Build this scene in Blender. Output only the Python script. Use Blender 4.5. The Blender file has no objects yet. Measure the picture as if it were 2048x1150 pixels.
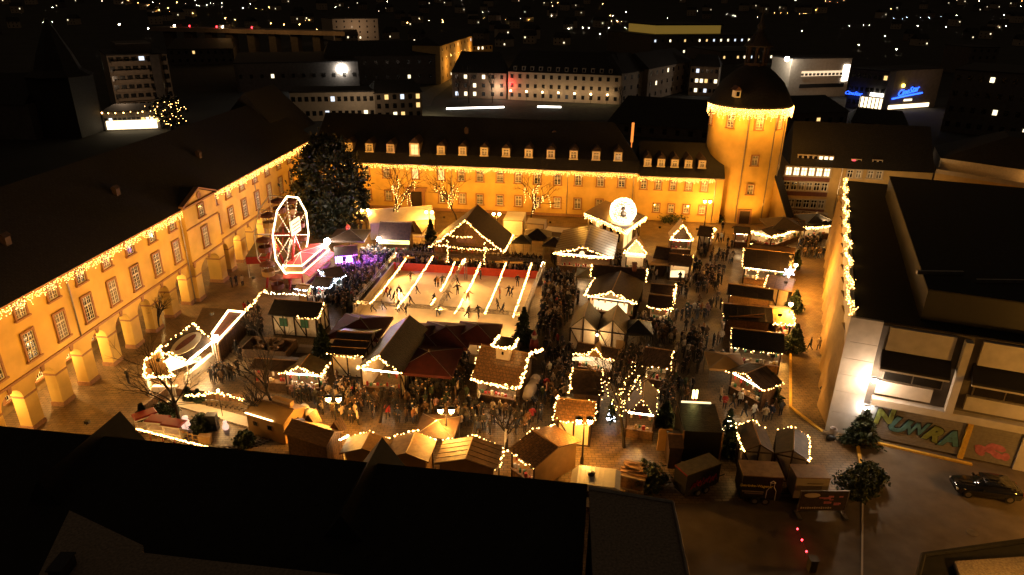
import bpy, bmesh, math, random
from mathutils import Vector as V, Matrix, Quaternion
random.seed(7)
scn = bpy.context.scene
COL = scn.collection
R = math.radians
# ------------------------------------------------------------------ camera
FPX, CAMH = 1365.0, 36.0
PITCH, ROLL = math.atan2(587, 1365), R(0.7)
cd = bpy.data.cameras.new('camera'); cam = bpy.data.objects.new('camera', cd); COL.objects.link(cam)
cd.sensor_width = 36.0; cd.lens = FPX / 2048 * 36; cd.clip_end = 12000; cd.clip_start = 0.5
cam.matrix_world = Matrix.Translation((0, 0, CAMH)) @ Matrix.Rotation(math.pi / 2 - PITCH, 4, 'X') @ Matrix.Rotation(ROLL, 4, 'Z')
scn.camera = cam

def ray(x, y):
    u, v = (x - 1024) / FPX, (575 - y) / FPX
    c, s = math.cos(ROLL), math.sin(ROLL)
    u, v = c * u - s * v, s * u + c * v
    return V((u, v * math.sin(PITCH) + math.cos(PITCH), v * math.cos(PITCH) - math.sin(PITCH)))
def P(x, y, z=0.0):                       # photo point at a known height -> place in the world
    d = ray(x, y); t = (z - CAMH) / d.z
    return V((0, 0, CAMH)) + d * t
def Q(x, y, Y):                           # photo point at a known distance north
    d = ray(x, y); return V((0, 0, CAMH)) + d * (Y / d.y)
def on_plane(x, y, p0, n):
    d = ray(x, y); o = V((0, 0, CAMH)); return o + d * ((p0 - o).dot(n) / d.dot(n))

# ------------------------------------------------------------------ materials
MATS = {}
def mat(name, col, rough=0.7, var=0.25, scale=3.0, bump=0.0, bscale=20.0, metal=0.0, spec=0.5, kind=None, col2=None, stretch=(1, 1, 1)):
    if name in MATS: return MATS[name]
    m = bpy.data.materials.new(name); m.use_nodes = True
    nt = m.node_tree; N = nt.nodes; L = nt.links
    b = N['Principled BSDF']
    b.inputs['Roughness'].default_value = rough; b.inputs['Metallic'].default_value = metal
    b.inputs['Specular IOR Level'].default_value = spec
    tc = N.new('ShaderNodeTexCoord'); mp = N.new('ShaderNodeMapping'); L.new(tc.outputs['Object'], mp.inputs['Vector'])
    mp.inputs['Scale'].default_value = stretch
    nz = N.new('ShaderNodeTexNoise'); nz.inputs['Scale'].default_value = scale; nz.inputs['Detail'].default_value = 6
    L.new(mp.outputs['Vector'], nz.inputs['Vector'])
    rp = N.new('ShaderNodeValToRGB'); L.new(nz.outputs['Fac'], rp.inputs['Fac'])
    c2 = col2 if col2 else tuple(min(1, c * (1 + var)) for c in col)
    rp.color_ramp.elements[0].position = 0.3; rp.color_ramp.elements[1].position = 0.7
    rp.color_ramp.elements[0].color = tuple(c * (1 - var) for c in col) + (1,)
    rp.color_ramp.elements[1].color = c2 + (1,)
    out = rp.outputs['Color']; height = None
    if kind in ('brick', 'pave', 'shingle', 'plank'):
        bt = N.new('ShaderNodeTexBrick'); L.new(tc.outputs['Object'], bt.inputs['Vector'])
        sc, bw, rh, mo = {'brick': (1, .5, .25, .02), 'pave': (1, .62, .31, .035), 'shingle': (1, .34, .28, .025), 'plank': (1, 4, .22, .02)}[kind]
        bt.inputs['Scale'].default_value = sc; bt.inputs['Brick Width'].default_value = bw; bt.inputs['Row Height'].default_value = rh
        bt.inputs['Mortar Size'].default_value = mo
        bt.inputs['Color1'].default_value = (1, 1, 1, 1); bt.inputs['Color2'].default_value = (.6, .6, .6, 1); bt.inputs['Mortar'].default_value = (.25, .25, .25, 1)
        mx = N.new('ShaderNodeMix'); mx.data_type = 'RGBA'; mx.blend_type = 'MULTIPLY'; mx.inputs['Factor'].default_value = 0.85
        L.new(out, mx.inputs['A']); L.new(bt.outputs['Color'], mx.inputs['B']); out = mx.outputs['Result']
        height = bt.outputs['Color']
    L.new(out, b.inputs['Base Color'])
    if kind == 'pave' or kind == 'wet':
        n2 = N.new('ShaderNodeTexNoise'); n2.inputs['Scale'].default_value = 0.25; n2.inputs['Detail'].default_value = 4
        L.new(tc.outputs['Object'], n2.inputs['Vector'])
        mr = N.new('ShaderNodeMapRange'); mr.inputs['From Min'].default_value = .35; mr.inputs['From Max'].default_value = .65
        mr.inputs['To Min'].default_value = rough * 0.55; mr.inputs['To Max'].default_value = min(1, rough * 1.3)
        L.new(n2.outputs['Fac'], mr.inputs['Value']); L.new(mr.outputs['Result'], b.inputs['Roughness'])
    if bump:
        bp = N.new('ShaderNodeBump'); bp.inputs['Strength'].default_value = bump; bp.inputs['Distance'].default_value = 0.05
        if height is None:
            n3 = N.new('ShaderNodeTexNoise'); n3.inputs['Scale'].default_value = bscale; n3.inputs['Detail'].default_value = 5
            n3.inputs['Distortion'].default_value = 1.5 if kind == 'tarp' else 0
            L.new(mp.outputs['Vector'], n3.inputs['Vector']); height = n3.outputs['Fac']
        L.new(height, bp.inputs['Height']); L.new(bp.outputs['Normal'], b.inputs['Normal'])
    MATS[name] = m; return m
def emit(name, col, s, sample='AUTO'):
    if name in MATS: return MATS[name]
    m = bpy.data.materials.new(name); m.use_nodes = True
    b = m.node_tree.nodes['Principled BSDF']
    b.inputs['Base Color'].default_value = tuple(c * .5 for c in col) + (1,)
    b.inputs['Emission Color'].default_value = tuple(col) + (1,); b.inputs['Emission Strength'].default_value = s
    m.cycles.emission_sampling = sample
    MATS[name] = m; return m
def objcol(name, rough=.8):
    m = bpy.data.materials.new(name); m.use_nodes = True; nt = m.node_tree; b = nt.nodes['Principled BSDF']
    oi = nt.nodes.new('ShaderNodeObjectInfo'); tc = nt.nodes.new('ShaderNodeTexCoord')
    nz = nt.nodes.new('ShaderNodeTexNoise'); nz.inputs['Scale'].default_value = 9; nt.links.new(tc.outputs['Object'], nz.inputs['Vector'])
    mx = nt.nodes.new('ShaderNodeMix'); mx.data_type = 'RGBA'; mx.blend_type = 'MULTIPLY'; mx.inputs['Factor'].default_value = .5
    nt.links.new(oi.outputs['Color'], mx.inputs['A']); nt.links.new(nz.outputs['Color'], mx.inputs['B'])
    nt.links.new(mx.outputs['Result'], b.inputs['Base Color']); b.inputs['Roughness'].default_value = rough
    MATS[name] = m; return m

M = dict(
 ochre=mat('ochre plaster', (.64, .42, .11), .85, .17, .45, .10, 30), sand=mat('sandstone', (.33, .17, .08), .8, .2, 6),
 slate=mat('slate roof', (.020, .017, .016), .75, .4, 4, .35, 12, kind='shingle'),
 darkroof=mat('dark roof felt', (.010, .009, .008), .85, .35, 2),
 far_roof=mat('far roof', (.022, .019, .018), .8, .35, 2),
 white=mat('white paint', (.74, .70, .62), .5, .06), glass=mat('dark window glass', (.012, .011, .010), .06, .3, 1, spec=.8),
 cream=mat('cream infill', (.66, .56, .42), .85, .10, 4), timber=mat('dark timber', (.035, .018, .010), .75, .4, 8),
 wood=mat('brown wood', (.20, .105, .045), .7, .35, 5, .25, kind='plank'), tanwood=mat('tan roof boards', (.30, .165, .070), .55, .35, 3, .3, 25, stretch=(1, 6, 1)),
 paleboard=mat('pale roof boards', (.30, .175, .075), .5, .25, 2.5, .2, 14),
 shingle=mat('wet wood shingles', (.20, .105, .045), .33, .45, 7, .6, kind='shingle'),
 tarp=mat('black tarpaulin', (.013, .010, .009), .36, .5, 1.6, .9, 3.2, kind='tarp', stretch=(1, 2.2, 1)),
 browntarp=mat('brown roofing felt', (.055, .030, .018), .6, .4, 3, .4, 6, kind='tarp'),
 olive=mat('olive roofing felt', (.10, .075, .035), .55, .3, 3, .3, 6),
 redcloth=mat('dark red canvas', (.075, .009, .007), .8, .25, 2, .2, 5), red=mat('red paint', (.30, .02, .015), .4, .15),
 whitetarp=mat('white tent canvas', (.60, .53, .42), .6, .08, 2, .15, 4), orangetarp=mat('tan wall canvas', (.42, .25, .09), .7, .12, 1.5, .15, 4),
 greytarp=mat('grey wall canvas', (.36, .31, .30), .7, .1), metal=mat('dull metal', (.30, .27, .24), .35, .2, metal=.8), black=mat('black paint', (.012, .011, .011), .45, .2),
 plaza=mat('square paving', (.21, .140, .072), .50, .28, .8, .5, kind='pave'), asphalt=mat('worn asphalt', (.115, .086, .058), .70, .25, .7, .3, 60, kind='wet'),
 kerb=mat('lamplit kerb and yellow post', (.60, .36, .05), .6, .2, 3), concrete=mat('pale concrete panel', (.50, .46, .43), .75, .12, 1.2, .1, 40), gravelroof=mat('gravel roof', (.26, .21, .16), .9, .35, 9, .4, 50),  # kerb carries its yellow lamplight as colour; the post is really yellow
 ice=mat('ice', (.70, .58, .42), .30, .12, .7, .05, 8), trunk=mat('bark', (.022, .015, .010), .9, .4, 9, .5, 14), twig=mat('twigs', (.022, .014, .009), .9, .3),
 leaf=mat('dark evergreen leaves', (.013, .017, .006), .55, .5, .7), fir=mat('fir needles', (.020, .034, .012), .6, .5, 1.2), bush=mat('bush leaves', (.026, .042, .013), .6, .5, 2),
 earth=mat('dark ground', (.020, .018, .014), .95, .4, .05), lawn=mat('night lawn', (.03, .035, .015), .95, .4, .5), road=mat('road', (.05, .045, .04), .8, .3, .3),
 far_wall=mat('grey render', (.24, .185, .135), .85, .15, 1), far_white=mat('white render', (.44, .36, .27), .85, .1, 1), far_dark=mat('dark render', (.10, .085, .075), .85, .2, 1), far_ochre=mat('ochre render', (.48, .32, .12), .85, .1, 1), farglass=mat('far window glass', (.015, .014, .013), .25, .3, 1),
 skin=mat('skin', (.50, .30, .20), .6, .08), hair=mat('hair', (.035, .022, .014), .7, .4), denim=mat('dark trousers', (.022, .022, .028), .8, .4, 5), shoe=mat('shoe leather', (.02, .015, .012), .5, .3),
 tile=mat('red brown roof tiles', (.12, .045, .028), .7, .3, 4, .3, kind='shingle'), green=mat('green shutters', (.02, .10, .05), .6, .2), rail=mat('steel rail', (.25, .22, .2), .3, .2, metal=1.0),
 maroon=mat('maroon panel', (.15, .045, .025), .7, .2), shutter=mat('grey roller shutter', (.22, .20, .19), .6, .12, 4), teal=mat('teal spray paint', (.07, .17, .18), .7, .25, 3), lime=mat('lime spray paint', (.18, .20, .04), .7, .25, 3), pink=mat('pink spray paint', (.42, .13, .18), .7, .3, 3),
 carpaint=mat('black car paint', (.008, .008, .009), .12, .1, spec=.9), rubber=mat('tyre rubber', (.012, .012, .012), .85, .2), goods=mat('market goods', (.42, .20, .08), .7, .7, 6, col2=(.75, .55, .28)), banner=mat('red banner', (.62, .07, .03), .65, .1), bannertext=mat('banner lettering', (.95, .75, .55), .7, .05), yellowtext=mat('yellow lettering', (.70, .55, .06), .6, .05), purpleroof=mat('sheet metal roof', (.085, .060, .062), .30, .3, 1.5, .2, 5),
)
M['arcade'] = mat('shade darkened arcade plaster', (.26, .18, .08), .9, .15, 1.5)  # darker than the ochre walls: arcade shade worked into the colour
M['pinkred'] = mat('bright red canvas', (.62, .07, .07), .6, .12)
M['dormerwall'] = mat('dormer boards', (.10, .07, .045), .7, .1); M['darktile'] = mat('dark brown roof tiles', (.045, .024, .016), .8, .3, 4); M['curtain'] = mat('curtained window glass', (.10, .075, .05), .35, .4, 2)
M['fin'] = mat('ochre fin panels', (.30, .20, .085), .8, .15, 1.5)
coat = objcol('coat cloth')
E = dict(
 bulb=emit('warm bulb', (1, .53, .14), 15), bulbw=emit('white bulb', (1, .70, .36), 14), icicle=emit('icicle bulb', (1, .50, .11), 13), cold=emit('cold white bulb', (.75, .85, 1), 18),
 tube=emit('neon tube', (1, .66, .30), 10), globe=emit('street lamp globe', (1, .62, .24), 40), strip=emit('stall lamp', (1, .80, .50), 28), win=emit('lit room', (1, .66, .26), 1.1), winw=emit('lit window white', (1, .84, .52), 1.6, 'NONE'), winy=emit('lit window yellow', (1, .62, .22), 1.0, 'NONE'), winb=emit('lit window bluish', (.75, .85, 1), 1.0, 'NONE'),
 lampo=emit('far orange lamp', (1, .50, .13), 70, 'NONE'), lampw=emit('far white lamp', (1, .84, .56), 70, 'NONE'), lampb=emit('far bluish lamp', (.7, .8, 1), 45, 'NONE'), blue=emit('blue neon', (.02, .10, 1), 3), yellow=emit('yellow neon', (1, .7, .1), 5), redl=emit('red marker lamp', (1, .03, .04), 12), flood=emit('flood lamp', (1, .93, .80), 130), snowglobe=emit('snow globe bulb', (1, .66, .36), 7), purple=emit('violet stage lamp', (.42, .14, 1), 22), signwarm=emit('backlit sign', (1, .75, .38), 1.3), shop=emit('shop lighting', (1, .78, .46), 2.4), star=emit('paper star', (.78, .82, 1), 6), candle=emit('candle lamp', (1, .85, .25), 6), redwin=emit('red lit window', (1, .06, .10), 1.6, 'NONE'), signgreen=emit('green yellow sign', (.75, .80, .22), 1.6), deck=emit('lit parking deck', (1, .74, .46), .75, 'NONE'), signwhite=emit('lit white sign', (1, .92, .8), 5),
)
# ------------------------------------------------------------------ mesh builder
class MB:
    def __init__(s): s.v = []; s.f = []; s.mi = []
    def add(s, vs, fs, mi=0):
        o = len(s.v); s.v += [V(q) for q in vs]; s.f += [tuple(i + o for i in f) for f in fs]; s.mi += [mi] * len(fs); return s
    def prism(s, ring, top, mi=0):        # ring & top: equal length lists
        n = len(ring)
        return s.add(list(ring) + list(top), [tuple(range(n))[::-1], tuple(range(n, 2 * n))] + [(i, (i + 1) % n, n + (i + 1) % n, n + i) for i in range(n)], mi)
    def box(s, c, d, T=None, mi=0):
        x, y, z = [q / 2 for q in d]; c = V(c)
        vs = [c + V(p) for p in ((-x, -y, -z), (x, -y, -z), (x, y, -z), (-x, y, -z), (-x, -y, z), (x, -y, z), (x, y, z), (-x, y, z))]
        if T: vs = [T @ q for q in vs]
        return s.prism(vs[:4], vs[4:], mi)
    def ext(s, poly, z0, z1, mi=0):       # plan polygon extruded
        return s.prism([V((p[0], p[1], z0)) for p in poly], [V((p[0], p[1], z1)) for p in poly], mi)
    def tube(s, pts, r, n=6, mi=0):
        pts = [V(p) for p in pts]; rs = r if isinstance(r, (list, tuple)) else [r] * len(pts); rings = []
        for i, p in enumerate(pts):
            t = (pts[min(i + 1, len(pts) - 1)] - pts[max(i - 1, 0)])
            if t.length < 1e-6: t = V((0, 0, 1))
            t.normalize(); a = t.cross(V((0, 0, 1)) if abs(t.z) < .9 else V((1, 0, 0))).normalized(); b = t.cross(a)
            rings.append([p + (a * math.cos(k * 2 * math.pi / n) + b * math.sin(k * 2 * math.pi / n)) * rs[i] for k in range(n)])
        vs = [q for g in rings for q in g]; fs = [tuple(range(n)), tuple(range((len(pts) - 1) * n, len(pts) * n))[::-1]]
        for i in range(len(pts) - 1):
            for k in range(n): fs.append((i * n + k, (i + 1) * n + k, (i + 1) * n + (k + 1) % n, i * n + (k + 1) % n))
        return s.add(vs, fs, mi)
    def lathe(s, prof, c, n=24, mi=0):
        c = V(c); vs = []; fs = []
        for r, z in prof:
            for k in range(n): vs.append(c + V((r * math.cos(2 * math.pi * k / n), r * math.sin(2 * math.pi * k / n), z)))
        for i in range(len(prof) - 1):
            for k in range(n): fs.append((i * n + k, i * n + (k + 1) % n, (i + 1) * n + (k + 1) % n, (i + 1) * n + k))
        if prof[0][0] > .01: fs.append(tuple(range(n))[::-1])
        if prof[-1][0] > .01: fs.append(tuple(range((len(prof) - 1) * n, len(prof) * n)))
        return s.add(vs, fs, mi)
    def ball(s, c, r, n=10, mi=0):
        k = n // 2
        return s.lathe([(max(.001, r * math.sin(math.pi * i / k)), -r * math.cos(math.pi * i / k)) for i in range(k + 1)], c, n, mi)
    def octa(s, c, r, mi=0):
        c = V(c)
        return s.add([c + V(p) * r for p in ((1, 0, 0), (0, 1, 0), (-1, 0, 0), (0, -1, 0), (0, 0, 1), (0, 0, -1))], [(0, 1, 4), (1, 2, 4), (2, 3, 4), (3, 0, 4), (1, 0, 5), (2, 1, 5), (3, 2, 5), (0, 3, 5)], mi)
    def wall(s, a, b, z0, z1, th, mi=0):  # vertical slab from a to b (plan), thickness to the left of a->b
        a = V((a[0], a[1], 0)); b = V((b[0], b[1], 0)); d = (b - a).normalized(); n = V((-d.y, d.x, 0)) * th
        return s.ext([a, b, b + n, a + n], z0, z1, mi)
WORLD = {}
def top(name, loc=(0, 0, 0), rz=0.0, label=None, cat=None, group=None, kind=None):
    o = bpy.data.objects.new(name, None); COL.objects.link(o); o.location = V(loc); o.rotation_euler = (0, 0, rz); o.empty_display_size = .3
    WORLD[o.name] = Matrix.Translation(V(loc)) @ Matrix.Rotation(rz, 4, 'Z')
    return tag(o, label, cat, group, kind)
def tag(o, label=None, cat=None, group=None, kind=None):
    for k, v in (('label', label), ('category', cat), ('group', group), ('kind', kind)):
        if v: o[k] = v
    return o
def put(mb, name, m, parent=None, label=None, cat=None, group=None, kind=None, smooth=False):
    """link a builder (world coordinates) as one mesh object; part of `parent` when given"""
    me = bpy.data.meshes.new(name)
    if parent is not None:
        W = WORLD[parent.name]; inv = W.inverted(); vs = [inv @ q for q in mb.v]
    else:
        if mb.v:
            lo = V([min(q[i] for q in mb.v) for i in range(3)]); hi = V([max(q[i] for q in mb.v) for i in range(3)])
            c = V(((lo.x + hi.x) / 2, (lo.y + hi.y) / 2, lo.z))
        else: c = V()
        W = Matrix.Translation(c); vs = [q - c for q in mb.v]
    me.from_pydata([tuple(q) for q in vs], [], mb.f)
    for mm in (m if isinstance(m, (list, tuple)) else [m]): me.materials.append(mm)
    if any(mb.mi): me.polygons.foreach_set('material_index', mb.mi)
    if smooth: me.polygons.foreach_set('use_smooth', [True] * len(mb.f))
    me.update()
    o = bpy.data.objects.new(name, me); COL.objects.link(o)
    if parent is not None: o.parent = parent
    else: o.location = W.translation
    WORLD[o.name] = W
    return tag(o, label, cat, group, kind)
def fixn(o):
    bm = bmesh.new(); bm.from_mesh(o.data); bmesh.ops.recalc_face_normals(bm, faces=bm.faces[:]); bm.to_mesh(o.data); bm.free(); return o
def copy_tree(o, loc=None, rz=None, parent=None):
    c = o.copy(); COL.objects.link(c); c.parent = parent
    if parent is None:
        if loc is not None: c.location = V(loc)
        if rz is not None: c.rotation_euler = (0, 0, rz)
        WORLD[c.name] = Matrix.Translation(c.location) @ Matrix.Rotation(c.rotation_euler.z, 4, 'Z')
    for ch in KIDS.get(o.name, []) or list(o.children): copy_tree(ch, parent=c)
    return c
KIDS = {}
def lamp(name, loc, power, col, parent=None, r=.15, kind='POINT', target=None, angle=60, blend=.6):
    l = bpy.data.lights.new(name, kind); l.energy = power; l.color = col; l.shadow_soft_size = r
    o = bpy.data.objects.new(name, l); COL.objects.link(o)
    if kind == 'SPOT':
        l.spot_size = R(angle); l.spot_blend = blend
        q = (V(target) - V(loc)).to_track_quat('-Z', 'Y'); mw = Matrix.Translation(V(loc)) @ q.to_matrix().to_4x4()
    else: mw = Matrix.Translation(V(loc))
    if parent is not None: o.parent = parent; o.matrix_local = WORLD[parent.name].inverted() @ mw
    else: o.matrix_world = mw
    return o
def text(body, size, m, origin, right, up, name='lettering', parent=None, ext=.02, shear=0.0, align='CENTER', label=None, fat=0.0):
    c = bpy.data.curves.new(name, 'FONT'); c.body = body; c.size = size; c.extrude = ext; c.shear = shear; c.align_x = align; c.align_y = 'CENTER'; c.resolution_u = 3; c.offset = fat
    t = bpy.data.objects.new('tmp', c); COL.objects.link(t)
    dg = bpy.context.evaluated_depsgraph_get(); me = bpy.data.meshes.new_from_object(t.evaluated_get(dg))
    r = V(right).normalized(); u = V(up).normalized(); n = r.cross(u)
    mb = MB(); mb.add([V(origin) + r * v.co.x + u * v.co.y + n * v.co.z for v in me.vertices], [tuple(p.vertices) for p in me.polygons])
    bpy.data.objects.remove(t); bpy.data.curves.remove(c); bpy.data.meshes.remove(me)
    return put(mb, name, m, parent, label)
WARM = (1, .48, .11); SOD = (1, .42, .055); WHT = (1, .62, .26)
# ------------------------------------------------------------------ strings of lights
def along(pts, step):
    pts = [V(p) for p in pts]; out = []; rem = 0.0
    for a, b in zip(pts, pts[1:]):
        L = (b - a).length; t = rem
        while t < L: out.append(a + (b - a) * (t / L)); t += step
        rem = t - L
    return out
def garland(pts, label, step=.20, r=.055, jit=.07, m='bulb', sag=0.0, name='light_string', group='strings of lights on the market', cable=True):
    pts = [V(p) for p in pts]; t = top(name, pts[0], 0, label, 'light string', group)
    mb = MB()
    sg = []
    for a_, b_ in zip(pts, pts[1:]):
        n_ = 6; L_ = (b_ - a_).length; s_ = min(.22, .035 * L_) if abs(b_.z - a_.z) < .7 * L_ else 0
        sg += [a_.lerp(b_, k / n_) - V((0, 0, s_ * 4 * (k / n_) * (1 - k / n_))) for k in range(n_)]
    pts = sg + [pts[-1]]
    for p in along(pts, step * 1.25):
        if random.random() < .07: continue
        mb.octa(p + V((random.gauss(0, jit), random.gauss(0, jit), random.gauss(0, jit))), r * .86 * random.choice((.6, .8, 1, 1.1, 1.35)))
    put(mb, 'bulb', E[m], t, kind='stuff')
    if cable:
        c = MB(); c.tube(pts, .015, 4); put(c, 'cable', M['black'], t)
    return t
def icicles(a, b, label, glow=0, gpow=900, gout=(0, 0, 0), step=.28, maxd=.9, r=.036, out=(0, 0, 0), m='icicle', name='icicle_lights', pts=None):
    t = top(name, a, 0, label, 'icicle lights', 'icicle light curtains under the eaves')
    mb = MB(); c = MB()
    for p in along(pts or [a, b], step):
        N4 = max(4, int(maxd / .24)); n = int(N4 * random.choice((.3, .5, .8, .8, 1.01))) + 1; d0 = random.uniform(.7, 1.0)
        for k in range(n):
            mb.octa(p + V(out) + V((random.gauss(0, .05), random.gauss(0, .05), -.05 - k * maxd / N4 * d0 + random.gauss(0, .04))), r * random.uniform(.8, 1.2))
    c.tube(pts or [a, b], .015, 4)
    put(mb, 'bulb', E[m], t, kind='stuff'); put(c, 'cable', M['black'], t)
    pp = list(along(pts or [a, b], .5))
    for k in range(glow): lamp('eaves_fill', pp[int((k + .5) * len(pp) / glow)] + V(out) + V(gout) + V((0, 0, -.5)), gpow, SOD, t, .6)  # fill lights added out from the eaves to wash square and walls
    return t
EXPO = 0.5
# ------------------------------------------------------------------ windows shared by the palace
WD = {}
def me_from(mb, m, name):
    me = bpy.data.meshes.new(name); me.from_pydata([tuple(q) for q in mb.v], [], mb.f); me.materials.append(m); me.update(); return me
def wdata(w, h, cols=2, rows=3, lit=None, sur='sand', bars='white'):
    k = (w, h, cols, rows, lit, sur, bars)
    if k in WD: return WD[k]
    s = MB(); t = .20
    s.box((-w / 2 - t / 2, -.03, 0), (t, .14, h + 2 * t)); s.box((w / 2 + t / 2, -.03, 0), (t, .14, h + 2 * t))
    s.box((0, -.03, h / 2 + t / 2), (w, .14, t)); s.box((0, -.06, -h / 2 - t / 2), (w + 2 * t + .2, .24, t * .8))
    b = MB()
    b.box((-w / 2 + .04, .03, 0), (.08, .06, h)); b.box((w / 2 - .04, .03, 0), (.08, .06, h)); b.box((0, .03, h / 2 - .04), (w - .16, .06, .08)); b.box((0, .03, -h / 2 + .04), (w - .16, .06, .08))
    b.box((0, .024, 0), (.09, .06, h - .16)); b.box((0, .018, h * .14), (w - .16, .06, .09))
    for c in range(1, cols * 2):
        if c % 2: b.box((-w / 2 + w * c / (cols * 2), .034, 0), (.035, .04, h - .16))
    for r in range(1, rows * 2):
        b.box((0, .036, -h / 2 + h * r / (rows * 2)), (w - .16, .04, .035))
    g = MB(); g.box((0, .06, 0), (w, .02, h))
    WD[k] = (me_from(s, M[sur], 'window'), me_from(b, M[bars], 'sash'), me_from(g, lit or M['glass'], 'pane'))
    return WD[k]
def inst(me, name, parent, mw, label=None):
    o = bpy.data.objects.new(name, me); COL.objects.link(o)
    o.parent = parent
    W = WORLD[parent.name]; o.matrix_local = W.inverted() @ mw; WORLD[o.name] = mw
    return tag(o, label)
def window(parent, c, right, w, h, lit=None, cols=2, rows=3, label=None, sur='sand', bars='white'):
    r = V(right).normalized(); up = V((0, 0, 1)); d = up.cross(r); c = V(c) - d * .085      # d points into the wall
    if lit is None and random.random() < .35: lit = M['curtain']
    mw = Matrix.Translation(V(c)) @ Matrix((r, d, up)).transposed().to_4x4()
    a, b, g = wdata(w, h, cols, rows, lit, sur, bars)
    o = inst(a, 'window', parent, mw, label); inst(b, 'sash', o, mw); inst(g, 'pane', o, mw); return o
LIT = E['win']
def pipe(parent, p, z0, z1, r=.07):
    mb = MB(); mb.tube([(p[0], p[1], z0), (p[0], p[1], z1)], r, 6); return put(mb, 'downpipe', M['metal'], parent)
# ================================================================== LEFT WING
LU = V((.085, 1, 0)).normalized(); LN = V((LU.y, -LU.x, 0))            # LN points to the square
def LP(y, off=0.0, z=0.0):                                             # point on the facade by its y
    return V((-42.05 + .085 * (y - 51.7), y, z)) + LN * off
y0, y1 = 30.0, 121.0
lw = top('palace_wing', LP(75), 0, 'long ochre palace wing with arcade of square piers, left of the market', 'palace wing')
mb = MB()                                                              # upper wall
mb.ext([LP(y0), LP(78), LP(78, -.5), LP(y0, -.5)], 5.0, 11.95)
mb.ext([LP(85.6), LP(y1), LP(y1, -.5), LP(85.6, -.5)], 5.0, 11.95)
mb.ext([LP(78, .6), LP(85.6, .6), LP(85.6, -.5), LP(78, -.5)], 5.0, 12.1)
mb.prism([LP(78, .6, 12.1), LP(85.6, .6, 12.1), LP(81.8, .6, 13.55)], [LP(78, .2, 12.1), LP(85.6, .2, 12.1), LP(81.8, .2, 13.55)])
mb.ext([LP(y1, 0), LP(y1, -13), LP(y1 - .5, -13), LP(y1 - .5, 0)], 0, 11.9); mb.ext([LP(y0, 0), LP(y0, -13), LP(y0 + .5, -13), LP(y0 + .5, 0)], 0, 11.9)
put(mb, 'wall', M['ochre'], lw)
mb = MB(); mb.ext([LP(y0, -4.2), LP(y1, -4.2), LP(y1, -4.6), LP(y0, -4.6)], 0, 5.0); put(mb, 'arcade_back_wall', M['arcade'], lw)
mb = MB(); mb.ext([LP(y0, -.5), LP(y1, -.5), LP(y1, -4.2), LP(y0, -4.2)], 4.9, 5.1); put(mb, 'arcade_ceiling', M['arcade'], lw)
piers = [y for y in [39.6, 43.4, 47.2, 51.05, 54.95, 58.6, 62.45, 66.3, 70.1, 73.9, 77.7]] + [81.8 - 3.0, 84.9] + [88.6, 92.3, 96.1, 99.9, 103.7, 107.5, 111.3, 115.2, 119]
piers = sorted(piers)
for i, y in enumerate(piers):
    h = .72; off = .6 if 78 < y < 86 else 0
    a, b = LP(y - h, off), LP(y + h, off)
    p = MB(); p.ext([a, b, LP(y + h, -1.15), LP(y - h, -1.15)], .45, 3.3)
    o = put(p, 'pier', M['ochre'], lw)
    q = MB(); g = .07
    q.ext([LP(y - h - g, off + g), LP(y + h + g, off + g), LP(y + h + g, -1.15 - g), LP(y - h - g, -1.15 - g)], 0, .45); put(q, 'plinth', M['sand'], o)
    q = MB(); q.ext([LP(y - h - g, off + g), LP(y + h + g, off + g), LP(y + h + g, -1.15 - g), LP(y - h - g, -1.15 - g)], 3.3, 3.46); put(q, 'impost', M['sand'], o)
sp = MB()                                                              # arches: spandrels between piers
for ya, yb in zip(piers, piers[1:]):
    off = .6 if 78 < (ya + yb) / 2 < 85.7 else 0
    a, b = ya + .72, yb - .72; r = (b - a) / 2; c = (a + b) / 2; n = 12; rise = min(r, 1.35)
    xs = [c - r * math.cos(math.pi * k / n) for k in range(n + 1)]; zs = [3.46 + rise * math.sin(math.pi * k / n) for k in range(n + 1)]
    for k in range(n):
        sp.prism([LP(xs[k], off, zs[k]), LP(xs[k + 1], off, zs[k + 1]), LP(xs[k + 1], -1.15, zs[k + 1]), LP(xs[k], -1.15, zs[k])],
                 [LP(xs[k], off, 5.0), LP(xs[k + 1], off, 5.0), LP(xs[k + 1], -1.15, 5.0), LP(xs[k], -1.15, 5.0)])
for y in piers:
    off = .6 if 78 < y < 85.7 else 0
    sp.ext([LP(y - .72, off), LP(y + .72, off), LP(y + .72, -1.15), LP(y - .72, -1.15)], 3.46, 5.0)
put(sp, 'arch_wall', M['ochre'], lw)
ks = MB()
for ya, yb in zip(piers, piers[1:]):
    c = (ya + yb) / 2; off = .6 if 78 < c < 85.7 else 0
    ks.prism([LP(c - .14, off + .1, 4.5), LP(c + .14, off + .1, 4.5), LP(c + .14, off - .1, 4.5), LP(c - .14, off - .1, 4.5)], [LP(c - .22, off + .16, 5.1), LP(c + .22, off + .16, 5.1), LP(c + .22, off - .1, 5.1), LP(c - .22, off - .1, 5.1)])
put(ks, 'keystone', M['sand'], lw, kind='stuff')
bc = MB()
for a, b, off in ((y0, 77.9, 0), (78, 85.6, .6), (85.7, y1, 0)): bc.ext([LP(a, off + .14), LP(b, off + .14), LP(b, off - .1), LP(a, off - .1)], 5.08, 5.3)
bc.ext([LP(78, .72), LP(85.6, .72), LP(85.6, .5), LP(78, .5)], 9.3, 9.45); bc.ext([LP(77.8, .85), LP(85.8, .85), LP(85.8, .5), LP(77.8, .5)], 12.0, 12.2)
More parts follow.
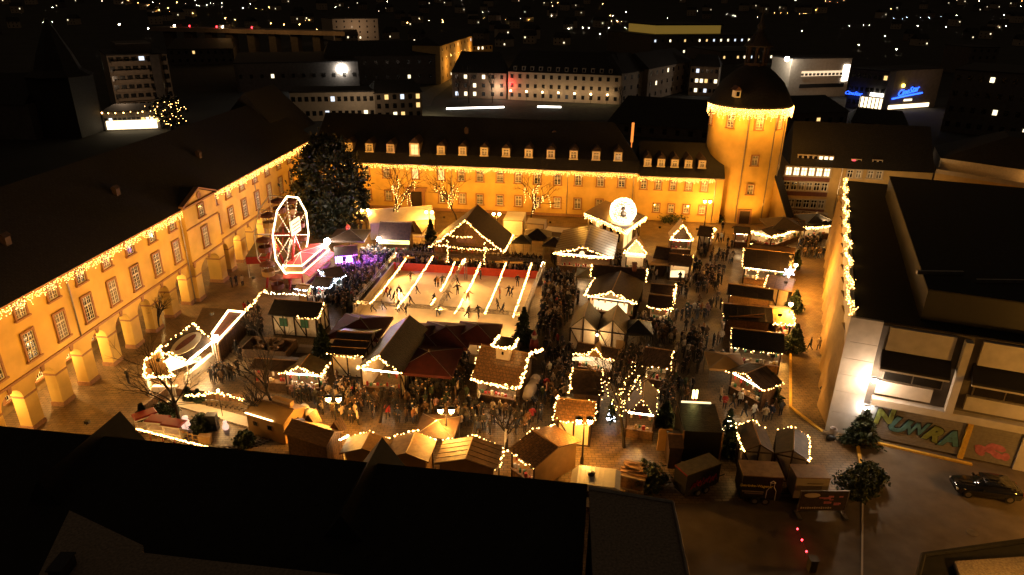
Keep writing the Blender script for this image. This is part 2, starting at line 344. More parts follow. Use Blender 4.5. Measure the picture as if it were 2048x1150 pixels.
for s in (77.8, 85.8): bc.prism([LP(s, .85, 12.2), LP(s, .2, 12.2), LP(s, .2, 12.4), LP(s, .85, 12.4)], [LP(81.8, .85, 13.6), LP(81.8, .2, 13.6), LP(81.8, .2, 13.8), LP(81.8, .85, 13.8)])
bc.ext([LP(y0, .3), LP(77.9, .3), LP(77.9, -.2), LP(y0, -.2)], 11.75, 12.0); bc.ext([LP(85.7, .3), LP(y1, .3), LP(y1, -.2), LP(85.7, -.2)], 11.75, 12.0)
put(bc, 'cornice', M['sand'], lw)
cr = MB(); cr.lathe([(.001, -.05), (.42, -.05), (.5, 0), (.42, .06), (.001, .06)], (0, 0, 0), 16)
cr.v = [LP(81.8, .66, 12.75) + LU * q.x + V((0, 0, 1)) * q.y + LN * q.z for q in cr.v]; fixn(put(cr, 'crest', M['sand'], lw))
rf = MB()                                                              # roof
A = lambda y, off, z: LP(y, off, z)
rf.prism([A(y0, .45, 12.0), A(y0, -7.6, 18.6), A(y0, -15.6, 12.0)], [A(y1 + 1, .45, 12.0), A(y1 + 1, -7.6, 18.6), A(y1 + 1, -15.6, 12.0)])
fixn(put(rf, 'roof', M['slate'], lw))
rf = MB(); rf.prism([A(y1 - 6, -2, 13.2), A(y1 - 6, -8, 20.5), A(y1 - 6, -15, 13.2)], [A(y1 + 9, -2, 13.2), A(y1 + 6, -8, 20.5), A(y1 + 9, -15, 13.2)]); fixn(put(rf, 'pavilion_roof', M['slate'], lw))
rf = MB(); rf.prism([A(77.8, .35, 12.2), A(81.8, .35, 13.7), A(85.8, .35, 12.2)], [A(77.8, -1.2, 12.2), A(81.8, -3, 13.7), A(85.8, -1.2, 12.2)]); fixn(put(rf, 'gable_roof', M['slate'], lw))
for (px, py) in ((13, 487), (233, 388), (398, 314)):                   # little roof hatches
    d = on_plane(px, py, A(60, .45, 12.0), (LU.cross((A(60, -7.6, 18.6) - A(60, .45, 12.0)).normalized())))
    h = MB(); h.box(d + V((0, 0, .25)), (.5, .7, .8)); h.prism([d + V((-.35, -.45, .65)), d + V((.35, -.45, .65)), d + V((0, -.45, 1.0))], [d + V((-.35, .45, .65)), d + V((.35, .45, .65)), d + V((0, .45, 1.0))]); put(h, 'roof_hatch', M['darktile'], lw)
WUP = [36.7, 40.6, 44.6, 48.5, 52.47, 56.32, 60.11, 64.0, 67.9, 71.95, 76.05, 81.7, 85.9 + .2, 89.96, 94.0, 98.2, 102.5, 106.9, 111.1, 115.4, 119.3]
for y in WUP:
    off = .6 if 78 < y < 85.6 else 0
    window(lw, LP(y, off, 10.85), LU, 1.15, 1.45, rows=2); window(lw, LP(y, off, 7.42), LU, 1.2, 2.5, rows=3)
for ya, yb in zip(piers[:-1], piers[1:]): window(lw, LP((ya + yb) / 2, -4.2, 2.2), LU, 1.0, 1.9, rows=2)
for y, off in ((77.75, .2), (98.0, .12), (58.3, .12), (119.5, .15)): pipe(lw, LP(y, off), 5.3 if y != 77.75 else .2, 11.9)
for i, y in enumerate([45.3, 49.1, 56.8, 60.5, 75.8, 90.4, 97.9]):     # hanging lamps under the vault
    p = LP(y, -2.6, 4.1); t = top('arcade_lantern', p, 0, 'small round lantern hanging from the arcade ceiling of the long wing', 'lantern', 'lanterns hanging in the arcade')
    g = MB(); g.ball(p, .13, 8); put(g, 'globe', E['globe'], t); g = MB(); g.tube([p + V((0, 0, .1)), p + V((0, 0, .8))], .015, 4); put(g, 'rod', M['black'], t)
    lamp('lantern_light', p + V((0, 0, -.25)), 720, (1, .58, .18), t)
icicles(LP(y0, .5, 11.85), LP(77.9, .5, 11.85), 'warm icicle lights along the eaves of the long palace wing, before the pediment', step=.22, glow=5, gpow=300, gout=LN * 4.0 - V((0, 0, 1.5)))
icicles(LP(85.8, .5, 11.85), LP(y1, .5, 11.85), 'warm icicle lights along the eaves of the long palace wing, beyond the pediment', step=.22, glow=4, gpow=330, gout=LN * 4.0 - V((0, 0, 1.5)))
# ================================================================== BACK WING
BU = V((1, -.112, 0)).normalized(); BN = V((BU.y, -BU.x, 0))           # BN points towards the camera
if BN.y > 0: BN = -BN
def BP(x, off=0.0, z=0.0): return V((x, 113.3 - .112 * (x - 32), z)) + BN * off
x0, xm, x1 = -36.0, 21.1, 35.5
bw = top('palace_wing', BP(-5), 0, 'ochre two storey palace wing with a row of dormers, behind the ice rink', 'palace wing')
mb = MB(); mb.ext([BP(x0), BP(xm), BP(xm, -16), BP(x0, -16)], 0, 8.45); put(mb, 'wall', M['ochre'], bw)
mb = MB(); mb.ext([BP(xm - .1, .12), BP(x1, .12), BP(x1, .0), BP(xm - .1, .0)], .1, 8.0); mb.ext([BP(xm + .01, 0), BP(x1, 0), BP(x1, -13), BP(xm + .01, -13)], 0, 8.0); put(mb, 'low_wall', M['ochre'], bw)
mb = MB(); mb.ext([BP(x0, .1), BP(xm, .1), BP(xm, 0), BP(x0, 0)], 0, .5); put(mb, 'plinth', M['sand'], bw)
rf = MB()                                                              # mansard-like roof
def roofsec(x, off0, ze, pts): return [BP(x, o, z) for o, z in pts]
prof = [(.55, 8.35), (-1.1, 10.0), (-8.5, 15.4), (-16.5, 8.35)]
rf.prism(roofsec(x0, 0, 0, prof), [BP(xm + .3, .55, 8.35), BP(xm + .3, -1.1, 10.0), BP(xm - 4.2, -8.5, 15.2), BP(xm + .3, -16.5, 8.35)]); fixn(put(rf, 'roof', M['slate'], bw))
rf = MB(); prof2 = [(.6, 7.95), (-1.0, 9.4), (-7, 12.4), (-13.5, 7.9)]
rf.prism(roofsec(xm + .35, 0, 0, prof2), roofsec(x1, 0, 0, prof2)); fixn(put(rf, 'low_roof', M['slate'], bw))
gut = MB(); gut.ext([BP(x0, .62), BP(xm, .62), BP(xm, .3), BP(x0, .3)], 8.22, 8.36); gut.ext([BP(xm + .4, .68), BP(x1, .68), BP(x1, .3), BP(xm + .4, .3)], 7.8, 7.94); put(gut, 'gutter', M['metal'], bw)
BUP = [-33.7, -30.0, -26.26, -22.52, -17.35, -12.71, -9.15, -5.83, -2.32, .87, 4.19, 7.68, 11.23, 15.02, 18.6]
for i, x in enumerate(BUP): window(bw, BP(x, 0, 6.58), BU, 1.12, 1.75, lit=LIT if i in (4, 5) else None, rows=2, label='lit upper window glowing yellow' if i in (4, 5) else None)
for x in (22.3, 24.75, 27.2, 29.8, 32.38): window(bw, BP(x, .12, 6.35), BU, .95, 1.5, rows=2)
for x in (-26.2, -22.4, -12.65, -9.01, -5.88, -2.31, .96, 4.13, 7.73, 11.29, 15.01, 18.5): window(bw, BP(x, 0, 2.45), BU, 1.1, 1.8, rows=2)
for x in (24.8, 27.26, 29.82, 32.45): window(bw, BP(x, .12, 2.35), BU, .95, 1.45, rows=2)
dr = MB(); dx = -17.27                                                  # portal
for s in (-1, 1): dr.box(BP(dx + s * 1.25, .2, 1.75), (.55, .5, 3.5)); dr.box(BP(dx + s * 1.25, .22, .2), (.7, .6, .4))
dr.box(BP(dx, .2, 3.75), (3.6, .6, .55)); dr.box(BP(dx, .25, 4.1), (4.0, .75, .18)); d = put(dr, 'portal', M['sand'], bw)
dr = MB(); dr.box(BP(dx, .05, 1.7), (1.95, .1, 3.4)); put(dr, 'door', M['timber'], d)
for x in (-10.9, 9.4, 20.6, 34.2): pipe(bw, BP(x, .12 if x < 21 else .25), .3, 8.3 if x < 21 else 7.8)
def dormer(parent, x, z, w, h, arch=False, low=False):
    b = -.9 if low else -1.1
    m1 = MB(); m1.ext([BP(x - w / 2 - .22, b + .25), BP(x + w / 2 + .22, b + .25), BP(x + w / 2 + .22, b - 3), BP(x - w / 2 - .22, b - 3)], z - h / 2 - .25, z + h / 2 + .12)
    o = put(m1, 'dormer', M['dormerwall'], parent)
    m2 = MB(); e = w / 2 + .38; zt = z + h / 2 + .12; ap = zt + (.75 if not arch else 1.0)
    m2.prism([BP(x - e, b + .45, zt), BP(x + e, b + .45, zt), BP(x, b + .1, ap)], [BP(x - e, b - 3.2, zt), BP(x + e, b - 3.2, zt), BP(x, b - 3.6, ap)]); put(fix(m2), 'dormer_roof', M['darktile'], o)
    window(o, BP(x, b + .27, z), BU, w, h, rows=2, sur='cream', bars='white', lit=LIT if arch else None)
def fix(m): return m
for x in (-29.3, -25.6, -21.8, -12.8, -9.0, -5.2, -1.4, 2.5, 6.3, 10.2, 14.0, 17.7): dormer(bw, x, 10.75, .95, 1.15)
dormer(bw, -17.5, 10.7, 1.35, 1.9, True)
for x in (22.7, 24.95, 27.2, 29.45, 31.7): dormer(bw, x, 10.0, .8, 1.0, low=True)
for px, py in ((933, 262), (1108, 268)):
    d = Q(px, py, 122.6); h = MB(); h.box(d, (.6, .8, .8)); h.prism([d + V((-.45, -.5, .4)), d + V((.45, -.5, .4)), d + V((0, -.5, .8))], [d + V((-.45, .5, .4)), d + V((.45, .5, .4)), d + V((0, .5, .8))]); put(h, 'roof_hatch', M['darktile'], bw)
icicles(BP(x0, .68, 8.2), BP(xm, .68, 8.2), 'warm icicle lights along the eaves of the palace wing behind the rink', step=.2, maxd=.85, glow=8, gpow=430, gout=BN * 4.0 - V((0, 0, 1.2)))
icicles(BP(xm + .2, .75, 7.8), BP(x1 - 1.6, .75, 7.8), 'warm icicle lights under the low eaves beside the round tower', step=.2, maxd=.8, glow=2, gpow=430, gout=BN * 4.0 - V((0, 0, 1.2)))
# ================================================================== ROUND TOWER
TC = V((40.1, 119.2, 0)); TR = 6.35
tw = top('round_tower', TC, 0, 'thick round ochre tower with a dark dome and lantern', 'tower')
mb = MB(); mb.lathe([(TR + .1, 0), (TR + .05, 1.0), (TR, 1.0), (TR, 18.9), (TR + .15, 19.0), (TR + .15, 19.4)], TC, 64); put(mb, 'wall', M['ochre'], tw, smooth=False)
mb = MB(); mb.lathe([(TR + .55, 19.35), (TR + .55, 19.6), (TR + .3, 19.9), (TR - .3, 21.2), (TR - 1.4, 23.0), (TR - 3.0, 24.5), (1.9, 25.5), (1.8, 25.6)], TC, 48); put(mb, 'dome', M['slate'], tw, smooth=True)
mb = MB(); mb.lathe([(1.9, 25.5), (1.9, 26.0)], TC, 8)
for k in range(8):
    a = k * math.pi / 4 + .39; mb.box(TC + V((1.65 * math.cos(a), 1.65 * math.sin(a), 27.2)), (.3, .3, 2.6))
put(mb, 'lantern', M['timber'], tw)
mb = MB(); mb.lathe([(2.3, 28.5), (2.25, 28.7), (1.5, 29.6), (.8, 30.6), (.45, 31.2), (.7, 31.6), (.3, 32.2), (.08, 34), (.02, 36)], TC, 12); put(mb, 'spire', M['slate'], tw, smooth=True)
def towerwin(px, py, w, h):
    best = None
    for k in range(-90, 91):                                            # the ray meets the near side of the drum
        a = R(-90 + k); n = V((math.cos(a), math.sin(a), 0)); p = on_plane(px, py, TC + n * TR, n)
        t = V((-n.y, n.x, 0)); e = abs((p - TC).dot(t))
        if (best is None or e < best[0]) and n.dot(ray(px, py)) < 0: best = (e, p, n)
    e, p, n = best; r = V((-n.y, n.x, 0)); window(tw, p + n * .03, r, w, h, rows=2)
for px, py, w, h in ((1462, 243, 1.1, 1.9), (1519, 247, 1.1, 1.9), (1424, 238, 1.0, 1.8), (1559, 246, 1.0, 1.8), (1509, 321, 1.0, 1.6), (1500, 379, 1.0, 1.6)): towerwin(px, py, w, h)
for a in (-106, -64, -40): pipe(tw, TC + V((math.cos(R(a)), math.sin(R(a)), 0)) * (TR + .1), .3, 19, .08)
a = R(-93); n = V((math.cos(a), math.sin(a), 0)); r = V((-n.y, n.x, 0)); d = MB(); c = TC + n * (TR + .12)
d.ext([c - r * 1.15 + n * .1, c + r * 1.15 + n * .1, c + r * 1.15 - n * .4, c - r * 1.15 - n * .4], 0, 2.6)
o = put(d, 'door_surround', M['sand'], tw); d = MB(); c2 = c + n * .12; d.ext([c2 - r * .85, c2 + r * .85, c2 + r * .85 - n * .05, c2 - r * .85 - n * .05], .05, 2.3); put(d, 'door', M['timber'], o)
dw = MB(); p = Q(1473, 187, 113.6); dw.box(p, (.9, 1.6, 1.1)); o = put(dw, 'dormer', M['white'], tw); dw = MB(); dw.box(p + V((0, -.83, 0)), (.5, .04, .7)); put(dw, 'pane', M['glass'], o)
dw = MB(); dw.prism([p + V((-.6, -.9, .55)), p + V((.6, -.9, .55)), p + V((0, -.9, 1.2))], [p + V((-.6, 1.5, .55)), p + V((.6, 1.5, .55)), p + V((0, 1.5, 1.2))]); put(dw, 'dormer_roof', M['tile'], o)
ring = [TC + V(((TR + .62) * math.cos(R(a)), (TR + .62) * math.sin(R(a)), 19.35)) for a in range(-185, 6, 4)]
icicles(None or ring[0], None, 'dense icicle light curtain hanging round the top of the round tower', step=.13, maxd=1.9, r=.045, pts=[p for p in ring], glow=0)
for a in (-150, -120, -90, -60, -30): lamp('eaves_fill', TC + V(((TR + 2.2) * math.cos(R(a)), (TR + 2.2) * math.sin(R(a)), 17.2)), 520, SOD, tw, .6)  # added fill lights standing clear of the tower wall
bt = MB(); e0 = TC + V((5.0, -3.6, 0)); dirn = V((.55, -.83, 0))         # sloping buttress wall right of the tower
bt.prism([e0 - V((.8, 0, 0)), e0 + dirn * 4.6 - V((.5, .3, 0)), e0 + dirn * 3.9 + V((0, 0, 1.6)), e0 + V((-.8, 0, 9.2))], [e0 + V((.5, .9, 0)), e0 + dirn * 4.6 + V((.6, .5, 0)), e0 + dirn * 3.9 + V((.9, .8, 1.6)), e0 + V((.5, .9, 9.2))]); fixn(put(bt, 'buttress', M['ochre'], tw))
bt = MB(); bt.prism([e0 + V((-1.0, -.2, 9.25)), e0 + dirn * 4.2 + V((-.7, -.5, 1.2)), e0 + dirn * 4.2 + V((.9, .9, 1.2)), e0 + V((.6, 1, 9.25))], [e0 + V((-1.0, -.2, 9.5)), e0 + dirn * 4.2 + V((-.7, -.5, 1.5)), e0 + dirn * 4.2 + V((.9, .9, 1.5)), e0 + V((.6, 1, 9.5))]); fixn(put(bt, 'buttress_cap', M['slate'], tw))
# ================================================================== RIGHT BUILDING (fin facade, flat roofs)
RC = V((28.54, 51.9, 0)); RF = V((20.7, 47.9, 0)).normalized(); RE = V((13.81, -5.41, 0)).normalized(); RO = V((-RF.y, RF.x, 0))
rb = top('department_store', RC, 0, 'flat roofed concrete store with slanted fins along its side, right of the market', 'store')
def RP(f, e, z=0): return RC + RF * f + RE * e + V((0, 0, z))
LEN = 52; WID = 34
mb = MB(); mb.ext([RP(0.3, 0.3), RP(LEN, .3), RP(LEN, WID), RP(0.3, WID)], 0, 11.15); put(mb, 'body', M['far_dark'], rb)
mb = MB(); mb.ext([RP(.35, .5), RP(LEN - .5, .5), RP(LEN - .5, WID - .2), RP(.35, WID - .2)], 11.18, 11.25); put(mb, 'flat_roof', M['darkroof'], rb)
mb = MB(); mb.ext([RP(0, 0), RP(LEN, 0), RP(LEN, .35), RP(0, .35)], 8.7, 11.4); put(mb, 'parapet', M['concrete'], rb)
n = 13
for i in range(n):                                                      # saw-tooth fins along the side
    f0 = .15 + i * (LEN - .3) / n; f1 = .15 + (i + 1) * (LEN - .3) / n
    q = MB(); a, b = RP(f0, .3), RP(f1, .3); o = RO * 1.15
    q.prism([a + o * .06, a, b, b + o * .95], [v + V((0, 0, 9.0)) for v in (a + o * .02, a, b, b + o * .5)]); fixn(put(q, 'fin', M['fin'], rb))
mb = MB(); up0, up1 = P(1857, 580, 14), P(1780, 355, 14); ud = (up1 - up0).normalized()
ub = [up0, up0 + ud * 42, up0 + ud * 42 + RE * 27, up0 + RE * 27]
mb.ext(ub, 11.25, 13.95); put(mb, 'upper_block', M['black'], rb)
c = sum(ub, V()) / 4; mb = MB(); mb.ext([c + (p - c) * 1.004 for p in ub], 13.96, 14.1); o = put(mb, 'upper_roof', M['darkroof'], rb)
for px, py, w, d in ((1880, 545, 4, .25), (2000, 562, 4, .2)):
    q = P(px, py, 14.3); mb = MB(); mb.box(q, (w, d, .3)); put(mb, 'roof_duct', M['metal'], rb)
def RS(s, z, out=0.0): return RC + RE * s + V((0, 0, z)) - RF * out
def eslab(name, s0, s1, z0, z1, out0, out1, m, parent=rb):
    q = MB(); q.prism([RS(s0, z0, out1), RS(s1, z0, out1), RS(s1, z0, out0), RS(s0, z0, out0)], [RS(s0, z1, out1), RS(s1, z1, out1), RS(s1, z1, out0), RS(s0, z1, out0)]); return put(q, name, M[m], parent)
z = 0
for k, zz in enumerate((2.05, 4.2, 5.9, 7.5, 9.1, 11.35)): eslab('wall_panel', 0, 2.5, z + .03, zz, -.3, .02, 'concrete'); z = zz
eslab('recess', 2.5, 3.05, .1, 11.0, -.28, -.2, 'far_dark')
for k, (s0, s1) in enumerate(((3.1, 7.9), (9.75, 14.6), (16.4, 21.2), (23, 27.9))):
    eslab('parapet_panel', s0, s1, 8.9, 11.0, -.29, .05, 'concrete')
    q = MB(); q.prism([RS(s0 - .2, 8.0, -.29), RS(s1 + .1, 8.0, -.29), RS(s1 + .1, 8.9, -.29), RS(s0 - .2, 8.9, -.29)], [RS(s0 - .2, 7.6, 1.1), RS(s1 + .1, 7.6, 1.1), RS(s1 + .1, 7.8, 1.1), RS(s0 - .2, 7.8, 1.1)]); fixn(put(q, 'canopy', M['black'], rb))
    eslab('canopy_edge', s0 - .2, s1 + .1, 7.45, 7.6, .95, 1.12, 'concrete')
    w = eslab('window', s0 + .3, s1, 6.0, 7.9, -.25, -.1, 'metal'); eslab('pane', s0 + .4, (s0 + s1) / 2 + .1, 6.1, 7.8, -.12, -.08, 'glass', w); eslab('pane', (s0 + s1) / 2 + .2, s1 - .1, 6.1, 7.8, -.12, -.08, 'glass', w)
    eslab('sill_panel', s0, s1 - .6, 4.75, 6.0, -.25, .12, 'concrete')
for s in (8.75, 15.6, 22.2): eslab('pilaster', s - .28, s + .28, 4.3, 10.9, -.25, .5, 'concrete')
eslab('ledge', 3.0, 29, 3.7, 4.35, -.29, .45, 'concrete')
sh1 = eslab('roller_shutter', 3.2, 10.4, .2, 3.65, -.25, -.12, 'shutter'); sh2 = eslab('roller_shutter', 10.9, 14.4, .1, 3.65, -.25, -.12, 'shutter')
eslab('post', 10.45, 10.85, 0, 3.68, -.25, .1, 'kerb'); eslab('corner_wall', 14.45, 29, 0, 3.68, -.25, .05, 'concrete')
q = MB()
for k in range(16):
    for s0, s1 in ((3.25, 10.35), (10.95, 14.35)): q.prism([RS(s0, .25 + k * .21, -.11), RS(s1, .25 + k * .21, -.11), RS(s1, .25 + k * .21, -.135), RS(s0, .25 + k * .21, -.135)], [RS(s0, .33 + k * .21, -.10), RS(s1, .33 + k * .21, -.10), RS(s1, .33 + k * .21, -.135), RS(s0, .33 + k * .21, -.135)])
put(q, 'shutter_slat', M['shutter'], rb)
for k, (ch, m, s, zc, sz) in enumerate((('N', 'lime', 4.2, 2.45, 1.9), ('U', 'teal', 5.4, 1.95, 1.9), ('W', 'teal', 6.78, 1.85, 1.6), ('R', 'lime', 8.15, 1.75, 1.9), ('A', 'teal', 9.45, 1.6, 1.9))):
    tl = V((0, 0, (.22, -.16, .18, -.2, .14)[k])); rr_ = RE + tl; uu_ = V((0, 0, 1)) - RE * tl.z; text(ch, sz, M['black'], RS(s, zc, -.075), rr_, uu_, 'graffiti_outline', sh1, .02, .3, fat=.17 if ch != 'W' else .12); text(ch, sz, M[m], RS(s, zc, -.035), rr_, uu_, 'graffiti', sh1, .03, .3, fat=.10 if ch != 'W' else .045)
for k in range(7):
    q = MB(); s = 11.9 + (k % 4) * .62; zz = .95 + .35 * (k % 3); q.lathe([(.001, 0), (.45, 0), (.5, .01), (.001, .02)], (0, 0, 0), 10); a = random.uniform(0, 3)
    q.v = [RS(s, zz, -.09 + .002 * k) + RE * (p.x * math.cos(a) * 1.1 - p.y * .6 * math.sin(a)) + V((0, 0, 1)) * (p.x * math.sin(a) * .8 + p.y * .6 * math.cos(a)) - RF * p.z for p in q.v]; fixn(put(q, 'graffiti', M['pink'], sh2))
for s, zz, pw, colr in ((2.85, 6.0, 420, (1, .66, .38)), (2.8, 3.2, 150, (1, .76, .56))):
    p = RS(s, zz, .35); t = top('wall_lamp', p, 0, 'bright white wall lamp beside the first store window' if zz > 5 else 'bluish wall lamp above the roller shutter with graffiti', 'wall lamp')
    q = MB(); q.box(p, (.34, .2, .22)); put(q, 'lens', E['flood'], t); q = MB(); q.box(p + RF * .22 + V((0, 0, .14)), (.4, .3, .06)); put(q, 'bracket', M['metal'], t); lamp('lamp_light', p - RF * .9, pw * 1.5, colr, t, .1)
RG = []
for k in range(60):
    f = .3 + k * (LEN - .6) / 59; RG.append(RP(f, -.05 + .14 * math.sin(k * .9) + .1, 11.35 + .18 * math.sin(k * .9)))
garland(RG, 'thick garland of bunched warm lights along the roof edge of the store', step=.05, r=.052, jit=.13, m='icicle')
# ================================================================== FOREGROUND ROOFS
fr = top('near_building', P(600, 930, 0), 0, 'near building with a broad black roof across the bottom of the view', 'building')
a, b = P(-260, 826, 14), P(1175, 968, 14); d = (b - a).normalized(); nrm = V((d.y, -d.x, 0))
q = MB(); q.prism([a, a + nrm * 14 + V((0, 0, -3.2)), a + nrm * 14 + V((0, 0, -8)), a - nrm * 4 + V((0, 0, -5))], [b, b + nrm * 14 + V((0, 0, -3.2)), b + nrm * 14 + V((0, 0, -8)), b - nrm * 4 + V((0, 0, -5))]); fixn(put(q, 'roof', M['darkroof'], fr))
q = MB(); q.ext([a - nrm * 3.4, b - nrm * 3.4, b + nrm * 13.5, a + nrm * 13.5], 0, 8.6); put(q, 'wall', M['far_dark'], fr)
g = [P(1178, 977, 14), P(1345, 1005, 14), P(1376, 1152, 14), P(1395, 1250, 14), P(1190, 1250, 14)]
q = MB(); q.ext(g, 13.7, 14.0); put(q, 'gravel_roof', M['gravelroof'], fr); q = MB(); c = sum(g, V()) / 5; q.ext([c + (p - c) * .96 for p in g], 0, 13.7); put(q, 'side_wall', M['far_dark'], fr)
q = MB(); q.tube([P(1178, 976, 14.05), P(1345, 1004, 14.05), P(1376, 1152, 14.05)], .1, 6); put(q, 'roof_edge', M['metal'], fr)
for k, (px, w, drop, zt) in enumerate(((240, 2.9, 2.3, 14.4), (764, 3.0, 2.2, 14.4))):
    ap = P(px, 822 if k == 0 else 874, zt); hh = nrm * -1
    q = MB(); q.prism([ap - d * w / 2 + V((0, 0, -drop)), ap + d * w / 2 + V((0, 0, -drop)), ap], [ap - hh * 6 - d * w / 2 + V((0, 0, -drop)), ap - hh * 6 + d * w / 2 + V((0, 0, -drop)), ap - hh * 6]); fixn(put(q, 'dormer', M['darkroof'], fr))
ax = [P(75, 1152, 15), P(138, 1020, 15), P(285, 1090, 15), P(285, 1105, 15), P(430, 1122, 15), P(690, 1150, 15), P(690, 1250, 15), P(20, 1250, 15)]
q = MB(); q.ext(ax, 9, 14.9); put(q, 'stair_head', M['far_wall'], fr); q = MB(); c = sum(ax, V()) / 8; q.ext([c + (p - c) * .995 for p in ax], 14.9, 15.0); put(q, 'stair_head_roof', M['gravelroof'], fr)
p = P(125, 1135, 15.3); q = MB(); q.box(p, (.5, .9, .5)); q.box(p + V((0, 0, .28)), (.6, 1.0, .06)); put(q, 'roof_hatch', M['black'], fr)
garland([P(1347, 1008, 13.6), P(1352, 1025, 13.4), P(1350, 1034, 12.6)], 'few white bulbs at the corner of the near black roof', .35, .05, .03, 'bulbw')
cb = top('low_building', P(1900, 1140, 6), 0, 'low flat roofed building at the corner of the yard', 'building')
g = [P(1846, 1112, 5), P(2060, 1082, 5), P(2200, 1300, 5), P(1800, 1300, 5)]; c = sum(g, V()) / 4
q = MB(); q.ext([c + (p - c) * .97 for p in g], 0, 4.7); put(q, 'wall', M['far_wall'], cb); q = MB(); q.ext(g, 4.7, 5); q.tube([g[3] + V((0, 0, .1)), g[0] + V((0, 0, .1)), g[1] + V((0, 0, .1))], .16, 6); put(q, 'roof', M['darkroof'], cb)
q = MB(); g2 = [P(1910, 1122, 5.4), P(2060, 1112, 5.4), P(2060, 1260, 5.4), P(1960, 1260, 5.4)]; q.ext(g2, 5, 5.4); put(q, 'roof_light', M['gravelroof'], cb)
# ================================================================== CAFE BUILDING AND NEIGHBOUR
cf = top('corner_house', (55, 118, 0), 0, 'tall house with grid of white framed windows and a cafe sign beside the round tower', 'house')
K0, K1 = V((48.2, 117.5, 0)), V((70.5, 113.2, 0)); kd = (K1 - K0).normalized(); kn = V((kd.y, -kd.x, 0))
def KP(px, py, off=0.0): return on_plane(px, py, K0, kn) + kn * off
zE = KP(1640, 333).z
q = MB(); q.ext([K0, K1, K1 - kn * 11, K0 - kn * 11], 0, zE); put(q, 'wall', M['far_ochre'], cf)
q = MB(); e = .5
q.prism([K0 + kn * e + V((0, 0, zE)) - kd * .2, K0 - kn * 6 + V((0, 0, zE + 6.6)) + kd * .4, K0 - kn * 11.5 + V((0, 0, zE)) - kd * .2], [K1 + kn * e + V((0, 0, zE)), K1 - kn * 6 + V((0, 0, zE + 6.6)), K1 - kn * 11.5 + V((0, 0, zE))]); fixn(put(q, 'roof', M['slate'], cf))
z8 = lambda x, y: (x / 6.388 + 1540, y / 6.388 + 280)
for r_, (ys, col0, dx_, lit) in enumerate((((395,), 240, 97, True), ((580,), 207, 97, False), ((800,), 172, 96, False))):
    for k in range(6):
        c = KP(*z8(col0 + k * dx_, ys[0] + k * 4), .02)
        window(cf, c, kd, 1.0, 1.45, lit=(E['winw'] if lit else None), rows=1, cols=1, sur='far_white')
        c2 = KP(*z8(col0 - 12 + k * dx_, ys[0] + 88 + k * 4), .04); b = MB(); b.box((0, 0, 0), (1.25, .08, 1.0), Matrix.Translation(c2) @ Matrix.Rotation(math.atan2(kd.y, kd.x), 4, 'Z')); put(b, 'spandrel_panel', M['maroon'], cf)
for k, px in enumerate((1020, 1128, 1280, 1390)): window(cf, KP(*z8(px, 430 + k * 5), .02), kd, .9, 1.3, rows=1, cols=1, sur='far_white')
bnd = MB(); c0, c1 = KP(1555, 438, .3), KP(1632, 432, .3); 
cA, cB = KP(*z8(185, 905), .35), KP(*z8(735, 960), .35)
bnd.prism([cA + V((0, 0, -.45)), cB + V((0, 0, -.45)), cB + V((0, 0, -.45)) - kn * .3, cA + V((0, 0, -.45)) - kn * .3], [cA + V((0, 0, .45)), cB + V((0, 0, .45)), cB + V((0, 0, .45)) - kn * .3, cA + V((0, 0, .45)) - kn * .3]); sgn = put(bnd, 'shop_sign', M['far_white'], cf)
text('Eis Cafe Delizia', .95, M['maroon'], (cA * .68 + cB * .32) + kn * .03, (cB - cA), (0, 0, 1), 'sign_lettering', sgn, .02, .25)
md = MB(); p = KP(*z8(148, 885), .6); md.lathe([(.001, 0), (.75, 0), (.75, .12), (.001, .12)], (0, 0, 0), 20); md.v = [p + kd * v.x + V((0, 0, 1)) * v.y + kn * v.z for v in md.v]; fixn(put(md, 'round_sign', M['far_white'], cf))
def roofbox(parent, px0, py0, px1, py1, n, lits, back=3.0, nm='dormer'):
    s = MB(); off = -.65
    a, b = on_plane(px0, py1, K0 + kn * off, kn), on_plane(px1, py1, K0 + kn * off, kn); zt = on_plane(px0, py0, K0 + kn * off, kn).z
    s.prism([a, b, b - kn * back, a - kn * back], [V((q.x, q.y, zt)) for q in (a, b, b - kn * back, a - kn * back)]); o = put(s, nm, M['far_white'], parent)
    for k in range(n):
        c = a + (b - a) * ((k + .5) / n); g = MB(); g.box((0, 0, 0), ((b - a).length / n * .62, .06, (zt - a.z) * .7), Matrix.Translation(V((c.x, c.y, (a.z + zt) / 2)) + kn * .02) @ Matrix.Rotation(math.atan2(kd.y, kd.x), 4, 'Z')); put(g, 'window', E[lits[k]] if lits.get(k) else M['glass'], o)
roofbox(cf, *z8(348, 185), *z8(815, 250), 7, {4: 'winw', 5: 'winw', 6: 'winw'}); roofbox(cf, *z8(1030, 240), *z8(1165, 300), 2, {0: 'redwin'}); roofbox(cf, *z8(1300, 250), *z8(1435, 310), 2, {})
ch = MB(); p = Q(1635, 258, 124); ch.box(p, (.8, 1.2, 2.6)); put(ch, 'chimney', M['sand'], cf); pipe(cf, KP(1672, 400, .15), 1, zE)
nb = top('corner_house', (72, 108, 0), 0, 'cream house with a lit roof terrace behind the fin walled store', 'house')
N0, N1 = P(1783, 398, 0), P(1790, 330, 8)
n0 = K1 + kd * .3; n1 = n0 + V((9.5, -9.5, 0)); n2 = n1 + V((24, -8, 0))
q = MB(); q.ext([n0, n1, n2, n2 + V((4, 14, 0)), n0 + V((6, 12, 0))], 0, 9.2); put(q, 'wall', M['far_ochre'], nb)
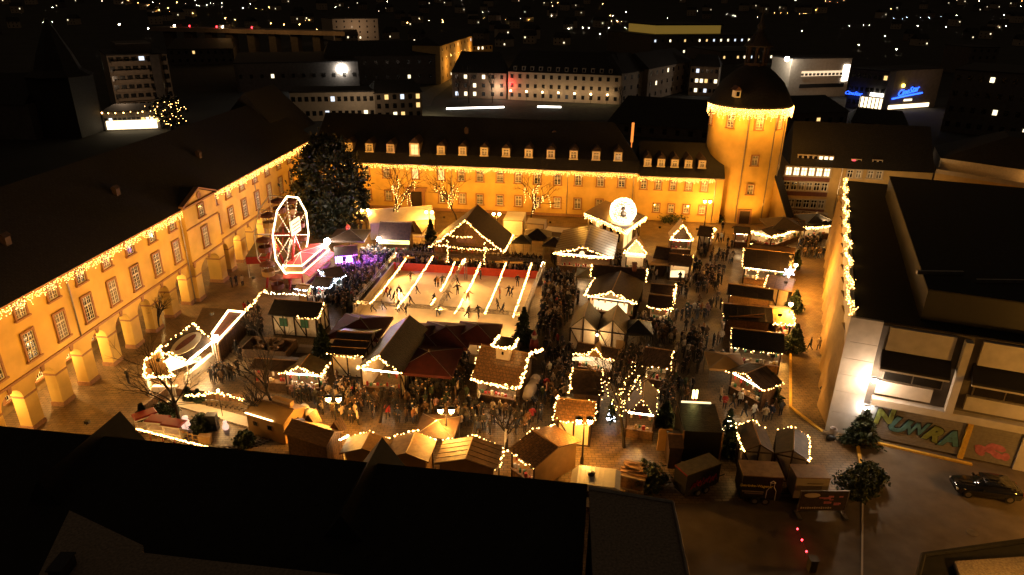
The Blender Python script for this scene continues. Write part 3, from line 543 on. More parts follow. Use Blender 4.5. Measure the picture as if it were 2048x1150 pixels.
q = MB(); cc = (n0 + n2) / 2 + V((2, 8, 0)); q.prism([v + V((0, 0, 11.4)) for v in (n0 + V((1.2, 1.6, 0)), n1 + V((1.6, 1.8, 0)), n2 + V((1, 1.5, 0)), n2 + V((4, 14, 0)), n0 + V((6, 12, 0)))], [v * .45 + cc * .55 + V((0, 0, 15.5)) for v in (n0, n1, n2, n2 + V((4, 14, 0)), n0 + V((6, 12, 0)))]); fixn(put(q, 'roof', M['slate'], nb))
q = MB(); q.ext([n0 + V((1.3, 1.7, 0)), n1 + V((1.7, 1.9, 0)), n2 + V((1, 1.7, 0)), n2 + V((3.9, 13.8, 0)), n0 + V((6, 11.8, 0))], 9.2, 11.38); put(q, 'terrace_wall', M['cream'], nb)
q = MB(); q.wall(n0, n1, 9.2, 9.9, .15); q.wall(n1 + V((.2, 0, 0)), n2, 9.2, 9.9, .15); put(q, 'terrace_parapet', M['far_white'], nb)
for k in range(5):
    c = n1 + (n2 - n1) * (.1 + .18 * k) + V((1.2, 1.75, 10.4)); window(nb, c - V((0, .05, 0)), (n2 - n1), 1.3, 1.5, rows=1, cols=1, sur='far_white', lit=E['winw'] if k == 1 else None)
for k in range(3): window(nb, n0 + (n1 - n0) * (.2 + .3 * k) + V((-.03, -.03, 7.2)), (n1 - n0), 1.1, 1.5, rows=1, cols=1, sur='far_white')
t = nb; lamp('terrace_light', n1 + V((.4, 1.0, 10.6)), 60, WARM, nb); lamp('terrace_light', n1 + V((9, -2.2, 10.6)), 60, WARM, nb); q = MB(); q.ball(n1 + V((.4, 1.0, 10.7)), .1, 6); q.ball(n1 + V((9, -2.2, 10.7)), .1, 6); put(q, 'terrace_lamp', E['globe'], nb)
# ================================================================== MARKET HUTS
FOOT = []                                                               # (centre, rotz, half w, half d) of everything people walk round
def foot(c, rz, hw, hd): FOOT.append((V((c[0], c[1], 0)), rz, hw, hd))
def solve_ridge(Cpx, a, v, he, pitch):
    for k in range(1, 400):
        z = he + k * .02; p = P(*Cpx, z); d = (p - a).dot(v)
        if (z - he) >= d * math.tan(pitch): return d, z
    return 2.0, he + 1
def hut(name, label, cat, Apx, Bpx, he, Cpx=None, ridge='u', pitch=22, depth=None, far=None, mono=False, roof='tarp', wall='wood', open_='f', lampw=60, lcol=WHT, over=.35, timber=False, battens=0, group=None, rise=None, back=True, goods=True, strip='strip', wl=True, flatwall=None, counter='wood'):
    a, b = P(*Apx, he), P(*Bpx, he); u = V((b.x - a.x, b.y - a.y, 0)); W = u.length; u.normalize(); v = V((-u.y, u.x, 0))
    if ridge == 'u':
        if Cpx: d, hr = solve_ridge(Cpx, a, v, he, R(pitch))
        else: d = (depth or 3) / (1 if mono else 2); hr = he + (rise if rise is not None else d * math.tan(R(pitch)))
        D = d if mono else (depth or 2 * d)
    else:
        if Cpx: hr = on_plane(*Cpx, a, v).z
        else: hr = he + (rise or 1.2)
        D = depth or ((P(*far, he) - b).dot(v)); d = D / 2
    rz = math.atan2(u.y, u.x); c = (a + b) / 2 + v * (D / 2); base = V((c.x, c.y, 0))
    t = top(name, base, rz, label, cat, group); foot(base, rz, W / 2 - over + .1, D / 2 - over + .1)
    Wm = WORLD[t.name]; L = lambda x, y, z: Wm @ V((x, y, z))
    hw, hd = W / 2, D / 2; th = .11
    r = MB()
    if ridge == 'u':
        yr = -hd + d if not mono else hd
        sec = [(-hd, he), (yr, hr)] + ([] if mono else [(hd, he)]); low = [(y, z - th) for y, z in sec[::-1]]
        poly = sec + low
        r.prism([L(-hw, y, z) for y, z in poly], [L(hw, y, z) for y, z in poly])
        H = lambda x, y: (he + (y + hd) / d * (hr - he)) if y <= yr else hr - (y - yr) / max(.01, hd - yr) * (hr - he)
        keys = dict(FL=(-hw, -hd, he), FR=(hw, -hd, he), BL=(-hw, hd, he), BR=(hw, hd, he), RL=(-hw, yr, hr), RR=(hw, yr, hr))
    else:
        poly = [(-hw, he), (0, hr), (hw, he), (hw, he - th), (0, hr - th), (-hw, he - th)]
        r.prism([L(x, -hd, z) for x, z in poly], [L(x, hd, z) for x, z in poly])
        H = lambda x, y: hr - abs(x) / hw * (hr - he)
        keys = dict(FL=(-hw, -hd, he), FR=(hw, -hd, he), BL=(-hw, hd, he), BR=(hw, hd, he), RF=(0, -hd, hr), RB=(0, hd, hr))
    ro = fixn(put(r, 'roof', M[roof], t))
    if battens:
        q = MB()
        for k in range(battens + 1):
            f = k / battens
            if ridge == 'u':
                x = -hw + .05 + f * (W - .1); q.tube([L(x, -hd, he + .0), L(x, yr, hr + .0)], .018, 4)
            else:
                y = -hd + .05 + f * (D - .1); q.tube([L(-hw, y, he + .01), L(0, y, hr + .01), L(hw, y, he + .01)], .022, 4)
        put(q, 'batten', M['browntarp'], ro, kind='stuff')
    rc = MB()
    if ridge == 'u': rc.tube([L(-hw, yr, hr + .02), L(hw, yr, hr + .02)], .06, 5)
    else: rc.tube([L(0, -hd, hr + .02), L(0, hd, hr + .02)], .06, 5)
    put(rc, 'ridge_board', M['tanwood'] if roof not in ('redcloth', 'whitetarp') else M[roof], ro)
    iw, idp = hw - over, hd - over; wt = .09
    sides = {'f': ((-iw, -idp), (iw, -idp)), 'b': ((iw, idp), (-iw, idp)), 'l': ((-iw, idp), (-iw, -idp)), 'r': ((iw, -idp), (iw, idp))}
    wm = MB(); tm = MB(); cm = MB(); pm = MB(); gm = MB(); sm = MB(); any_open = False
    for s, ((xa, ya), (xb, yb)) in sides.items():
        pa, pb = V((xa, ya, 0)), V((xb, yb, 0)); dd = (pb - pa); ln = dd.length; dd.normalize(); nn = V((dd.y, -dd.x, 0))   # outward
        if s in open_:
            any_open = True
            for e in (pa, pb): pm = MB(); pm.box(Wm @ V((e.x, e.y, H(e.x, e.y) / 2 - .06)), (.13, .13, H(e.x, e.y) - .14)); put(pm, 'post', M['timber'], t)
            q = [pa + nn * .02, pb + nn * .02, pb - nn * .07, pa - nn * .07]; cm.prism([Wm @ (v_ + V((0, 0, .05))) for v_ in q], [Wm @ (v_ + V((0, 0, .98))) for v_ in q])
            q = [pa + nn * .22, pb + nn * .22, pb - nn * .45, pa - nn * .45]; cm.prism([Wm @ (v_ + V((0, 0, .98))) for v_ in q], [Wm @ (v_ + V((0, 0, 1.05))) for v_ in q])
            if goods:
                n = max(2, int(ln / .32))
                for k in range(n):
                    if random.random() < .8:
                        f = (k + .5) / n; p = pa + dd * (ln * f) - nn * random.uniform(.0, .3); h = random.uniform(.12, .42)
                        gm.box(Wm @ V((p.x, p.y, 1.05 + h / 2)), (random.uniform(.14, .26), random.uniform(.14, .24), h), None, random.randint(0, 3))
                for k in range(max(1, int(ln / .7))):
                    f = (k + .5) / max(1, int(ln / .7)); p = pa + dd * (ln * f) - nn * .12; h = random.uniform(.25, .5); gm.box(Wm @ V((p.x, p.y, he - .35 - h / 2)), (.16, .14, h), None, random.randint(0, 3))
            q = [pa - nn * .12, pb - nn * .12, pb - nn * .2, pa - nn * .2]
            if strip: sm.prism([Wm @ (v_ + V((0, 0, he - .30))) for v_ in q], [Wm @ (v_ + V((0, 0, he - .22))) for v_ in q])
        elif wl:
            nseg = 6
            for k in range(nseg):
                p0, p1 = pa + dd * (ln * k / nseg), pa + dd * (ln * (k + 1) / nseg); q0 = [p0, p1, p1 - nn * wt, p0 - nn * wt]
                z0, z1 = H(p0.x, p0.y) - th - .01, H(p1.x, p1.y) - th - .01
                wm.prism([Wm @ (v_ + V((0, 0, .05))) for v_ in q0], [Wm @ (q0[0] + V((0, 0, z0))), Wm @ (q0[1] + V((0, 0, z1))), Wm @ (q0[2] + V((0, 0, z1))), Wm @ (q0[3] + V((0, 0, z0)))])
            if timber:
                o = nn * .05; nb_ = max(2, int(round(ln / 1.3)))
                for k in range(nb_ + 1):
                    p = pa + dd * (ln * k / nb_) + o; tm.tube([Wm @ (p + V((0, 0, .05))), Wm @ (p + V((0, 0, H(p.x, p.y) - th)))], .075, 4)
                    if k < nb_ and k % 2 == 0: tm.tube([Wm @ (p + V((0, 0, he - .15))), Wm @ (p + dd * (ln / nb_) + V((0, 0, .15)))], .065, 4)
                for zz in (.12, he - .1): tm.tube([Wm @ (pa + o + V((0, 0, zz))), Wm @ (pb + o + V((0, 0, zz)))], .075, 4)
    if wm.v: put(wm, 'wall', M[flatwall or wall], t)
    if tm.v: put(tm, 'timber_frame', M['timber'], t)
    if cm.v: put(cm, 'counter', M[counter], t)
    if gm.v: put(gm, 'goods', [M['goods'], M['red'], M['whitetarp'], M['green']], t, kind='stuff')
    if any_open and lampw:
        if sm.v: put(sm, 'strip_lamp', E[strip], t)
        lamp('stall_light', L(0, -idp * .35 if 'f' in open_ else 0, he - .45), lampw * .8, lcol, t, .2)
    t['_k'] = 0; del t['_k']
    K = {k: L(*q) for k, q in keys.items()}; K['L'] = L; K['t'] = t; K['hw'] = hw; K['hd'] = hd; K['he'] = he; K['hr'] = hr; K['H'] = H; K['W'] = Wm; return K
def gl(K, seq, what, **kw):
    pts = [K[s] + V((0, 0, -.02)) + (K[s] - (K['L'](0, 0, K[s].z))).normalized() * .05 for s in seq.split()]
    return garland(pts, 'warm light string ' + what, **kw)
def valance(K, m='white', side='f', h=.35):
    hw, hd, he, L = K['hw'], K['hd'], K['he'], K['L']
    q = MB(); q.prism([L(-hw + .1, -hd + .02, he - h - .1), L(hw - .1, -hd + .02, he - h - .1), L(hw - .1, -hd + .08, he - h - .1), L(-hw + .1, -hd + .08, he - h - .1)], [L(-hw + .1, -hd + .02, he - .12), L(hw - .1, -hd + .02, he - .12), L(hw - .1, -hd + .08, he - .12), L(-hw + .1, -hd + .08, he - .12)]); return put(q, 'sign_board', M.get(m) or E[m], K['t'])
HS = 'market hut'; GH = 'wooden huts of the Christmas market'
# ---- behind the rink
K = hut('marquee', 'long white canvas marquee in front of the palace portal', 'marquee', (738, 447), (870, 438), 2.8, None, 'u', 24, 6, roof='whitetarp', wall='whitetarp', open_='', over=.12)
q = MB(); p = P(848, 457, 0) ; q.box(p + V((0, -.4, 1.5)), (1.3, .12, 2.4)); sg = put(q, 'doorway_glow', E['signwhite'], None, 'tall glowing white panel for the lit doorway of the long marquee', 'sign'); foot(p, 0, .8, .4)  # glowing slab standing in for a lit doorway
K = hut('snack_hut', 'black roofed hut with a glowing green and yellow sign under the eaves', HS, (755, 478), (820, 480), 2.9, (757, 443), 'u', 45, None, roof='browntarp', wall='wood', open_='f', lampw=160, group=GH)
gm = valance(K, 'signgreen', h=.62); text('Münster', .55, M['red'], K['L'](0, -K['hd'] - .0, 2.45), K['L'](1, 0, 0) - K['L'](0, 0, 0), (0, 0, 1), 'sign_lettering', gm, .02, .2)
p = K['L'](-K['hw'] + .3, -K['hd'] - .4, 3.0); t = top('flood_lamp', p, 0, 'dazzling white flood lamp at the corner of the hut with the green sign', 'flood lamp'); q = MB(); q.ball(p, .34, 10); put(q, 'lens', E['flood'], t); q = MB(); q.tube([p + V((0, .3, .1)), p + V((0, .9, .4))], .04, 5); put(q, 'bracket', M['metal'], t); lamp('flood_light', p + V((0, -.6, 0)), 700, (1, .95, .85), t, .3)
def pavtent(label, px, w, he, hr, m, name='pavilion_tent', rz=-.112, cat='tent', sides=True, drop=.25):
    p = P(*px, he); t = top(name, (p.x, p.y, 0), rz, label, cat); Wm = WORLD[t.name]; L = lambda x, y, z: Wm @ V((x, y, z)); h = w / 2
    q = MB(); cs = [L(-h, -h, he), L(h, -h, he), L(h, h, he), L(-h, h, he)]; apx = L(0, 0, hr); q.add(cs + [apx], [(0, 1, 4), (1, 2, 4), (2, 3, 4), (3, 0, 4)])
    lo = [v - V((0, 0, drop)) for v in cs]; q.add(cs + lo, [(i, 4 + i, 4 + (i + 1) % 4, (i + 1) % 4) for i in range(4)]); o = put(q, 'canopy', M[m], t)
    q = MB(); [q.tube([(c.x, c.y, 0), (c.x, c.y, he)], .05, 5) for c in [L(x * (h - .15), y * (h - .15), 0) for x in (-1, 1) for y in (-1, 1)]] if sides else q.tube([L(0, 0, 0), L(0, 0, hr + .25)], .06, 6); put(q, 'pole', M['metal'], t)
    q = MB(); [q.tube([c, apx], .03, 4) for c in cs]; put(q, 'rib', M['metal'], o); foot(t.location, rz, .4 if not sides else h - .2, .4 if not sides else h - .2); return t
pavtent('small brown canvas pavilion beside the hut with the green sign', (829, 458), 3.2, 2.5, 3.9, 'orangetarp')
K = hut('big_chalet', 'big gabled chalet outlined with light strings behind the rink', 'chalet', (858.6, 494), (1006.7, 504.4), 3.0, (932.5, 440), 'v', far=(1023.7, 469), roof='browntarp', wall='wood', open_='f', over=.5, lampw=500, lcol=WARM, group=None, strip=None)
gl(K, 'FL RF FR BR', 'along the gable and eaves of the big chalet behind the rink', step=.11, r=.085)
L = K['L']; hd = K['hd']; hw = K['hw']; hr = K['hr']; he = K['he']
garland([L(-hw * .78, -hd, he + .35), L(hw * .78, -hd, he + .35)], 'warm light string along the tie beam of the big chalet', .12, .08)
garland([L(-hw * .5, -hd, he + 1.1), L(-hw * .5, -hd, .8)], 'warm light string down the first post of the big chalet', .12, .07); garland([L(hw * .5, -hd, he + 1.1), L(hw * .5, -hd, .8)], 'warm light string down the second post of the big chalet', .12, .07)
garland([L(-hw * .42, -hd, he + 1.9), L(hw * .2, -hd, he + 1.95)], 'short warm light string high in the gable of the big chalet', .14, .07)
sgn = MB(); sgn.box((0, 0, 0), (2.8, .06, .6), WORLD[K['t'].name] @ Matrix.Translation((0, -hd + .2, he + 1.25))); sgn = put(sgn, 'sign_board', M['wood'], K['t'])
q = MB(); q.tube([L(-hw * .5, -hd + .3, 0), L(-hw * .5, -hd + .3, he + 1)], .12, 6); q.tube([L(hw * .5, -hd + .3, 0), L(hw * .5, -hd + .3, he + 1)], .12, 6); q.tube([L(-hw * .8, -hd + .3, he + .3), L(hw * .8, -hd + .3, he + .3)], .12, 6); put(q, 'gable_truss', M['timber'], K['t'])
def container(label, A, B, he, dep, m, name='container', cat='container'):
    a, b = P(*A, he), P(*B, he); u = V((b.x - a.x, b.y - a.y, 0)); w = u.length; u.normalize(); v = V((-u.y, u.x, 0)); rz = math.atan2(u.y, u.x); c = (a + b) / 2 + v * dep / 2
    t = top(name, (c.x, c.y, 0), rz, label, cat); Wm = WORLD[t.name]; foot(t.location, rz, w / 2, dep / 2)
    q = MB(); q.box((0, 0, he / 2 + .08), (w - .1, dep - .1, he - .16), Wm); put(q, 'body', M[m], t)
    q = MB()
    for sx in (-1, 1):
        for sy in (-1, 1): q.box((sx * (w / 2 - .06), sy * (dep / 2 - .06), he / 2), (.14, .14, he), Wm)
    for sy in (-1, 1): q.box((0, sy * (dep / 2 - .06), he - .06), (w, .15, .13), Wm); q.box((0, sy * (dep / 2 - .06), .1), (w, .15, .13), Wm)
    put(q, 'frame', M['far_wall'], t); return t, Wm, w, dep
container('white site container behind the big chalet ridge', (1006, 440), (1046, 442), 2.6, 5, 'white'); container('white container with double doors right of the big chalet', (1050, 446), (1088, 449), 2.6, 3, 'far_white')
t, Wm, w, dp = container('cream toilet wagon with lettering in front of the palace wing', (1088, 462), (1148, 468), 2.4, 2.6, 'cream', 'toilet_wagon', 'wagon'); text('Toiletten', .5, M['timber'], Wm @ V((.3, -dp / 2 - .0, 1.4)), Wm.to_3x3() @ V((1, 0, 0)), (0, 0, 1), 'lettering', t, .02)
for px, w, hr, mm, lb in (((1075, 470), 4.2, 3.6, 'browntarp', 'dark brown pavilion tent right of the big chalet'), ((1108, 484), 3.2, 3.3, 'browntarp', 'small dark pavilion tent behind the hall with sheet metal roof'), ((1044, 478), 3.0, 3.2, 'olive', 'olive pavilion tent against the side of the big chalet')): pavtent(lb, px, w, 2.5, hr, mm)
K = hut('drinks_hall', 'wide hall with a shiny sheet metal roof and a low lit gable', 'hall', (1106, 506), (1228, 516), 2.9, (1160, 493), 'v', far=(1246, 470), roof='purpleroof', wall='wood', open_='f', over=.5, lampw=420, lcol=(1, .55, .22), battens=9)
gl(K, 'FL RF FR', 'along the low gable of the hall with the metal roof', step=.11, r=.085); gl(K, 'FL FR', 'straight across the front of the hall with the metal roof', step=.13, r=.075)
q = MB(); q.ball(K['L'](-.2, -K['hd'] + .1, 3.15), .36, 10); put(q, 'round_sign', E['signwarm'], K['t'])
# pavilion with the lit globe
a, b, c = P(1168, 425, 3.7), P(1252, 460, 3.7), P(1292, 432, 3.7); u = (b - a); v = (c - b); u.z = v.z = 0
gp = top('glass_pavilion', (a + c) / 2 - V((0, 0, 3.7)), math.atan2(u.y, u.x), 'flat roofed pavilion with glass front carrying a big lit globe', 'pavilion')
d4 = a + v; foot((a + c) / 2, math.atan2(u.y, u.x), u.length / 2, v.length / 2)
cen = (a + c) / 2
q = MB(); pl = [V((p.x, p.y, 0)) for p in (a, b, c, d4)]; cz = V((cen.x, cen.y, 0)); ins = [cz + (p - cz) * .86 for p in pl]; q.ext(ins, 0, 3.2); put(q, 'wall', M['cream'], gp)
q = MB(); q.ext(pl, 3.2, 3.7); put(q, 'fascia', M['far_white'], gp); q = MB(); q.ext([cz + (p - cz) * .96 for p in pl], 3.7, 3.8); put(q, 'roof', M['purpleroof'], gp)

n1 = (ins[2] - ins[1]).normalized(); 
for k in range(4):
    p = ins[1] + (ins[2] - ins[1]) * (.12 + .25 * k); o = V((n1.y, -n1.x, 0)) * .04; w = (ins[2] - ins[1]).length * .1; q = MB(); q.ext([p - n1 * w + o, p + n1 * w + o, p + n1 * w - o, p - n1 * w - o], .4, 2.9); put(q, 'window', E['win'] if k < 2 else M['glass'], gp)
n2 = (ins[1] - ins[0]).normalized()
for k in range(5):
    p = ins[0] + (ins[1] - ins[0]) * (.1 + .19 * k); o = V((n2.y, -n2.x, 0)) * .04; w = .42; q = MB(); q.ext([p - n2 * w + o, p + n2 * w + o, p + n2 * w - o, p - n2 * w - o], 1.0, 2.9); put(q, 'window', M['glass'] if k != 1 else E['win'], gp)
icicles(None or a, None, 'gold icicle lights hanging round the roof of the pavilion with the globe', step=.16, maxd=.8, r=.05, m='bulb', pts=[a + V((0, 0, -.05)) - V((0, .1, 0)), b + V((.05, -.1, -.05)), c + V((.1, 0, -.05))])
gc = P(1246, 422, 5.75); gt = top('globe_light', gc - V((0, 0, 2.0)), 0, 'big dazzling globe of white lights on the pavilion roof', 'globe')
q = MB(); Rg = 1.95
for i in range(17):
    la = -80 + i * 10; rr = Rg * math.cos(R(la)); n = max(6, int(44 * math.cos(R(la))))
    for k in range(n):
        A_ = 2 * math.pi * (k + .5 * (i % 2)) / n; q.octa(gc + V((rr * math.cos(A_), rr * math.sin(A_), Rg * math.sin(R(la)))) + V((random.gauss(0, .05), random.gauss(0, .05), random.gauss(0, .05))), random.choice((.07, .09, .11)))
put(q, 'bulb', E['snowglobe'], gt, kind='stuff')
q = MB(); q.ball(gc, Rg * .88, 20); put(q, 'sphere', M['whitetarp'], gt, smooth=True); q = MB(); q.lathe([(1.7, -2.1), (1.75, -1.75), (1.2, -1.6)], gc, 20); put(q, 'stand', M['white'], gt); lamp('globe_glow', gc + V((0, -2.6, .5)), 500, (1, .8, .55), gt, .8)
q = MB(); fp = gc + V((-.3, -1.95, .9)); q.ball(fp, .34, 8); q.ball(fp + V((.1, 0, -.8)), .5, 8); put(q, 'dark_figure', M['hair'], gt)
K = hut('ticket_kiosk', 'narrow kiosk with a glowing triangular gable beside the pavilion', 'kiosk', (1250, 505), (1293, 508), 3.3, (1271, 480), 'v', depth=2.6, roof='orangetarp', wall='cream', open_='f', over=.25, lampw=90)
gl(K, 'FL RF FR FL', 'round the triangular gable of the narrow kiosk', step=.10, r=.085); valance(K, 'signwarm', h=.5)
K = hut('gable_hut', 'steep A-shaped hut with ornate lit gable under the hedge bank', HS, (1341, 478), (1386, 480), 2.6, (1365, 449), 'v', depth=3.2, roof='orangetarp', wall='wood', open_='f', over=.2, lampw=120, group=GH)
gl(K, 'FL RF FR', 'on the steep ornate gable of the A-shaped hut', step=.09, r=.095); gl(K, 'FL FR', 'across the front of the A-shaped hut', step=.11, r=.09)
K = hut('market_hut', 'half timbered hut with brown roof and bright end, left of the tower door', HS, (1394, 470), (1424, 474), 2.5, (1399, 451), 'u', 30, depth=3.6, roof='browntarp', wall='cream', open_='r', timber=True, lampw=90, group=GH)
gl(K, 'FR RR BR', 'over the end of the half timbered hut near the tower door', step=.13, r=.085)
K = hut('market_hut', 'small brown stand with lit front before the tower door', HS, (1468, 466), (1502, 468), 2.5, (1470, 452), 'u', 26, roof='browntarp', wall='wood', open_='f', lampw=60, group=GH); gl(K, 'FL FR', 'on the small brown stand before the tower door', step=.2)
K = hut('cafe_stand', 'brightly lit stand with a curved front of lights under the cafe sign', 'stand', (1545, 474), (1606, 452), 2.6, None, 'u', 18, 4, roof='browntarp', wall='whitetarp', open_='fl', lampw=380, over=.3, strip='shop'); gl(K, 'BL FL FR', 'thick and curved on the bright stand under the cafe sign', step=.06, r=.09, jit=.12)
K = hut('cafe_stand', 'long lit stand at the far corner between the cafe and the fin walled store', 'stand', (1610, 455), (1668, 449), 2.6, None, 'u', 16, 3.6, roof='browntarp', wall='whitetarp', open_='f', lampw=260, strip='shop'); gl(K, 'FL FR', 'thick along the long stand in the far corner', step=.06, r=.09, jit=.12)
pavtent('broad black umbrella in front of the cafe sign, between the stands', (1632, 438), 5.0, 3.0, 4.0, 'black', 'parasol', 0, 'parasol', False); pavtent('broad brown umbrella beside the buttress of the tower', (1565, 448), 5.5, 3.0, 4.2, 'browntarp', 'parasol', 0, 'parasol', False)
# ---- right hand row
K = hut('market_hut', 'hut with a tan gable roof and a few bulbs, behind the four panel black roof', HS, (1503, 500), (1590, 510), 2.6, (1507, 487), 'u', 20, roof='tanwood', wall='wood', open_='', group=GH); gl(K, 'BL RL', 'on the ridge of the tan roofed hut', step=.3)
K = hut('market_hut', 'hut with a black roof of four tarpaulin panels', HS, (1485, 533), (1587, 545), 2.6, (1488, 496), 'u', 26, roof='tarp', wall='cream', open_='fl', timber=True, battens=4, lampw=90, group=GH); gl(K, 'RL FL', 'down the left edge of the four panel black roof', step=.13); 
garland([K['L'](-K['hw'] + .1, -K['hd'], 2.45), K['L'](-K['hw'] + 2.0, -K['hd'], 2.4), K['L'](-K['hw'] + 2.0, -K['hd'], 1.0)], 'warm light string dropping beside the counter of the four panel hut', .12, .07)
K = hut('star_stall', 'stall with a pinkish board roof and a big paper star on its corner', HS, (1530, 573), (1584, 583), 2.6, (1533, 549), 'u', 22, roof='tanwood', wall='cream', open_='l', timber=True, lampw=60, battens=3, group=GH)
gl(K, 'FL RL', 'down the left edge of the star stall roof', step=.12, r=.08)
sp_ = Q(1579, 544, K['RR'].y); st = top('paper_star', sp_ - V((0, 0, .8)), 0, 'six pointed white star lantern glowing on the star stall', 'star lantern'); q = MB(); rr = [(.85 if k % 2 == 0 else .38) for k in range(12)]
ring = [sp_ + V((rr[k] * math.sin(k * math.pi / 6), 0, rr[k] * math.cos(k * math.pi / 6))) for k in range(12)]; q.add(ring + [sp_ + V((0, -.25, 0)), sp_ + V((0, .25, 0))], [(k, (k + 1) % 12, 12) for k in range(12)] + [((k + 1) % 12, k, 13) for k in range(12)]); put(q, 'star', E['star'], st); q = MB(); q.tube([sp_ - V((0, 0, .8)), sp_ - V((0, 0, 2.2))], .03, 4); put(q, 'rod', M['metal'], st); lamp('star_glow', sp_ + V((0, -.6, 0)), 60, (.85, .85, 1), st, .4)
K = hut('market_hut', 'black roofed hut with a tan ridge strip, just before the star stall', HS, (1453, 588), (1546, 601), 2.6, (1455, 567), 'u', 20, roof='tarp', wall='wood', open_='l', lampw=50, group=GH, battens=3)
K = hut('market_hut', 'black roofed hut with two loose planks lying on its roof', HS, (1447, 636), (1547, 646), 2.6, (1451, 607), 'u', 20, roof='tarp', wall='wood', open_='l', lampw=50, group=GH, battens=7); gl(K, 'RL FL', 'down the left edge of the black roof with loose planks', step=.3)
for k in (0, 1): q = MB(); x0_ = -K['hw'] + .6 + k * .3; q.tube([K['L'](x0_, -K['hd'] + .2 + .05, K['H'](x0_, -K['hd'] + .2) + .09), K['L'](x0_ + 3.6, -K['hd'] + .6 + k * .5, K['H'](0, -K['hd'] + .6 + k * .5) + .09)], .07, 4); put(q, 'plank', M['tanwood'], None, 'loose tan plank, %s of two on the black hut roof' % ('lower' if k == 0 else 'upper'), 'plank')
K = hut('grill_stall', 'open roofed orange grill stall between two dark firs', HS, (1548, 645), (1589, 649), 2.6, (1551, 618), 'u', 14, roof='orangetarp', wall='orangetarp', open_='fr', lampw=220, lcol=WARM, group=GH); gl(K, 'FL FR RR', 'along the front and right edge of the orange grill stall', step=.09, r=.085, jit=.1)
K = hut('market_hut', 'hut with a creased black tarpaulin and tan ridge boards, beside the yellow kerb', HS, (1463, 694), (1571, 707), 2.7, (1469, 657), 'u', 22, roof='tarp', wall='wood', open_='fl', lampw=60, battens=2, group=GH); gl(K, 'RL FL FR', 'on the edges of the hut with the creased black tarpaulin', step=.28)
K = hut('fruit_stall', 'gabled brown stall selling fruit from a slanted crate front', HS, (1454, 741), (1527, 781), 2.6, (1487, 745), 'v', far=(1563, 762), roof='browntarp', wall='wood', open_='f', lampw=110, lcol=WARM, battens=4, group=GH); gl(K, 'FL RF FR BR', 'along the gable and side of the fruit stall', step=.2, r=.075)
pavtent('small tan canopy adjoining the fruit stall on its left', (1450, 721), 3.6, 2.4, 3.0, 'orangetarp')
# ---- centre right
K = hut('market_hut', 'dark roofed hut with a tan top and a white lit menu board below', HS, (1336, 524), (1385, 529), 2.8, (1338, 506), 'u', 24, roof='browntarp', wall='cream', open_='f', lampw=110, group=GH); valance(K, 'wood'); gl(K, 'RR', 'x') if 0 else None
garland([K['RL'] + (K['RR'] - K['RL']) * .6, K['RR'], K['RR'] * .6 + K['FR'] * .4], 'short warm light string at the top corner of the hut with the menu board', .16)
q = MB(); q.box(K['L'](-.2, -K['hd'] - .1, 1.25), (1.9, .08, .95)); put(q, 'menu_board', E['signwarm'], K['t'])
K = hut('market_hut', 'low dark hut squeezed between kiosk and menu board hut', HS, (1306, 515), (1336, 519), 2.7, (1309, 492), 'u', 24, roof='browntarp', wall='wood', open_='', group=GH)
pavtent('tan counter awning on the right of the narrow kiosk', (1318, 520), 3.0, 2.3, 2.6, 'orangetarp')
K = hut('mulled_wine_house', 'large dark cross roofed house with a dazzling white counter', 'house', (1170, 592), (1275, 606), 2.9, (1217, 583), 'v', depth=7.0, roof='browntarp', wall='cream', open_='f', timber=True, over=.45, lampw=330, strip='shop'); gl(K, 'BL FL RF FR', 'over the wide gable of the house with the dazzling counter', step=.08, r=.09, jit=.1)
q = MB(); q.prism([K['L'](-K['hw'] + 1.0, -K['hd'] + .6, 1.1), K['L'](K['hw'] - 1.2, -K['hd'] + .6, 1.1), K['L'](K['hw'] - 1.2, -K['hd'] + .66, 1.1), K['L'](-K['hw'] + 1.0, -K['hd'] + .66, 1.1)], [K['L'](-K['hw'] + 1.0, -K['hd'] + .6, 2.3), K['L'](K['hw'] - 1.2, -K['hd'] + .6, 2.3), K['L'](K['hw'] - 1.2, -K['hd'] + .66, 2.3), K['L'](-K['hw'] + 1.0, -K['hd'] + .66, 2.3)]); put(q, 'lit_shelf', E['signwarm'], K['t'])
K2 = hut('mulled_wine_house', 'rear part of the cross roofed house with a lit left gable', 'house', (1181, 553), (1291, 563), 3.0, (1186, 529), 'u', 24, roof='browntarp', wall='cream', open_='l', timber=True, lampw=60); gl(K2, 'RL FL', 'on the left gable of the rear cross roofed house', step=.13, r=.08); gl(K2, 'RR FR', 'on the right gable of the rear cross roofed house', step=.13, r=.08)
q = MB(); cpx = K2['L'](K2['hw'] * .55, K2['hd'] * -.3, K2['hr'] + .35); q.box(cpx, (.5, .5, 1.0)); q.box(cpx + V((0, 0, .55)), (.62, .62, .12)); put(q, 'chimney', M['maroon'], K2['t'])
pavtent('small olive side canopy with lights left of the cross roofed house', (1176, 545), 3.0, 2.5, 3.1, 'olive')
K = hut('market_hut', 'farther half of the double hut with flat dark boards and lit right edge', HS, (1300, 583), (1350, 588), 2.6, (1302, 567), 'u', 18, roof='browntarp', wall='wood', open_='', group=GH)
K = hut('market_hut', 'nearer half of the double hut with lights along its front', HS, (1294, 613), (1345, 619), 2.6, (1296, 588), 'u', 18, roof='browntarp', wall='wood', open_='fr', lampw=90, group=GH); gl(K, 'FL FR RR', 'along the front of the nearer half of the double hut', step=.12, r=.08, jit=.09)
ga, gb = K['RR'], P(1352, 568, 3.0); garland([ga, gb], 'warm light string on the right edge of the farther half of the double hut', .13, .08)
K = hut('twin_gable_house', 'half timbered house wall with its left gable of two', 'timber house', (1139, 655), (1194, 661), 2.8, (1168, 633), 'v', depth=4.2, roof='olive', wall='cream', open_='', timber=True, over=.12)
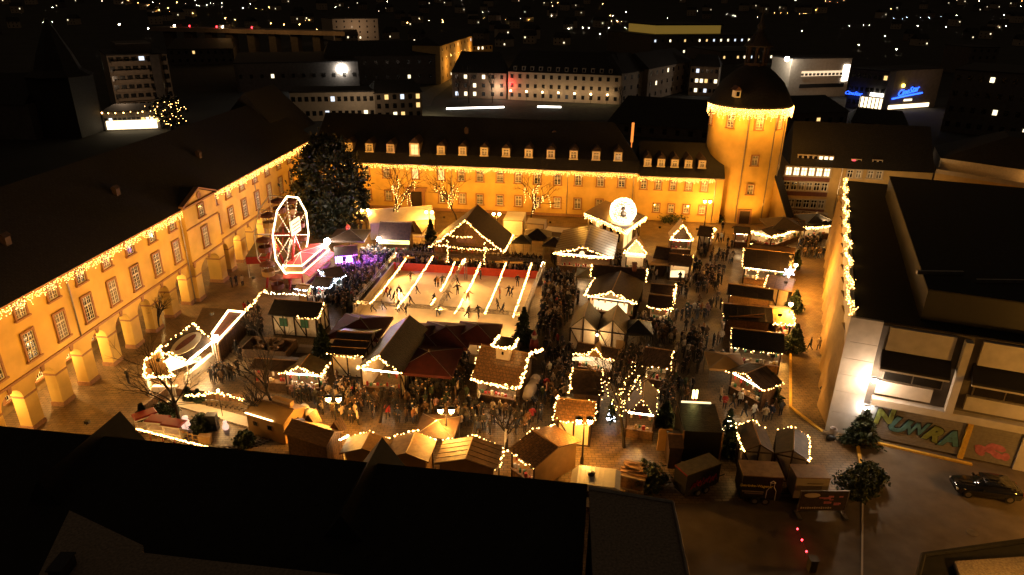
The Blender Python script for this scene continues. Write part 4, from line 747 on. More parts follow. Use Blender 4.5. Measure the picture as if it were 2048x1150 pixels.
K = hut('twin_gable_house', 'half timbered house with a doorway, right gable of two', 'timber house', (1196, 661), (1252, 668), 2.8, (1225, 640), 'v', depth=4.2, roof='olive', wall='cream', open_='', timber=True, over=.12)
p = K['L'](-K['hw'], -K['hd'] - .5, 2.5); t = top('fill_lantern', p, 0, 'small lantern added between the two gables to light the timbered wall', 'lantern'); q = MB(); q.ball(p, .13, 8); put(q, 'globe', E['globe'], t); q = MB(); q.tube([p, p + V((0, .5, .2))], .02, 4); put(q, 'bracket', M['black'], t); lamp('lantern_light', p + V((0, -.5, -.2)), 90, (1, .58, .24), t, .2)  # lantern added to brighten the twin gable front
q = MB(); q.box((0, 0, 0), (.95, .06, 1.9), K['W'] @ Matrix.Translation((1.0, -K['hd'] + .05, 1.0))); put(q, 'door', M['orangetarp'], K['t'])
pavtent('black pavilion tent against the right end of the twin gabled house', (1275, 655), 3.2, 2.5, 3.5, 'black')
K = hut('waffle_hut', 'small hut with a little lit gable over a bright counter, before the twin gabled house', HS, (1149, 706), (1232, 720), 2.6, (1155, 684), 'u', 28, roof='browntarp', wall='cream', open_='f', lampw=170, lcol=(1, .76, .5), group=GH)
L = K['L']; hw, hd, he = K['hw'], K['hd'], K['he']
q = MB(); q.prism([L(-.8, -hd - .08, he), L(.8, -hd - .08, he), L(0, -hd - .08, he + .95)], [L(-.8, -hd + 1.6, he), L(.8, -hd + 1.6, he), L(0, -hd + 1.6, he + .95)]); put(q, 'gablet', M['orangetarp'], K['t'])
garland([L(-hw, -hd - .1, he), L(-.9, -hd - .12, he + .05), L(0, -hd - .12, he + 1.0), L(.9, -hd - .12, he + .05), L(hw, -hd - .1, he)], 'warm light string tracing the little gable of the waffle hut', .10, .085)
q = MB(); q.box(L(-1.2, -hd + .1, 2.05), (2.2, .06, .4)); put(q, 'sign_board', E['signwarm'], K['t'])
K = hut('market_hut', 'hut with wide brown roof lit on its right edge, near the bare tree', HS, (1284, 730), (1341, 738), 2.6, (1290, 694), 'u', 26, roof='browntarp', wall='cream', open_='f', lampw=60, battens=3, group=GH); gl(K, 'RR FR', 'down the right edge of the dark brown hut beside the bare tree', step=.12, r=.07); gl(K, 'FR FL', 'along the front of the dark brown hut beside the bare tree', step=.35, r=.07)
K = hut('market_hut', 'hut with smooth brown roof and thick lights on its left edge', HS, (1140, 785), (1207, 791), 2.6, (1148, 738), 'u', 30, roof='browntarp', wall='wood', open_='r', lampw=40, group=GH); gl(K, 'RL FL', 'thick on the left edge of the smooth brown roof', step=.10, r=.08)
K = hut('market_hut', 'white timbered hut with reddish shingle roof behind the twin lamp', HS, (1108, 838), (1188, 847), 2.7, (1127, 797), 'u', 27, roof='shingle', wall='cream', open_='l', timber=True, lampw=90, group=GH); gl(K, 'BL RL FL FR', 'round the left edge of the reddish shingle roof', step=.17, r=.08); gl(K, 'RL RR FR', 'round the ridge of the reddish shingle roof', step=.25, r=.065)
K = hut('market_tent', 'tall dark gabled tent traced with a single light string, behind the lit bare tree', 'tent', (1252, 822), (1312, 830), 2.8, (1277, 800), 'v', far=(1331, 783), roof='browntarp', wall='browntarp', open_='f', over=.1, lampw=130, lcol=WARM); gl(K, 'FL RF FR BR RB BL', 'tracing every edge of the tall dark gabled tent', step=.22, r=.06)
# ---- centre
K = hut('timber_hut', 'half timbered hut with green shutters and a crumpled black roof', 'hut', (535, 629), (634, 637), 2.7, (552, 598), 'u', 27, roof='tarp', wall='cream', open_='', timber=True)
gl(K, 'RR FR', 'down the right roof edge of the hut with green shutters', step=.13, r=.08); garland([K['FR'], K['FR'] * .6 + K['FL'] * .4], 'warm light string along half the eaves of the hut with green shutters', .18, .075)
for x in (-1.3, 1.2):
    q = MB(); q.box((0, 0, 0), (.9, .05, 1.0), K['W'] @ Matrix.Translation((x, -K['hd'] + .27, 1.75))); put(q, 'shutter', M['green'], K['t'])
KB = hut('long_barn', 'long gabled barn with black roof and lit half timbered front among the red parasols', 'barn', (714, 737), (803, 747), 3.0, (756.5, 712), 'v', far=(857, 661), roof='tarp', wall='cream', open_='f', timber=True, over=.3, lampw=160, lcol=WARM); gl(KB, 'FL RF FR', 'along the front gable of the long barn', step=.10, r=.095)
K = hut('side_barn', 'low side wing of the barn with four black roof strips and a white timbered wall', 'barn', (656, 708), (728, 713), 2.7, (683, 662), 'u', 18, roof='tarp', wall='cream', open_='', timber=True, over=.25); 
q = MB()
for k in range(4): f = k / 3.0; y_ = -K['hd'] + f * K['hd'] * .96; q.tube([K['L'](-K['hw'], y_, K['H'](0, y_) + .02), K['L'](K['hw'], y_, K['H'](0, y_) + .02)], .05, 4)
put(q, 'batten', M['paleboard'], K['t'], kind='stuff'); gl(K, 'FL FR', 'along the eaves of the low side wing of the barn', step=.11, r=.08)
for px, w, lb in (((722, 652), 5.6, 'dark red parasol at the left behind the barn'), ((838, 668), 5.4, 'dark red parasol touching the barn roof'), ((893, 668), 5.6, 'dark red parasol in the middle of the row beside the rink'), ((955, 664), 4.8, 'dark red parasol at the right end by the rink corner'), ((858, 719), 5.8, 'dark red parasol nearest the shingled hut, over the beer tables')): pavtent(lb, px, w, 2.6, 3.5, 'redcloth', 'parasol', -.13, 'parasol', False, .3)
K = hut('shingled_hut', 'hut with a glossy wet shingle roof, small roof dormer and bright front', 'hut', (942, 757), (1040, 775), 2.7, (965, 691), 'u', 36, roof='shingle', wall='wood', open_='f', lampw=240, over=.45, lcol=(1, .7, .4))
gl(K, 'FL FR', 'along the front eaves of the wet shingled hut', step=.07, r=.095); gl(K, 'RL FL', 'up the left edge of the wet shingled roof', step=.26, r=.07); garland([K['FR'], K['RR'], K['RR'] + V((1.4, 1.2, -.1))], 'thick bright light string up the right edge of the wet shingled roof', .06, .10)
L = K['L']; dz = K['H'](0, -K['hd'] + 2.2)
q = MB(); q.box((0, 0, 0), (1.3, 1.6, 1.3), K['W'] @ Matrix.Translation((.1, -K['hd'] + 2.6, dz + .55))); o = put(q, 'dormer', M['far_white'], K['t'])
q = MB(); q.box((0, 0, 0), (1.8, 2.2, .12), K['W'] @ Matrix.Translation((.1, -K['hd'] + 2.6, dz + 1.3))); put(q, 'dormer_roof', M['timber'], o); q = MB(); q.box((0, 0, 0), (.18, .05, .3), K['W'] @ Matrix.Translation((.1, -K['hd'] + 1.78, dz + .6))); put(q, 'opening', M['glass'], o)
garland([L(-.85, -K['hd'] + 3.6, dz + 1.42), L(-.85, -K['hd'] + 1.45, dz + 1.42), L(1.05, -K['hd'] + 1.45, dz + 1.42), L(1.05, -K['hd'] + 3.6, dz + 1.42)], 'bright light string round the small dormer on the shingled hut', .06, .09)
q = MB(); pA = L(K['hw'] - .2, -K['hd'] + .8, 0); dv = (L(0, 1, 0) - L(0, 0, 0)); q.tube([pA + dv * .2 + V((.6, 0, .95)), pA + dv * 1.4 + V((.5, 0, 1.1)), pA + dv * 2.6 + V((.6, 0, 1.2))], [.5, .6, .5], 10); q.ball(pA + dv * 3.0 + V((.6, 0, 1.3)), .6, 10); put(q, 'tarpaulin_roll', M['greytarp'], None, 'pale grey rounded tarpaulin bundle leaning along the shingled hut', 'tarpaulin', smooth=True)
sp_ = P(1068, 705, 0); t = top('santa_figure', sp_, 0, 'tall red and white Santa figure behind the right end of the shingled hut', 'figure'); q = MB(); q.lathe([(.05, 0), (.5, .05), (.55, .8), (.42, 1.5), (.25, 1.75), (.001, 1.8)], sp_, 12); put(q, 'robe', M['red'], t, smooth=True); q = MB(); q.ball(sp_ + V((0, 0, 2.0)), .3, 10); put(q, 'head', M['skin'], t); q = MB(); q.lathe([(.3, 2.1), (.22, 2.4), (.03, 2.75)], sp_, 10); put(q, 'hat', M['red'], t); q = MB(); q.lathe([(.001, 1.5), (.26, 1.75), (.29, 1.95), (.2, 2.02)], sp_ + V((0, -.12, 0)), 10); q.lathe([(.34, 2.06), (.36, 2.12), (.34, 2.2)], sp_, 10); put(q, 'beard', M['white'], t)
K = hut('toy_stall', 'toy stall with a gabled dark roof and colourful goods, before the low barn wing', HS, (563, 746), (640, 751), 2.5, (606, 734), 'v', far=(660, 725), roof='olive', wall='wood', open_='fr', lampw=170, lcol=(1, .8, .62), over=.25, group=GH); gl(K, 'FL RF FR BR', 'over the gable of the toy stall', step=.11, r=.085)
K = hut('market_hut', 'flat dark roofed hut left of the toy stall, goods hanging at its front', HS, (497, 738), (584, 744), 2.5, (508, 716), 'u', 16, roof='browntarp', wall='wood', open_='f', lampw=90, lcol=WARM, group=GH)
# pen with four tubs
c0 = P(540, 704, 0); pn = top('planter_pen', c0, -.1, 'low wooden pen holding four round tubs, near the half timbered hut', 'pen'); foot(c0, -.1, 2.6, 1.6); Wm = WORLD[pn.name]; q = MB()
for x, y, w, d in ((0, -1.5, 5, .1), (0, 1.5, 5, .1), (-2.5, 0, .1, 2.9), (2.5, 0, .1, 2.9)): q.box((x, y, .5), (w, d, 1.0), Wm)
put(q, 'board', M['wood'], pn)
for x in (-.9, .8):
    for y in (-.6, .65):
        p = Wm @ V((x, y, 0)); b_ = top('tub', p, 0, 'round wooden tub standing in the low pen', 'tub', 'four tubs in the pen'); q = MB(); q.lathe([(.42, 0), (.6, .9), (.52, .9), (.45, .7), (.001, .7)], p, 14); put(q, 'shell', M['wood'], b_); q = MB(); q.lathe([(.58, .5), (.6, .56), (.58, .62)], p, 14); put(q, 'hoop', M['metal'], b_)
q = MB(); p = P(612, 703, 0); q.prism([p + V((-1, -.4, .02)), p + V((1, -.4, .02)), p + V((1.1, .5, .02)), p + V((-1, .5, .02))], [p + V((-.7, -.2, .7)), p + V((.8, -.2, .6)), p + V((.9, .3, .65)), p + V((-.7, .3, .75))]); put(q, 'tarpaulin_bundle', M['greytarp'], None, 'grey covered bundle on the reddish ground behind the toy stall', 'bundle')
# ---- left: ornate stall, diagonal lit tent, dark roof
K = hut('candy_stall', 'large roasted almond stall with an ornate oval board on its slanting roof', 'stall', (383, 716), (424, 680), 2.6, (318, 697), 'u', 30, None, True, roof='browntarp', wall='whitetarp', open_='fl', lampw=900, strip='shop', over=.3) if 0 else None
def slant(name, label, px4, hs, m, legs=True, cat='stall', th=.12):
    pts = [P(x, y, h) for (x, y), h in zip(px4, hs)]; c = sum(pts, V()) / 4; t = top(name, (c.x, c.y, 0), 0, label, cat); q = MB(); q.prism([p - V((0, 0, th)) for p in pts], pts); fixn(put(q, 'roof', M[m], t))
    if legs:
        for p in pts: q = MB(); q.tube([(p.x * .96 + c.x * .04, p.y * .96 + c.y * .04, 0), (p.x * .96 + c.x * .04, p.y * .96 + c.y * .04, p.z - th)], .06, 5); put(q, 'post', M['white'], t)
    return t, pts, c
t, pts, c = slant('candy_stall', 'large almond stall with an oval painted board on its slanting roof', [(372, 722), (424, 680), (385, 647), (316, 698)], (2.6, 2.6, 4.0, 4.0), 'browntarp')
foot(c, .75, 3.0, 2.0); nrm_ = ((pts[1] - pts[0]).cross(pts[3] - pts[0])).normalized(); uu = (pts[2] - pts[3]).normalized(); vv = nrm_.cross(uu); cc = c + nrm_ * .1 + uu * -.3
q = MB(); q.lathe([(.001, 0), (1.0, 0), (1.0, .1), (.001, .1)], (0, 0, 0), 20); q.v = [cc + uu * v_.x * 2.3 + vv * v_.y * .8 + nrm_ * v_.z for v_ in q.v]; o = fixn(put(q, 'oval_board', M['whitetarp'], t)); q = MB(); q.lathe([(.001, 0), (.8, 0), (.8, .05), (.001, .05)], (0, 0, 0), 20); q.v = [cc + uu * v_.x * 2.2 + vv * (v_.y * .35 + .1) + nrm_ * (v_.z + .11) for v_ in q.v]; fixn(put(q, 'board_stripe', M['maroon'], o))
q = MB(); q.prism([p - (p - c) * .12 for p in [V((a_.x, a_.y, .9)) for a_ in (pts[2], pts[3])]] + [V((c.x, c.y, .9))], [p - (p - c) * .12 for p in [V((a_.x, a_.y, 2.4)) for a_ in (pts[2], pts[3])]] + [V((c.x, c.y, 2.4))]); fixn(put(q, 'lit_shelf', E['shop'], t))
q = MB(); a_, b_ = [V((p.x, p.y, 0)) for p in (pts[0], pts[1])]; q.wall(a_, b_, .05, 1.05, .5); put(q, 'counter', M['whitetarp'], t); lamp('stall_light', (pts[0] + pts[1]) / 2 + V((.3, -.3, -.3)), 620, WHT, t, .3); lamp('stall_light', c + V((0, 0, -1.2)), 300, WHT, t, .3); q = MB(); q.tube([pts[0] - V((0, 0, .2)), pts[1] - V((0, 0, .2))], .09, 6); put(q, 'strip_lamp', E['strip'], t)
garland([pts[0], pts[3], pts[2], pts[1]], 'thick warm light string round the slanting roof with the oval board', .09, .115, .10)
t, pts2, c2 = slant('candy_stall', 'rounded end section of the almond stall with glowing white walls', [(290, 752), (345, 752), (318, 700), (290, 722)], (2.5, 2.5, 3.0, 3.0), 'orangetarp'); foot(c2, 0, 2, 1.6)
q = MB(); a_ = [V((p.x, p.y, 0)) for p in pts2]; q.wall(a_[0], a_[3], .05, 2.3, .08); q.wall(a_[0] + V((.1, .5, 0)), a_[1] + V((-.1, .5, 0)), .05, 1.0, .4); put(q, 'wall', M['whitetarp'], t); lamp('stall_light', c2 + V((.2, -.2, -.7)), 520, WHT, t, .3); q = MB(); q.tube([pts2[0] + V((.2, .3, -.25)), pts2[1] + V((-.2, .3, -.25))], .08, 6); put(q, 'strip_lamp', E['strip'], t)
garland([pts2[2], pts2[3], pts2[0], pts2[1], pts2[2]], 'thick warm light string round the rounded end of the almond stall', .08, .11, .10)
for px, py, ss in ((455, 690, 0), (378, 738, 1)):
    p = P(px, py, 0); t = top('display_cart', p, .5, 'white display table covered in sweets in front of the almond stall' if ss else 'low pale box table beside the diagonal lit tent', 'table'); foot(p, 0, .8, .6); Wm = WORLD[t.name]; q = MB(); q.box((0, 0, .85), (2.6 if ss else 1.3, 1.1, .1), Wm); put(q, 'tabletop', M['whitetarp'], t)
    for sx in (-1, 1): q = MB(); q.box((sx * (1.1 if ss else .5), 0, .4), (.1, .9, .8), Wm); put(q, 'leg', M['metal'], t)
    if ss:
        q = MB(); [q.box((random.uniform(-1.1, 1.1), random.uniform(-.4, .4), 1.0), (.3, .25, random.uniform(.15, .4)), Wm, random.randint(0, 2)) for _ in range(16)]; put(q, 'sweets', [M['whitetarp'], M['pink'], M['goods']], t, kind='stuff'); lamp('cart_light', p + V((.2, -.6, 1.9)), 160, (1, .93, .85), t, .2); q = MB(); q.ball(p + V((.1, -.2, 2.0)), .25, 8); put(q, 'lamp_globe', E['strip'], t); q = MB(); q.tube([p + V((.1, 0, .9)), p + V((.1, -.2, 2.0))], .03, 5); put(q, 'lamp_post', M['metal'], t)
t, pts, c = slant('shooting_stall', 'diagonal booth with an open roof edged in bright neon tubes', [(434, 684), (489, 625), (457, 622), (424, 668)], (2.6, 2.6, 3.2, 3.2), 'maroon', cat='booth'); foot(c, .9, 2.6, 1.2)
q = MB(); [q.tube([a_ + V((0, 0, .06)), b_ + V((0, 0, .06))], .10, 6) for a_, b_ in zip(pts, pts[1:] + pts[:1])]; put(q, 'neon_tube', E['tube'], t); q = MB(); a_, b_ = [V((p.x, p.y, 0)) for p in pts[:2]]; q.wall(a_, b_, .05, 2.3, .1); put(q, 'wall', M['wood'], t); lamp('booth_light', c + V((0, 0, -.6)), 200, WHT, t, .3); q = MB(); q.ball(pts[0] + V((-.2, .2, .3)), .42, 8); put(q, 'corner_lamp', E['strip'], t)
t, pts, c = slant('dark_tent', 'flat dark canopy between the arcade and the neon booth', [(388, 652), (424, 668), (457, 618), (405, 615)], (2.4, 2.4, 2.7, 2.7), 'browntarp', cat='canopy'); foot(c, .6, 2.2, 2)
garland([P(489, 622, 2.6), P(522, 585, 2.7), P(534, 581, 2.7)], 'warm light string climbing past the neon booth towards the ferris wheel', .12, .085); garland([P(528, 584, 2.7), P(570, 587, 2.7), P(612, 590, 2.7)], 'white light string on the fence in front of the ferris wheel', .12, .07, m='bulbw')
# ---- front row
K = hut('dark_hut', 'dark brown boarded hut with two tiny dormers, at the left end of the front row', 'hut', (566, 866), (652, 893), 2.9, (584, 838), 'u', 28, roof='tanwood', wall='wood', open_='', over=.2)
for x in (-1.2, 1.4): q = MB(); L = K['L']; y_ = .9; z_ = K['H'](x, y_ + .0); q.prism([L(x - .5, y_, z_ - .1), L(x + .5, y_, z_ - .1), L(x, y_, z_ + .65)], [L(x - .5, y_ + 1, z_ - .5), L(x + .5, y_ + 1, z_ - .5), L(x, y_ + 1, z_ + .65)]); put(q, 'dormer', M['wood'], K['t'])
K = hut('market_hut', 'pale boarded hut beside the dark brown hut, in the front row', HS, (678, 907), (772, 914), 2.6, (728, 897), 'v', far=(786, 880), roof='paleboard', wall='orangetarp', open_='b', lampw=120, lcol=WARM, group=GH); gl(K, 'BL RB BR', 'on the far gable of the pale boarded hut beside the dark hut', step=.22, r=.08)
garland([K['BL'] + V((0, 0, .1)), K['BL'] + V((-.5, -.9, .35))], 'short dazzling neon tube at the corner of the pale boarded hut', .04, .1, .02, 'bulbw')
K = hut('market_hut', 'pale boarded hut third from the left in the front row', HS, (768, 916), (857, 924), 2.6, (800, 905), 'v', far=(875, 880), roof='paleboard', wall='orangetarp', open_='b', lampw=120, lcol=WARM, group=GH); gl(K, 'BL RB BR', 'on the far gable of the third hut of the front row', step=.17, r=.085)
K = hut('market_hut', 'hut with a roof of large square pale panels, in the middle of the front row', HS, (868, 927), (994, 941), 2.6, (934, 919), 'v', far=(1012, 893), roof='paleboard', wall='orangetarp', open_='b', lampw=160, lcol=WARM, group=GH, battens=5); gl(K, 'BL RB BR FR', 'on the far gable of the hut with square pale panels', step=.2, r=.08)
K = hut('market_hut', 'angled hut with rough brown roof and tan canvas wall next to the caravan', HS, (1068, 936), (1162, 882), 2.7, (1119, 893), 'v', far=(1027, 893), roof='shingle', wall='orangetarp', open_='l', lampw=160, lcol=WARM, timber=False, group=GH, over=.25); gl(K, 'BR RB BL FL', 'round the far gable and left side of the angled hut', step=.24, r=.085)
def camper(label, A, B, he, dep, m, cat='caravan', name='caravan'):
    t, Wm, w, dp = container(label, A, B, he, dep, m, name, cat); return t, Wm, w, dp
a, b = P(1137, 966, 2.5), P(1240, 979, 2.5); a.z = b.z = 0; u = (b - a); w = u.length; u.normalize(); v = V((-u.y, u.x, 0)); rz = math.atan2(u.y, u.x); c = (a + b) / 2 + v * 1.1; t = top('caravan', (c.x, c.y, 0), rz, 'white caravan with rounded roof parked behind the angled hut', 'caravan'); Wm = WORLD[t.name]; foot(c, rz, w / 2, 1.2)
q = MB(); sec = [(-w / 2 + .5, .5), (-w / 2, 1.2), (-w / 2 + .1, 2.0), (-w / 2 + .6, 2.55), (w / 2 - .4, 2.6), (w / 2, 2.4), (w / 2, .5)]; q.prism([Wm @ V((x, -1.1, z)) for x, z in sec], [Wm @ V((x, 1.1, z)) for x, z in sec]); fixn(put(q, 'body', M['white'], t))
q = MB(); q.box((-.6, -1.11, 1.7), (1.2, .03, .55), Wm); q.box((1.0, -1.11, 1.7), (.9, .03, .55), Wm); put(q, 'window', M['glass'], t); q = MB(); q.lathe([(.25, 0), (.3, .18), (.05, .25)], Wm @ V((-w / 2 + 1.6, .1, 2.56)), 10); put(q, 'roof_vent', M['black'], t)
q = MB(); [q.tube([Wm @ V((x_, -1.1, 2.6)), Wm @ V((x_, 1.1, 2.6))], .02, 4) for x_ in [(-w / 2 + .8 + .35 * k) for k in range(int((w - 1.4) / .35))]]; put(q, 'roof_rib', M['white'], t)
q = MB(); [q.tube([Wm @ V((.3, s * 1.12, .33)), Wm @ V((.3, s * .9, .33))], .33, 14) for s in (-1, 1)]; put(q, 'wheel', M['rubber'], t); lamp('porch_light', Wm @ V((-.8, 1.5, 2.9)), 60, WARM, t)
t, Wm, w, dp = container('open crate wagon full of brown boards next to the white caravan', (1240, 950), (1290, 962), 1.3, 2.2, 'wood', 'crate_wagon', 'wagon'); q = MB(); [q.box((random.uniform(-w / 2 + .4, w / 2 - .4), random.uniform(-.7, .7), 1.35), (random.uniform(.8, 1.6), .2, .12), Wm) for _ in range(12)]; put(q, 'plank', M['tanwood'], t, kind='stuff')
def trailer(label, A, B, C, he, wallm, roofm, name='trailer'):
    a, b = P(*A, he), P(*B, he); u = (b - a); w = u.length; u.normalize(); v = V((-u.y, u.x, 0)); dep = abs((P(*C, he) - a).dot(v)); rz = math.atan2(u.y, u.x); c = (a + b) / 2 + v * dep / 2; t = top(name, (c.x, c.y, 0), rz, label, 'trailer'); Wm = WORLD[t.name]; foot(c, rz, w / 2, dep / 2)
    q = MB(); q.box((0, 0, he / 2 + .28), (w - .06, dep - .06, he - .7), Wm); put(q, 'body', M[wallm], t); q = MB(); q.box((0, 0, he - .04), (w, dep, .08), Wm); put(q, 'roof', M[roofm], t)
    for x in (-.35, .45): q = MB(); q.tube([Wm @ V((x, -dep / 2 - .04, .33)), Wm @ V((x, -dep / 2 + .2, .33))], .33, 14); o = put(q, 'wheel', M['rubber'], t); q = MB(); q.tube([Wm @ V((x, -dep / 2 - .06, .33)), Wm @ V((x, -dep / 2, .33))], .18, 12); put(q, 'rim', M['metal'], o)
    q = MB(); q.tube([Wm @ V((w / 2, 0, .45)), Wm @ V((w / 2 + 1.3, 0, .45))], .05, 5); q.box((0, 0, .42), (w - .2, dep - .3, .12), Wm); put(q, 'chassis', M['black'], t); return t, Wm, w, dep
t, Wm, w, dp = trailer('black drinks trailer with yellow lettering and a white bottle outline', (1487, 950), (1569, 955), (1479, 919), 2.7, 'black', 'paleboard', 'drinks_trailer')
rx = Wm.to_3x3() @ V((1, 0, 0)); text('Getränke-Wagener', .31, M['yellowtext'], Wm @ V((-.42, -dp / 2 - .0, 1.75)), rx, (0, 0, 1), 'lettering', t, .02); q = MB(); q.box((-.6, -dp / 2 + .02, 1.2), (1.6, .03, .10), Wm); q.box((-.5, -dp / 2 + .02, 1.02), (1.4, .03, .07), Wm); put(q, 'small_print', M['far_wall'], t)
q = MB(); bx = w / 2 - .75; out = [(-.35, .5), (-.35, 1.35), (-.14, 1.75), (-.16, 2.1), (.16, 2.1), (.14, 1.75), (.35, 1.35), (.35, .5)]; q.tube([Wm @ V((bx + x, -dp / 2 + .0, z)) for x, z in out], .03, 4); q.tube([Wm @ V((bx - .2, -dp / 2, 2.12)), Wm @ V((bx, -dp / 2, 2.3)), Wm @ V((bx + .2, -dp / 2, 2.12))], .05, 4); put(q, 'bottle_outline', M['white'], t)
t, Wm, w, dp = trailer('white box trailer with a grey tarpaulin roof next to the drinks trailer', (1594, 955), (1663, 957), (1586, 928), 2.6, 'far_white', 'paleboard', 'box_trailer'); q = MB(); q.box((-.2, -dp / 2 + .02, 1.6), (1.9, .03, .5), Wm); q.box((.2, -dp / 2 + .02, 2.05), (1.2, .03, .12), Wm); put(q, 'faded_print', M['far_wall'], t)
t, Wm, w, dp = trailer('dark trailer set askew with a tan lid and red lettering', (1375, 951), (1444, 926), (1353, 928), 2.5, 'black', 'olive', 'snack_trailer'); q = MB(); [q.tube([Wm @ V((-w * .35 + k * w * .09, -dp / 2 - .02, 1.0 + .1 * (k % 3))), Wm @ V((-w * .35 + k * w * .09 + .3, -dp / 2 - .02, 1.5 + .15 * (k % 2))), Wm @ V((-w * .35 + k * w * .09 + .42, -dp / 2 - .02, 1.1))], .06, 4) for k in range(8)]; put(q, 'red_lettering', M['red'], t); q = MB(); q.tube([Wm @ V((-w / 2, -dp / 2, 2.45)), Wm @ V((-w / 2, dp / 2, 2.45))], .05, 5); put(q, 'edge_trim', M['red'], t)
# banner frame
a, b = P(1594, 1030, 0), P(1686, 1030, 0); t = top('advert_banner', (a + b) / 2, math.atan2((b - a).y, (b - a).x), 'dark advertising banner on a metal frame before the box trailer', 'banner'); Wm = WORLD[t.name]; w = (b - a).length; foot((a + b) / 2, 0, w / 2, .3)
q = MB(); q.box((0, 0, 1.35), (w, .05, 1.7), Wm); o = put(q, 'cloth', M['hair'], t); q = MB(); q.box((0, .04, 2.24), (w + .2, .06, .07), Wm); q.box((0, .04, .46), (w + .2, .06, .07), Wm); q.box((-w / 2 - .06, .04, 1.1), (.07, .07, 2.2), Wm); q.box((w / 2 + .06, .04, 1.1), (.07, .07, 2.2), Wm); [q.box((x, -.1, .08), (.3, 1.0, .14), Wm) for x in (-w / 2, w / 2)]; put(q, 'frame', M['metal'], t)
q = MB(); q.lathe([(.001, 0), (.5, 0), (.5, .02), (.001, .02)], (0, 0, 0), 18); q.v = [Wm @ V((v_.x * 1.2 - w * .27, -.035 - v_.z, 1.9 + v_.y * .42)) for v_ in q.v]; fixn(put(q, 'oval_logo', M['far_white'], o))
q = MB(); [q.box((random.uniform(-w * .05, w * .44), -.04, 1.35 + random.uniform(-.3, .45)), (random.uniform(.2, .6), .02, random.uniform(.08, .25)), Wm) for _ in range(9)]; put(q, 'photo_print', M['pink'], o, kind='stuff'); q = MB(); [q.box((-w * .45 + k * .17, -.04, .72), (.11, .02, .12 if k % 3 else .18), Wm) for k in range(14)]; put(q, 'small_print', M['far_white'], o, kind='stuff')
for A_, B_, C_, F_, lb in (((1488, 901), (1549, 906), (1523, 889), (1540, 872), 'left of the two joined grey timber tents beside the dark stage, edged with green lights'), ((1551, 906), (1618, 921), (1586, 900), (1606, 884), 'right of the two joined grey timber tents, next to the drinks trailers')):
    K = hut('twin_tent', lb, 'tent', A_, B_, 2.6, C_, 'v', depth=3.4, roof='browntarp', wall='greytarp', open_='b', timber=True, over=.08, lampw=60); gl(K, 'FR BR RB BL' if 'right' in lb else 'FL BL RB BR', 'over the %s grey timber tent' % ('right hand' if 'right of' in lb else 'left hand'), step=.13, r=.08)
# stage box
a, b = P(1368, 862, 3.0), P(1446, 866, 3.0); u = (b - a); w = u.length; u.normalize(); v = V((-u.y, u.x, 0)); c = (a + b) / 2 + v * 1.8; rz = math.atan2(u.y, u.x); t = top('stage', (c.x, c.y, 0), rz, 'dark stage box with a lit white front beam and torn black cover', 'stage'); Wm = WORLD[t.name]; foot(c, rz, w / 2, 2.0)
q = MB(); q.box((0, -1.8, 1.5), (w, .12, 3.0), Wm); q.box((-w / 2, 0, 1.5), (.12, 3.6, 3), Wm); q.box((w / 2, 0, 1.5), (.12, 3.6, 3), Wm); put(q, 'wall', M['black'], t); q = MB(); q.prism([Wm @ V(p) for p in ((-w / 2, -1.85, 2.9), (w / 2, -1.85, 2.9), (w / 2, 1.8, 3.3), (-w / 2, 1.8, 3.3))], [Wm @ V(p) for p in ((-w / 2, -1.85, 3.05), (w / 2, -1.85, 3.05), (w / 2, 1.8, 3.45), (-w / 2, 1.8, 3.45))]); put(q, 'cover', M['tarp'], t)
q = MB(); q.box((0, 1.95, 3.4), (w * .8, .2, .2), Wm); put(q, 'front_beam', E['signwarm'], t); lamp('stage_light', Wm @ V((0, 2.6, 3.0)), 160, WARM, t); 
for sx in (-1, 1): q = MB(); q.tube([Wm @ V((sx * w / 2, -1.9, 0)), Wm @ V((sx * w / 2, -1.9, 3.1))], .08, 5); put(q, 'post', M['tanwood'], t)
p = Wm @ V((-.1, 2.4, 0)); t = top('candle_lamp', p, 0, 'pair of tall red and yellow candle lamps behind the stage', 'lamp'); 
for x in (-.12, .16): q = MB(); q.tube([p + V((x, 0, 0)), p + V((x, 0, 3.6))], .08, 8); put(q, 'shaft', M['red'], t); q = MB(); q.tube([p + V((x, 0, 3.6)), p + V((x, 0, 4.4))], .10, 8); put(q, 'flame', E['candle'], t)
q = MB(); p = P(1326, 905, 0); q.box(p + V((0, 0, 1.3)), (1.15, .12, 2.2)); o = put(q, 'notice_board', M['orangetarp'], None, 'plain orange upright board on the ground left of the dark stage', 'board')
K = hut('brown_tent', 'brown canvas shelter between the orange board and the dark stage', 'tent', (1338, 895), (1368, 897), 2.2, None, 'u', 18, 2.6, roof='browntarp', wall='browntarp', open_='', over=.1)
pavtent('low dark pavilion under the twin lamp at the bottom of the market', (875, 852), 3.4, 2.4, 3.0, 'browntarp')
# ================================================================== ICE RINK
zi = lambda x, y: (x / 4.423 + 680, y / 4.423 + 380)
r0, r1 = P(789, 541, .0), P(1074, 559, .0); ru = (r1 - r0).normalized(); rv = V((ru.y, -ru.x, 0)); RL_ = (r1 - r0).length; RD = 24.0
def RK(u, v, z=0.0): return r0 + ru * u + rv * v + V((0, 0, z))
rink = top('ice_rink', RK(RL_ / 2, RD / 2), 0, 'square outdoor ice rink with a red banner along its far side', 'ice rink')
q = MB(); q.ext([RK(0, 0), RK(RL_, 0), RK(RL_, RD), RK(0, RD)], -.1, .12); fixn(put(q, 'ice', M['ice'], rink))
q = MB()
for a, b in ((RK(-.15, .0), RK(-.15, RD)), (RK(RL_ + .15, RD), RK(RL_ + .15, 0)), (RK(RL_, RD + .15), RK(0, RD + .15))): q.wall(a, b, 0, 1.1, .12)
fixn(put(q, 'board', M['far_white'], rink))
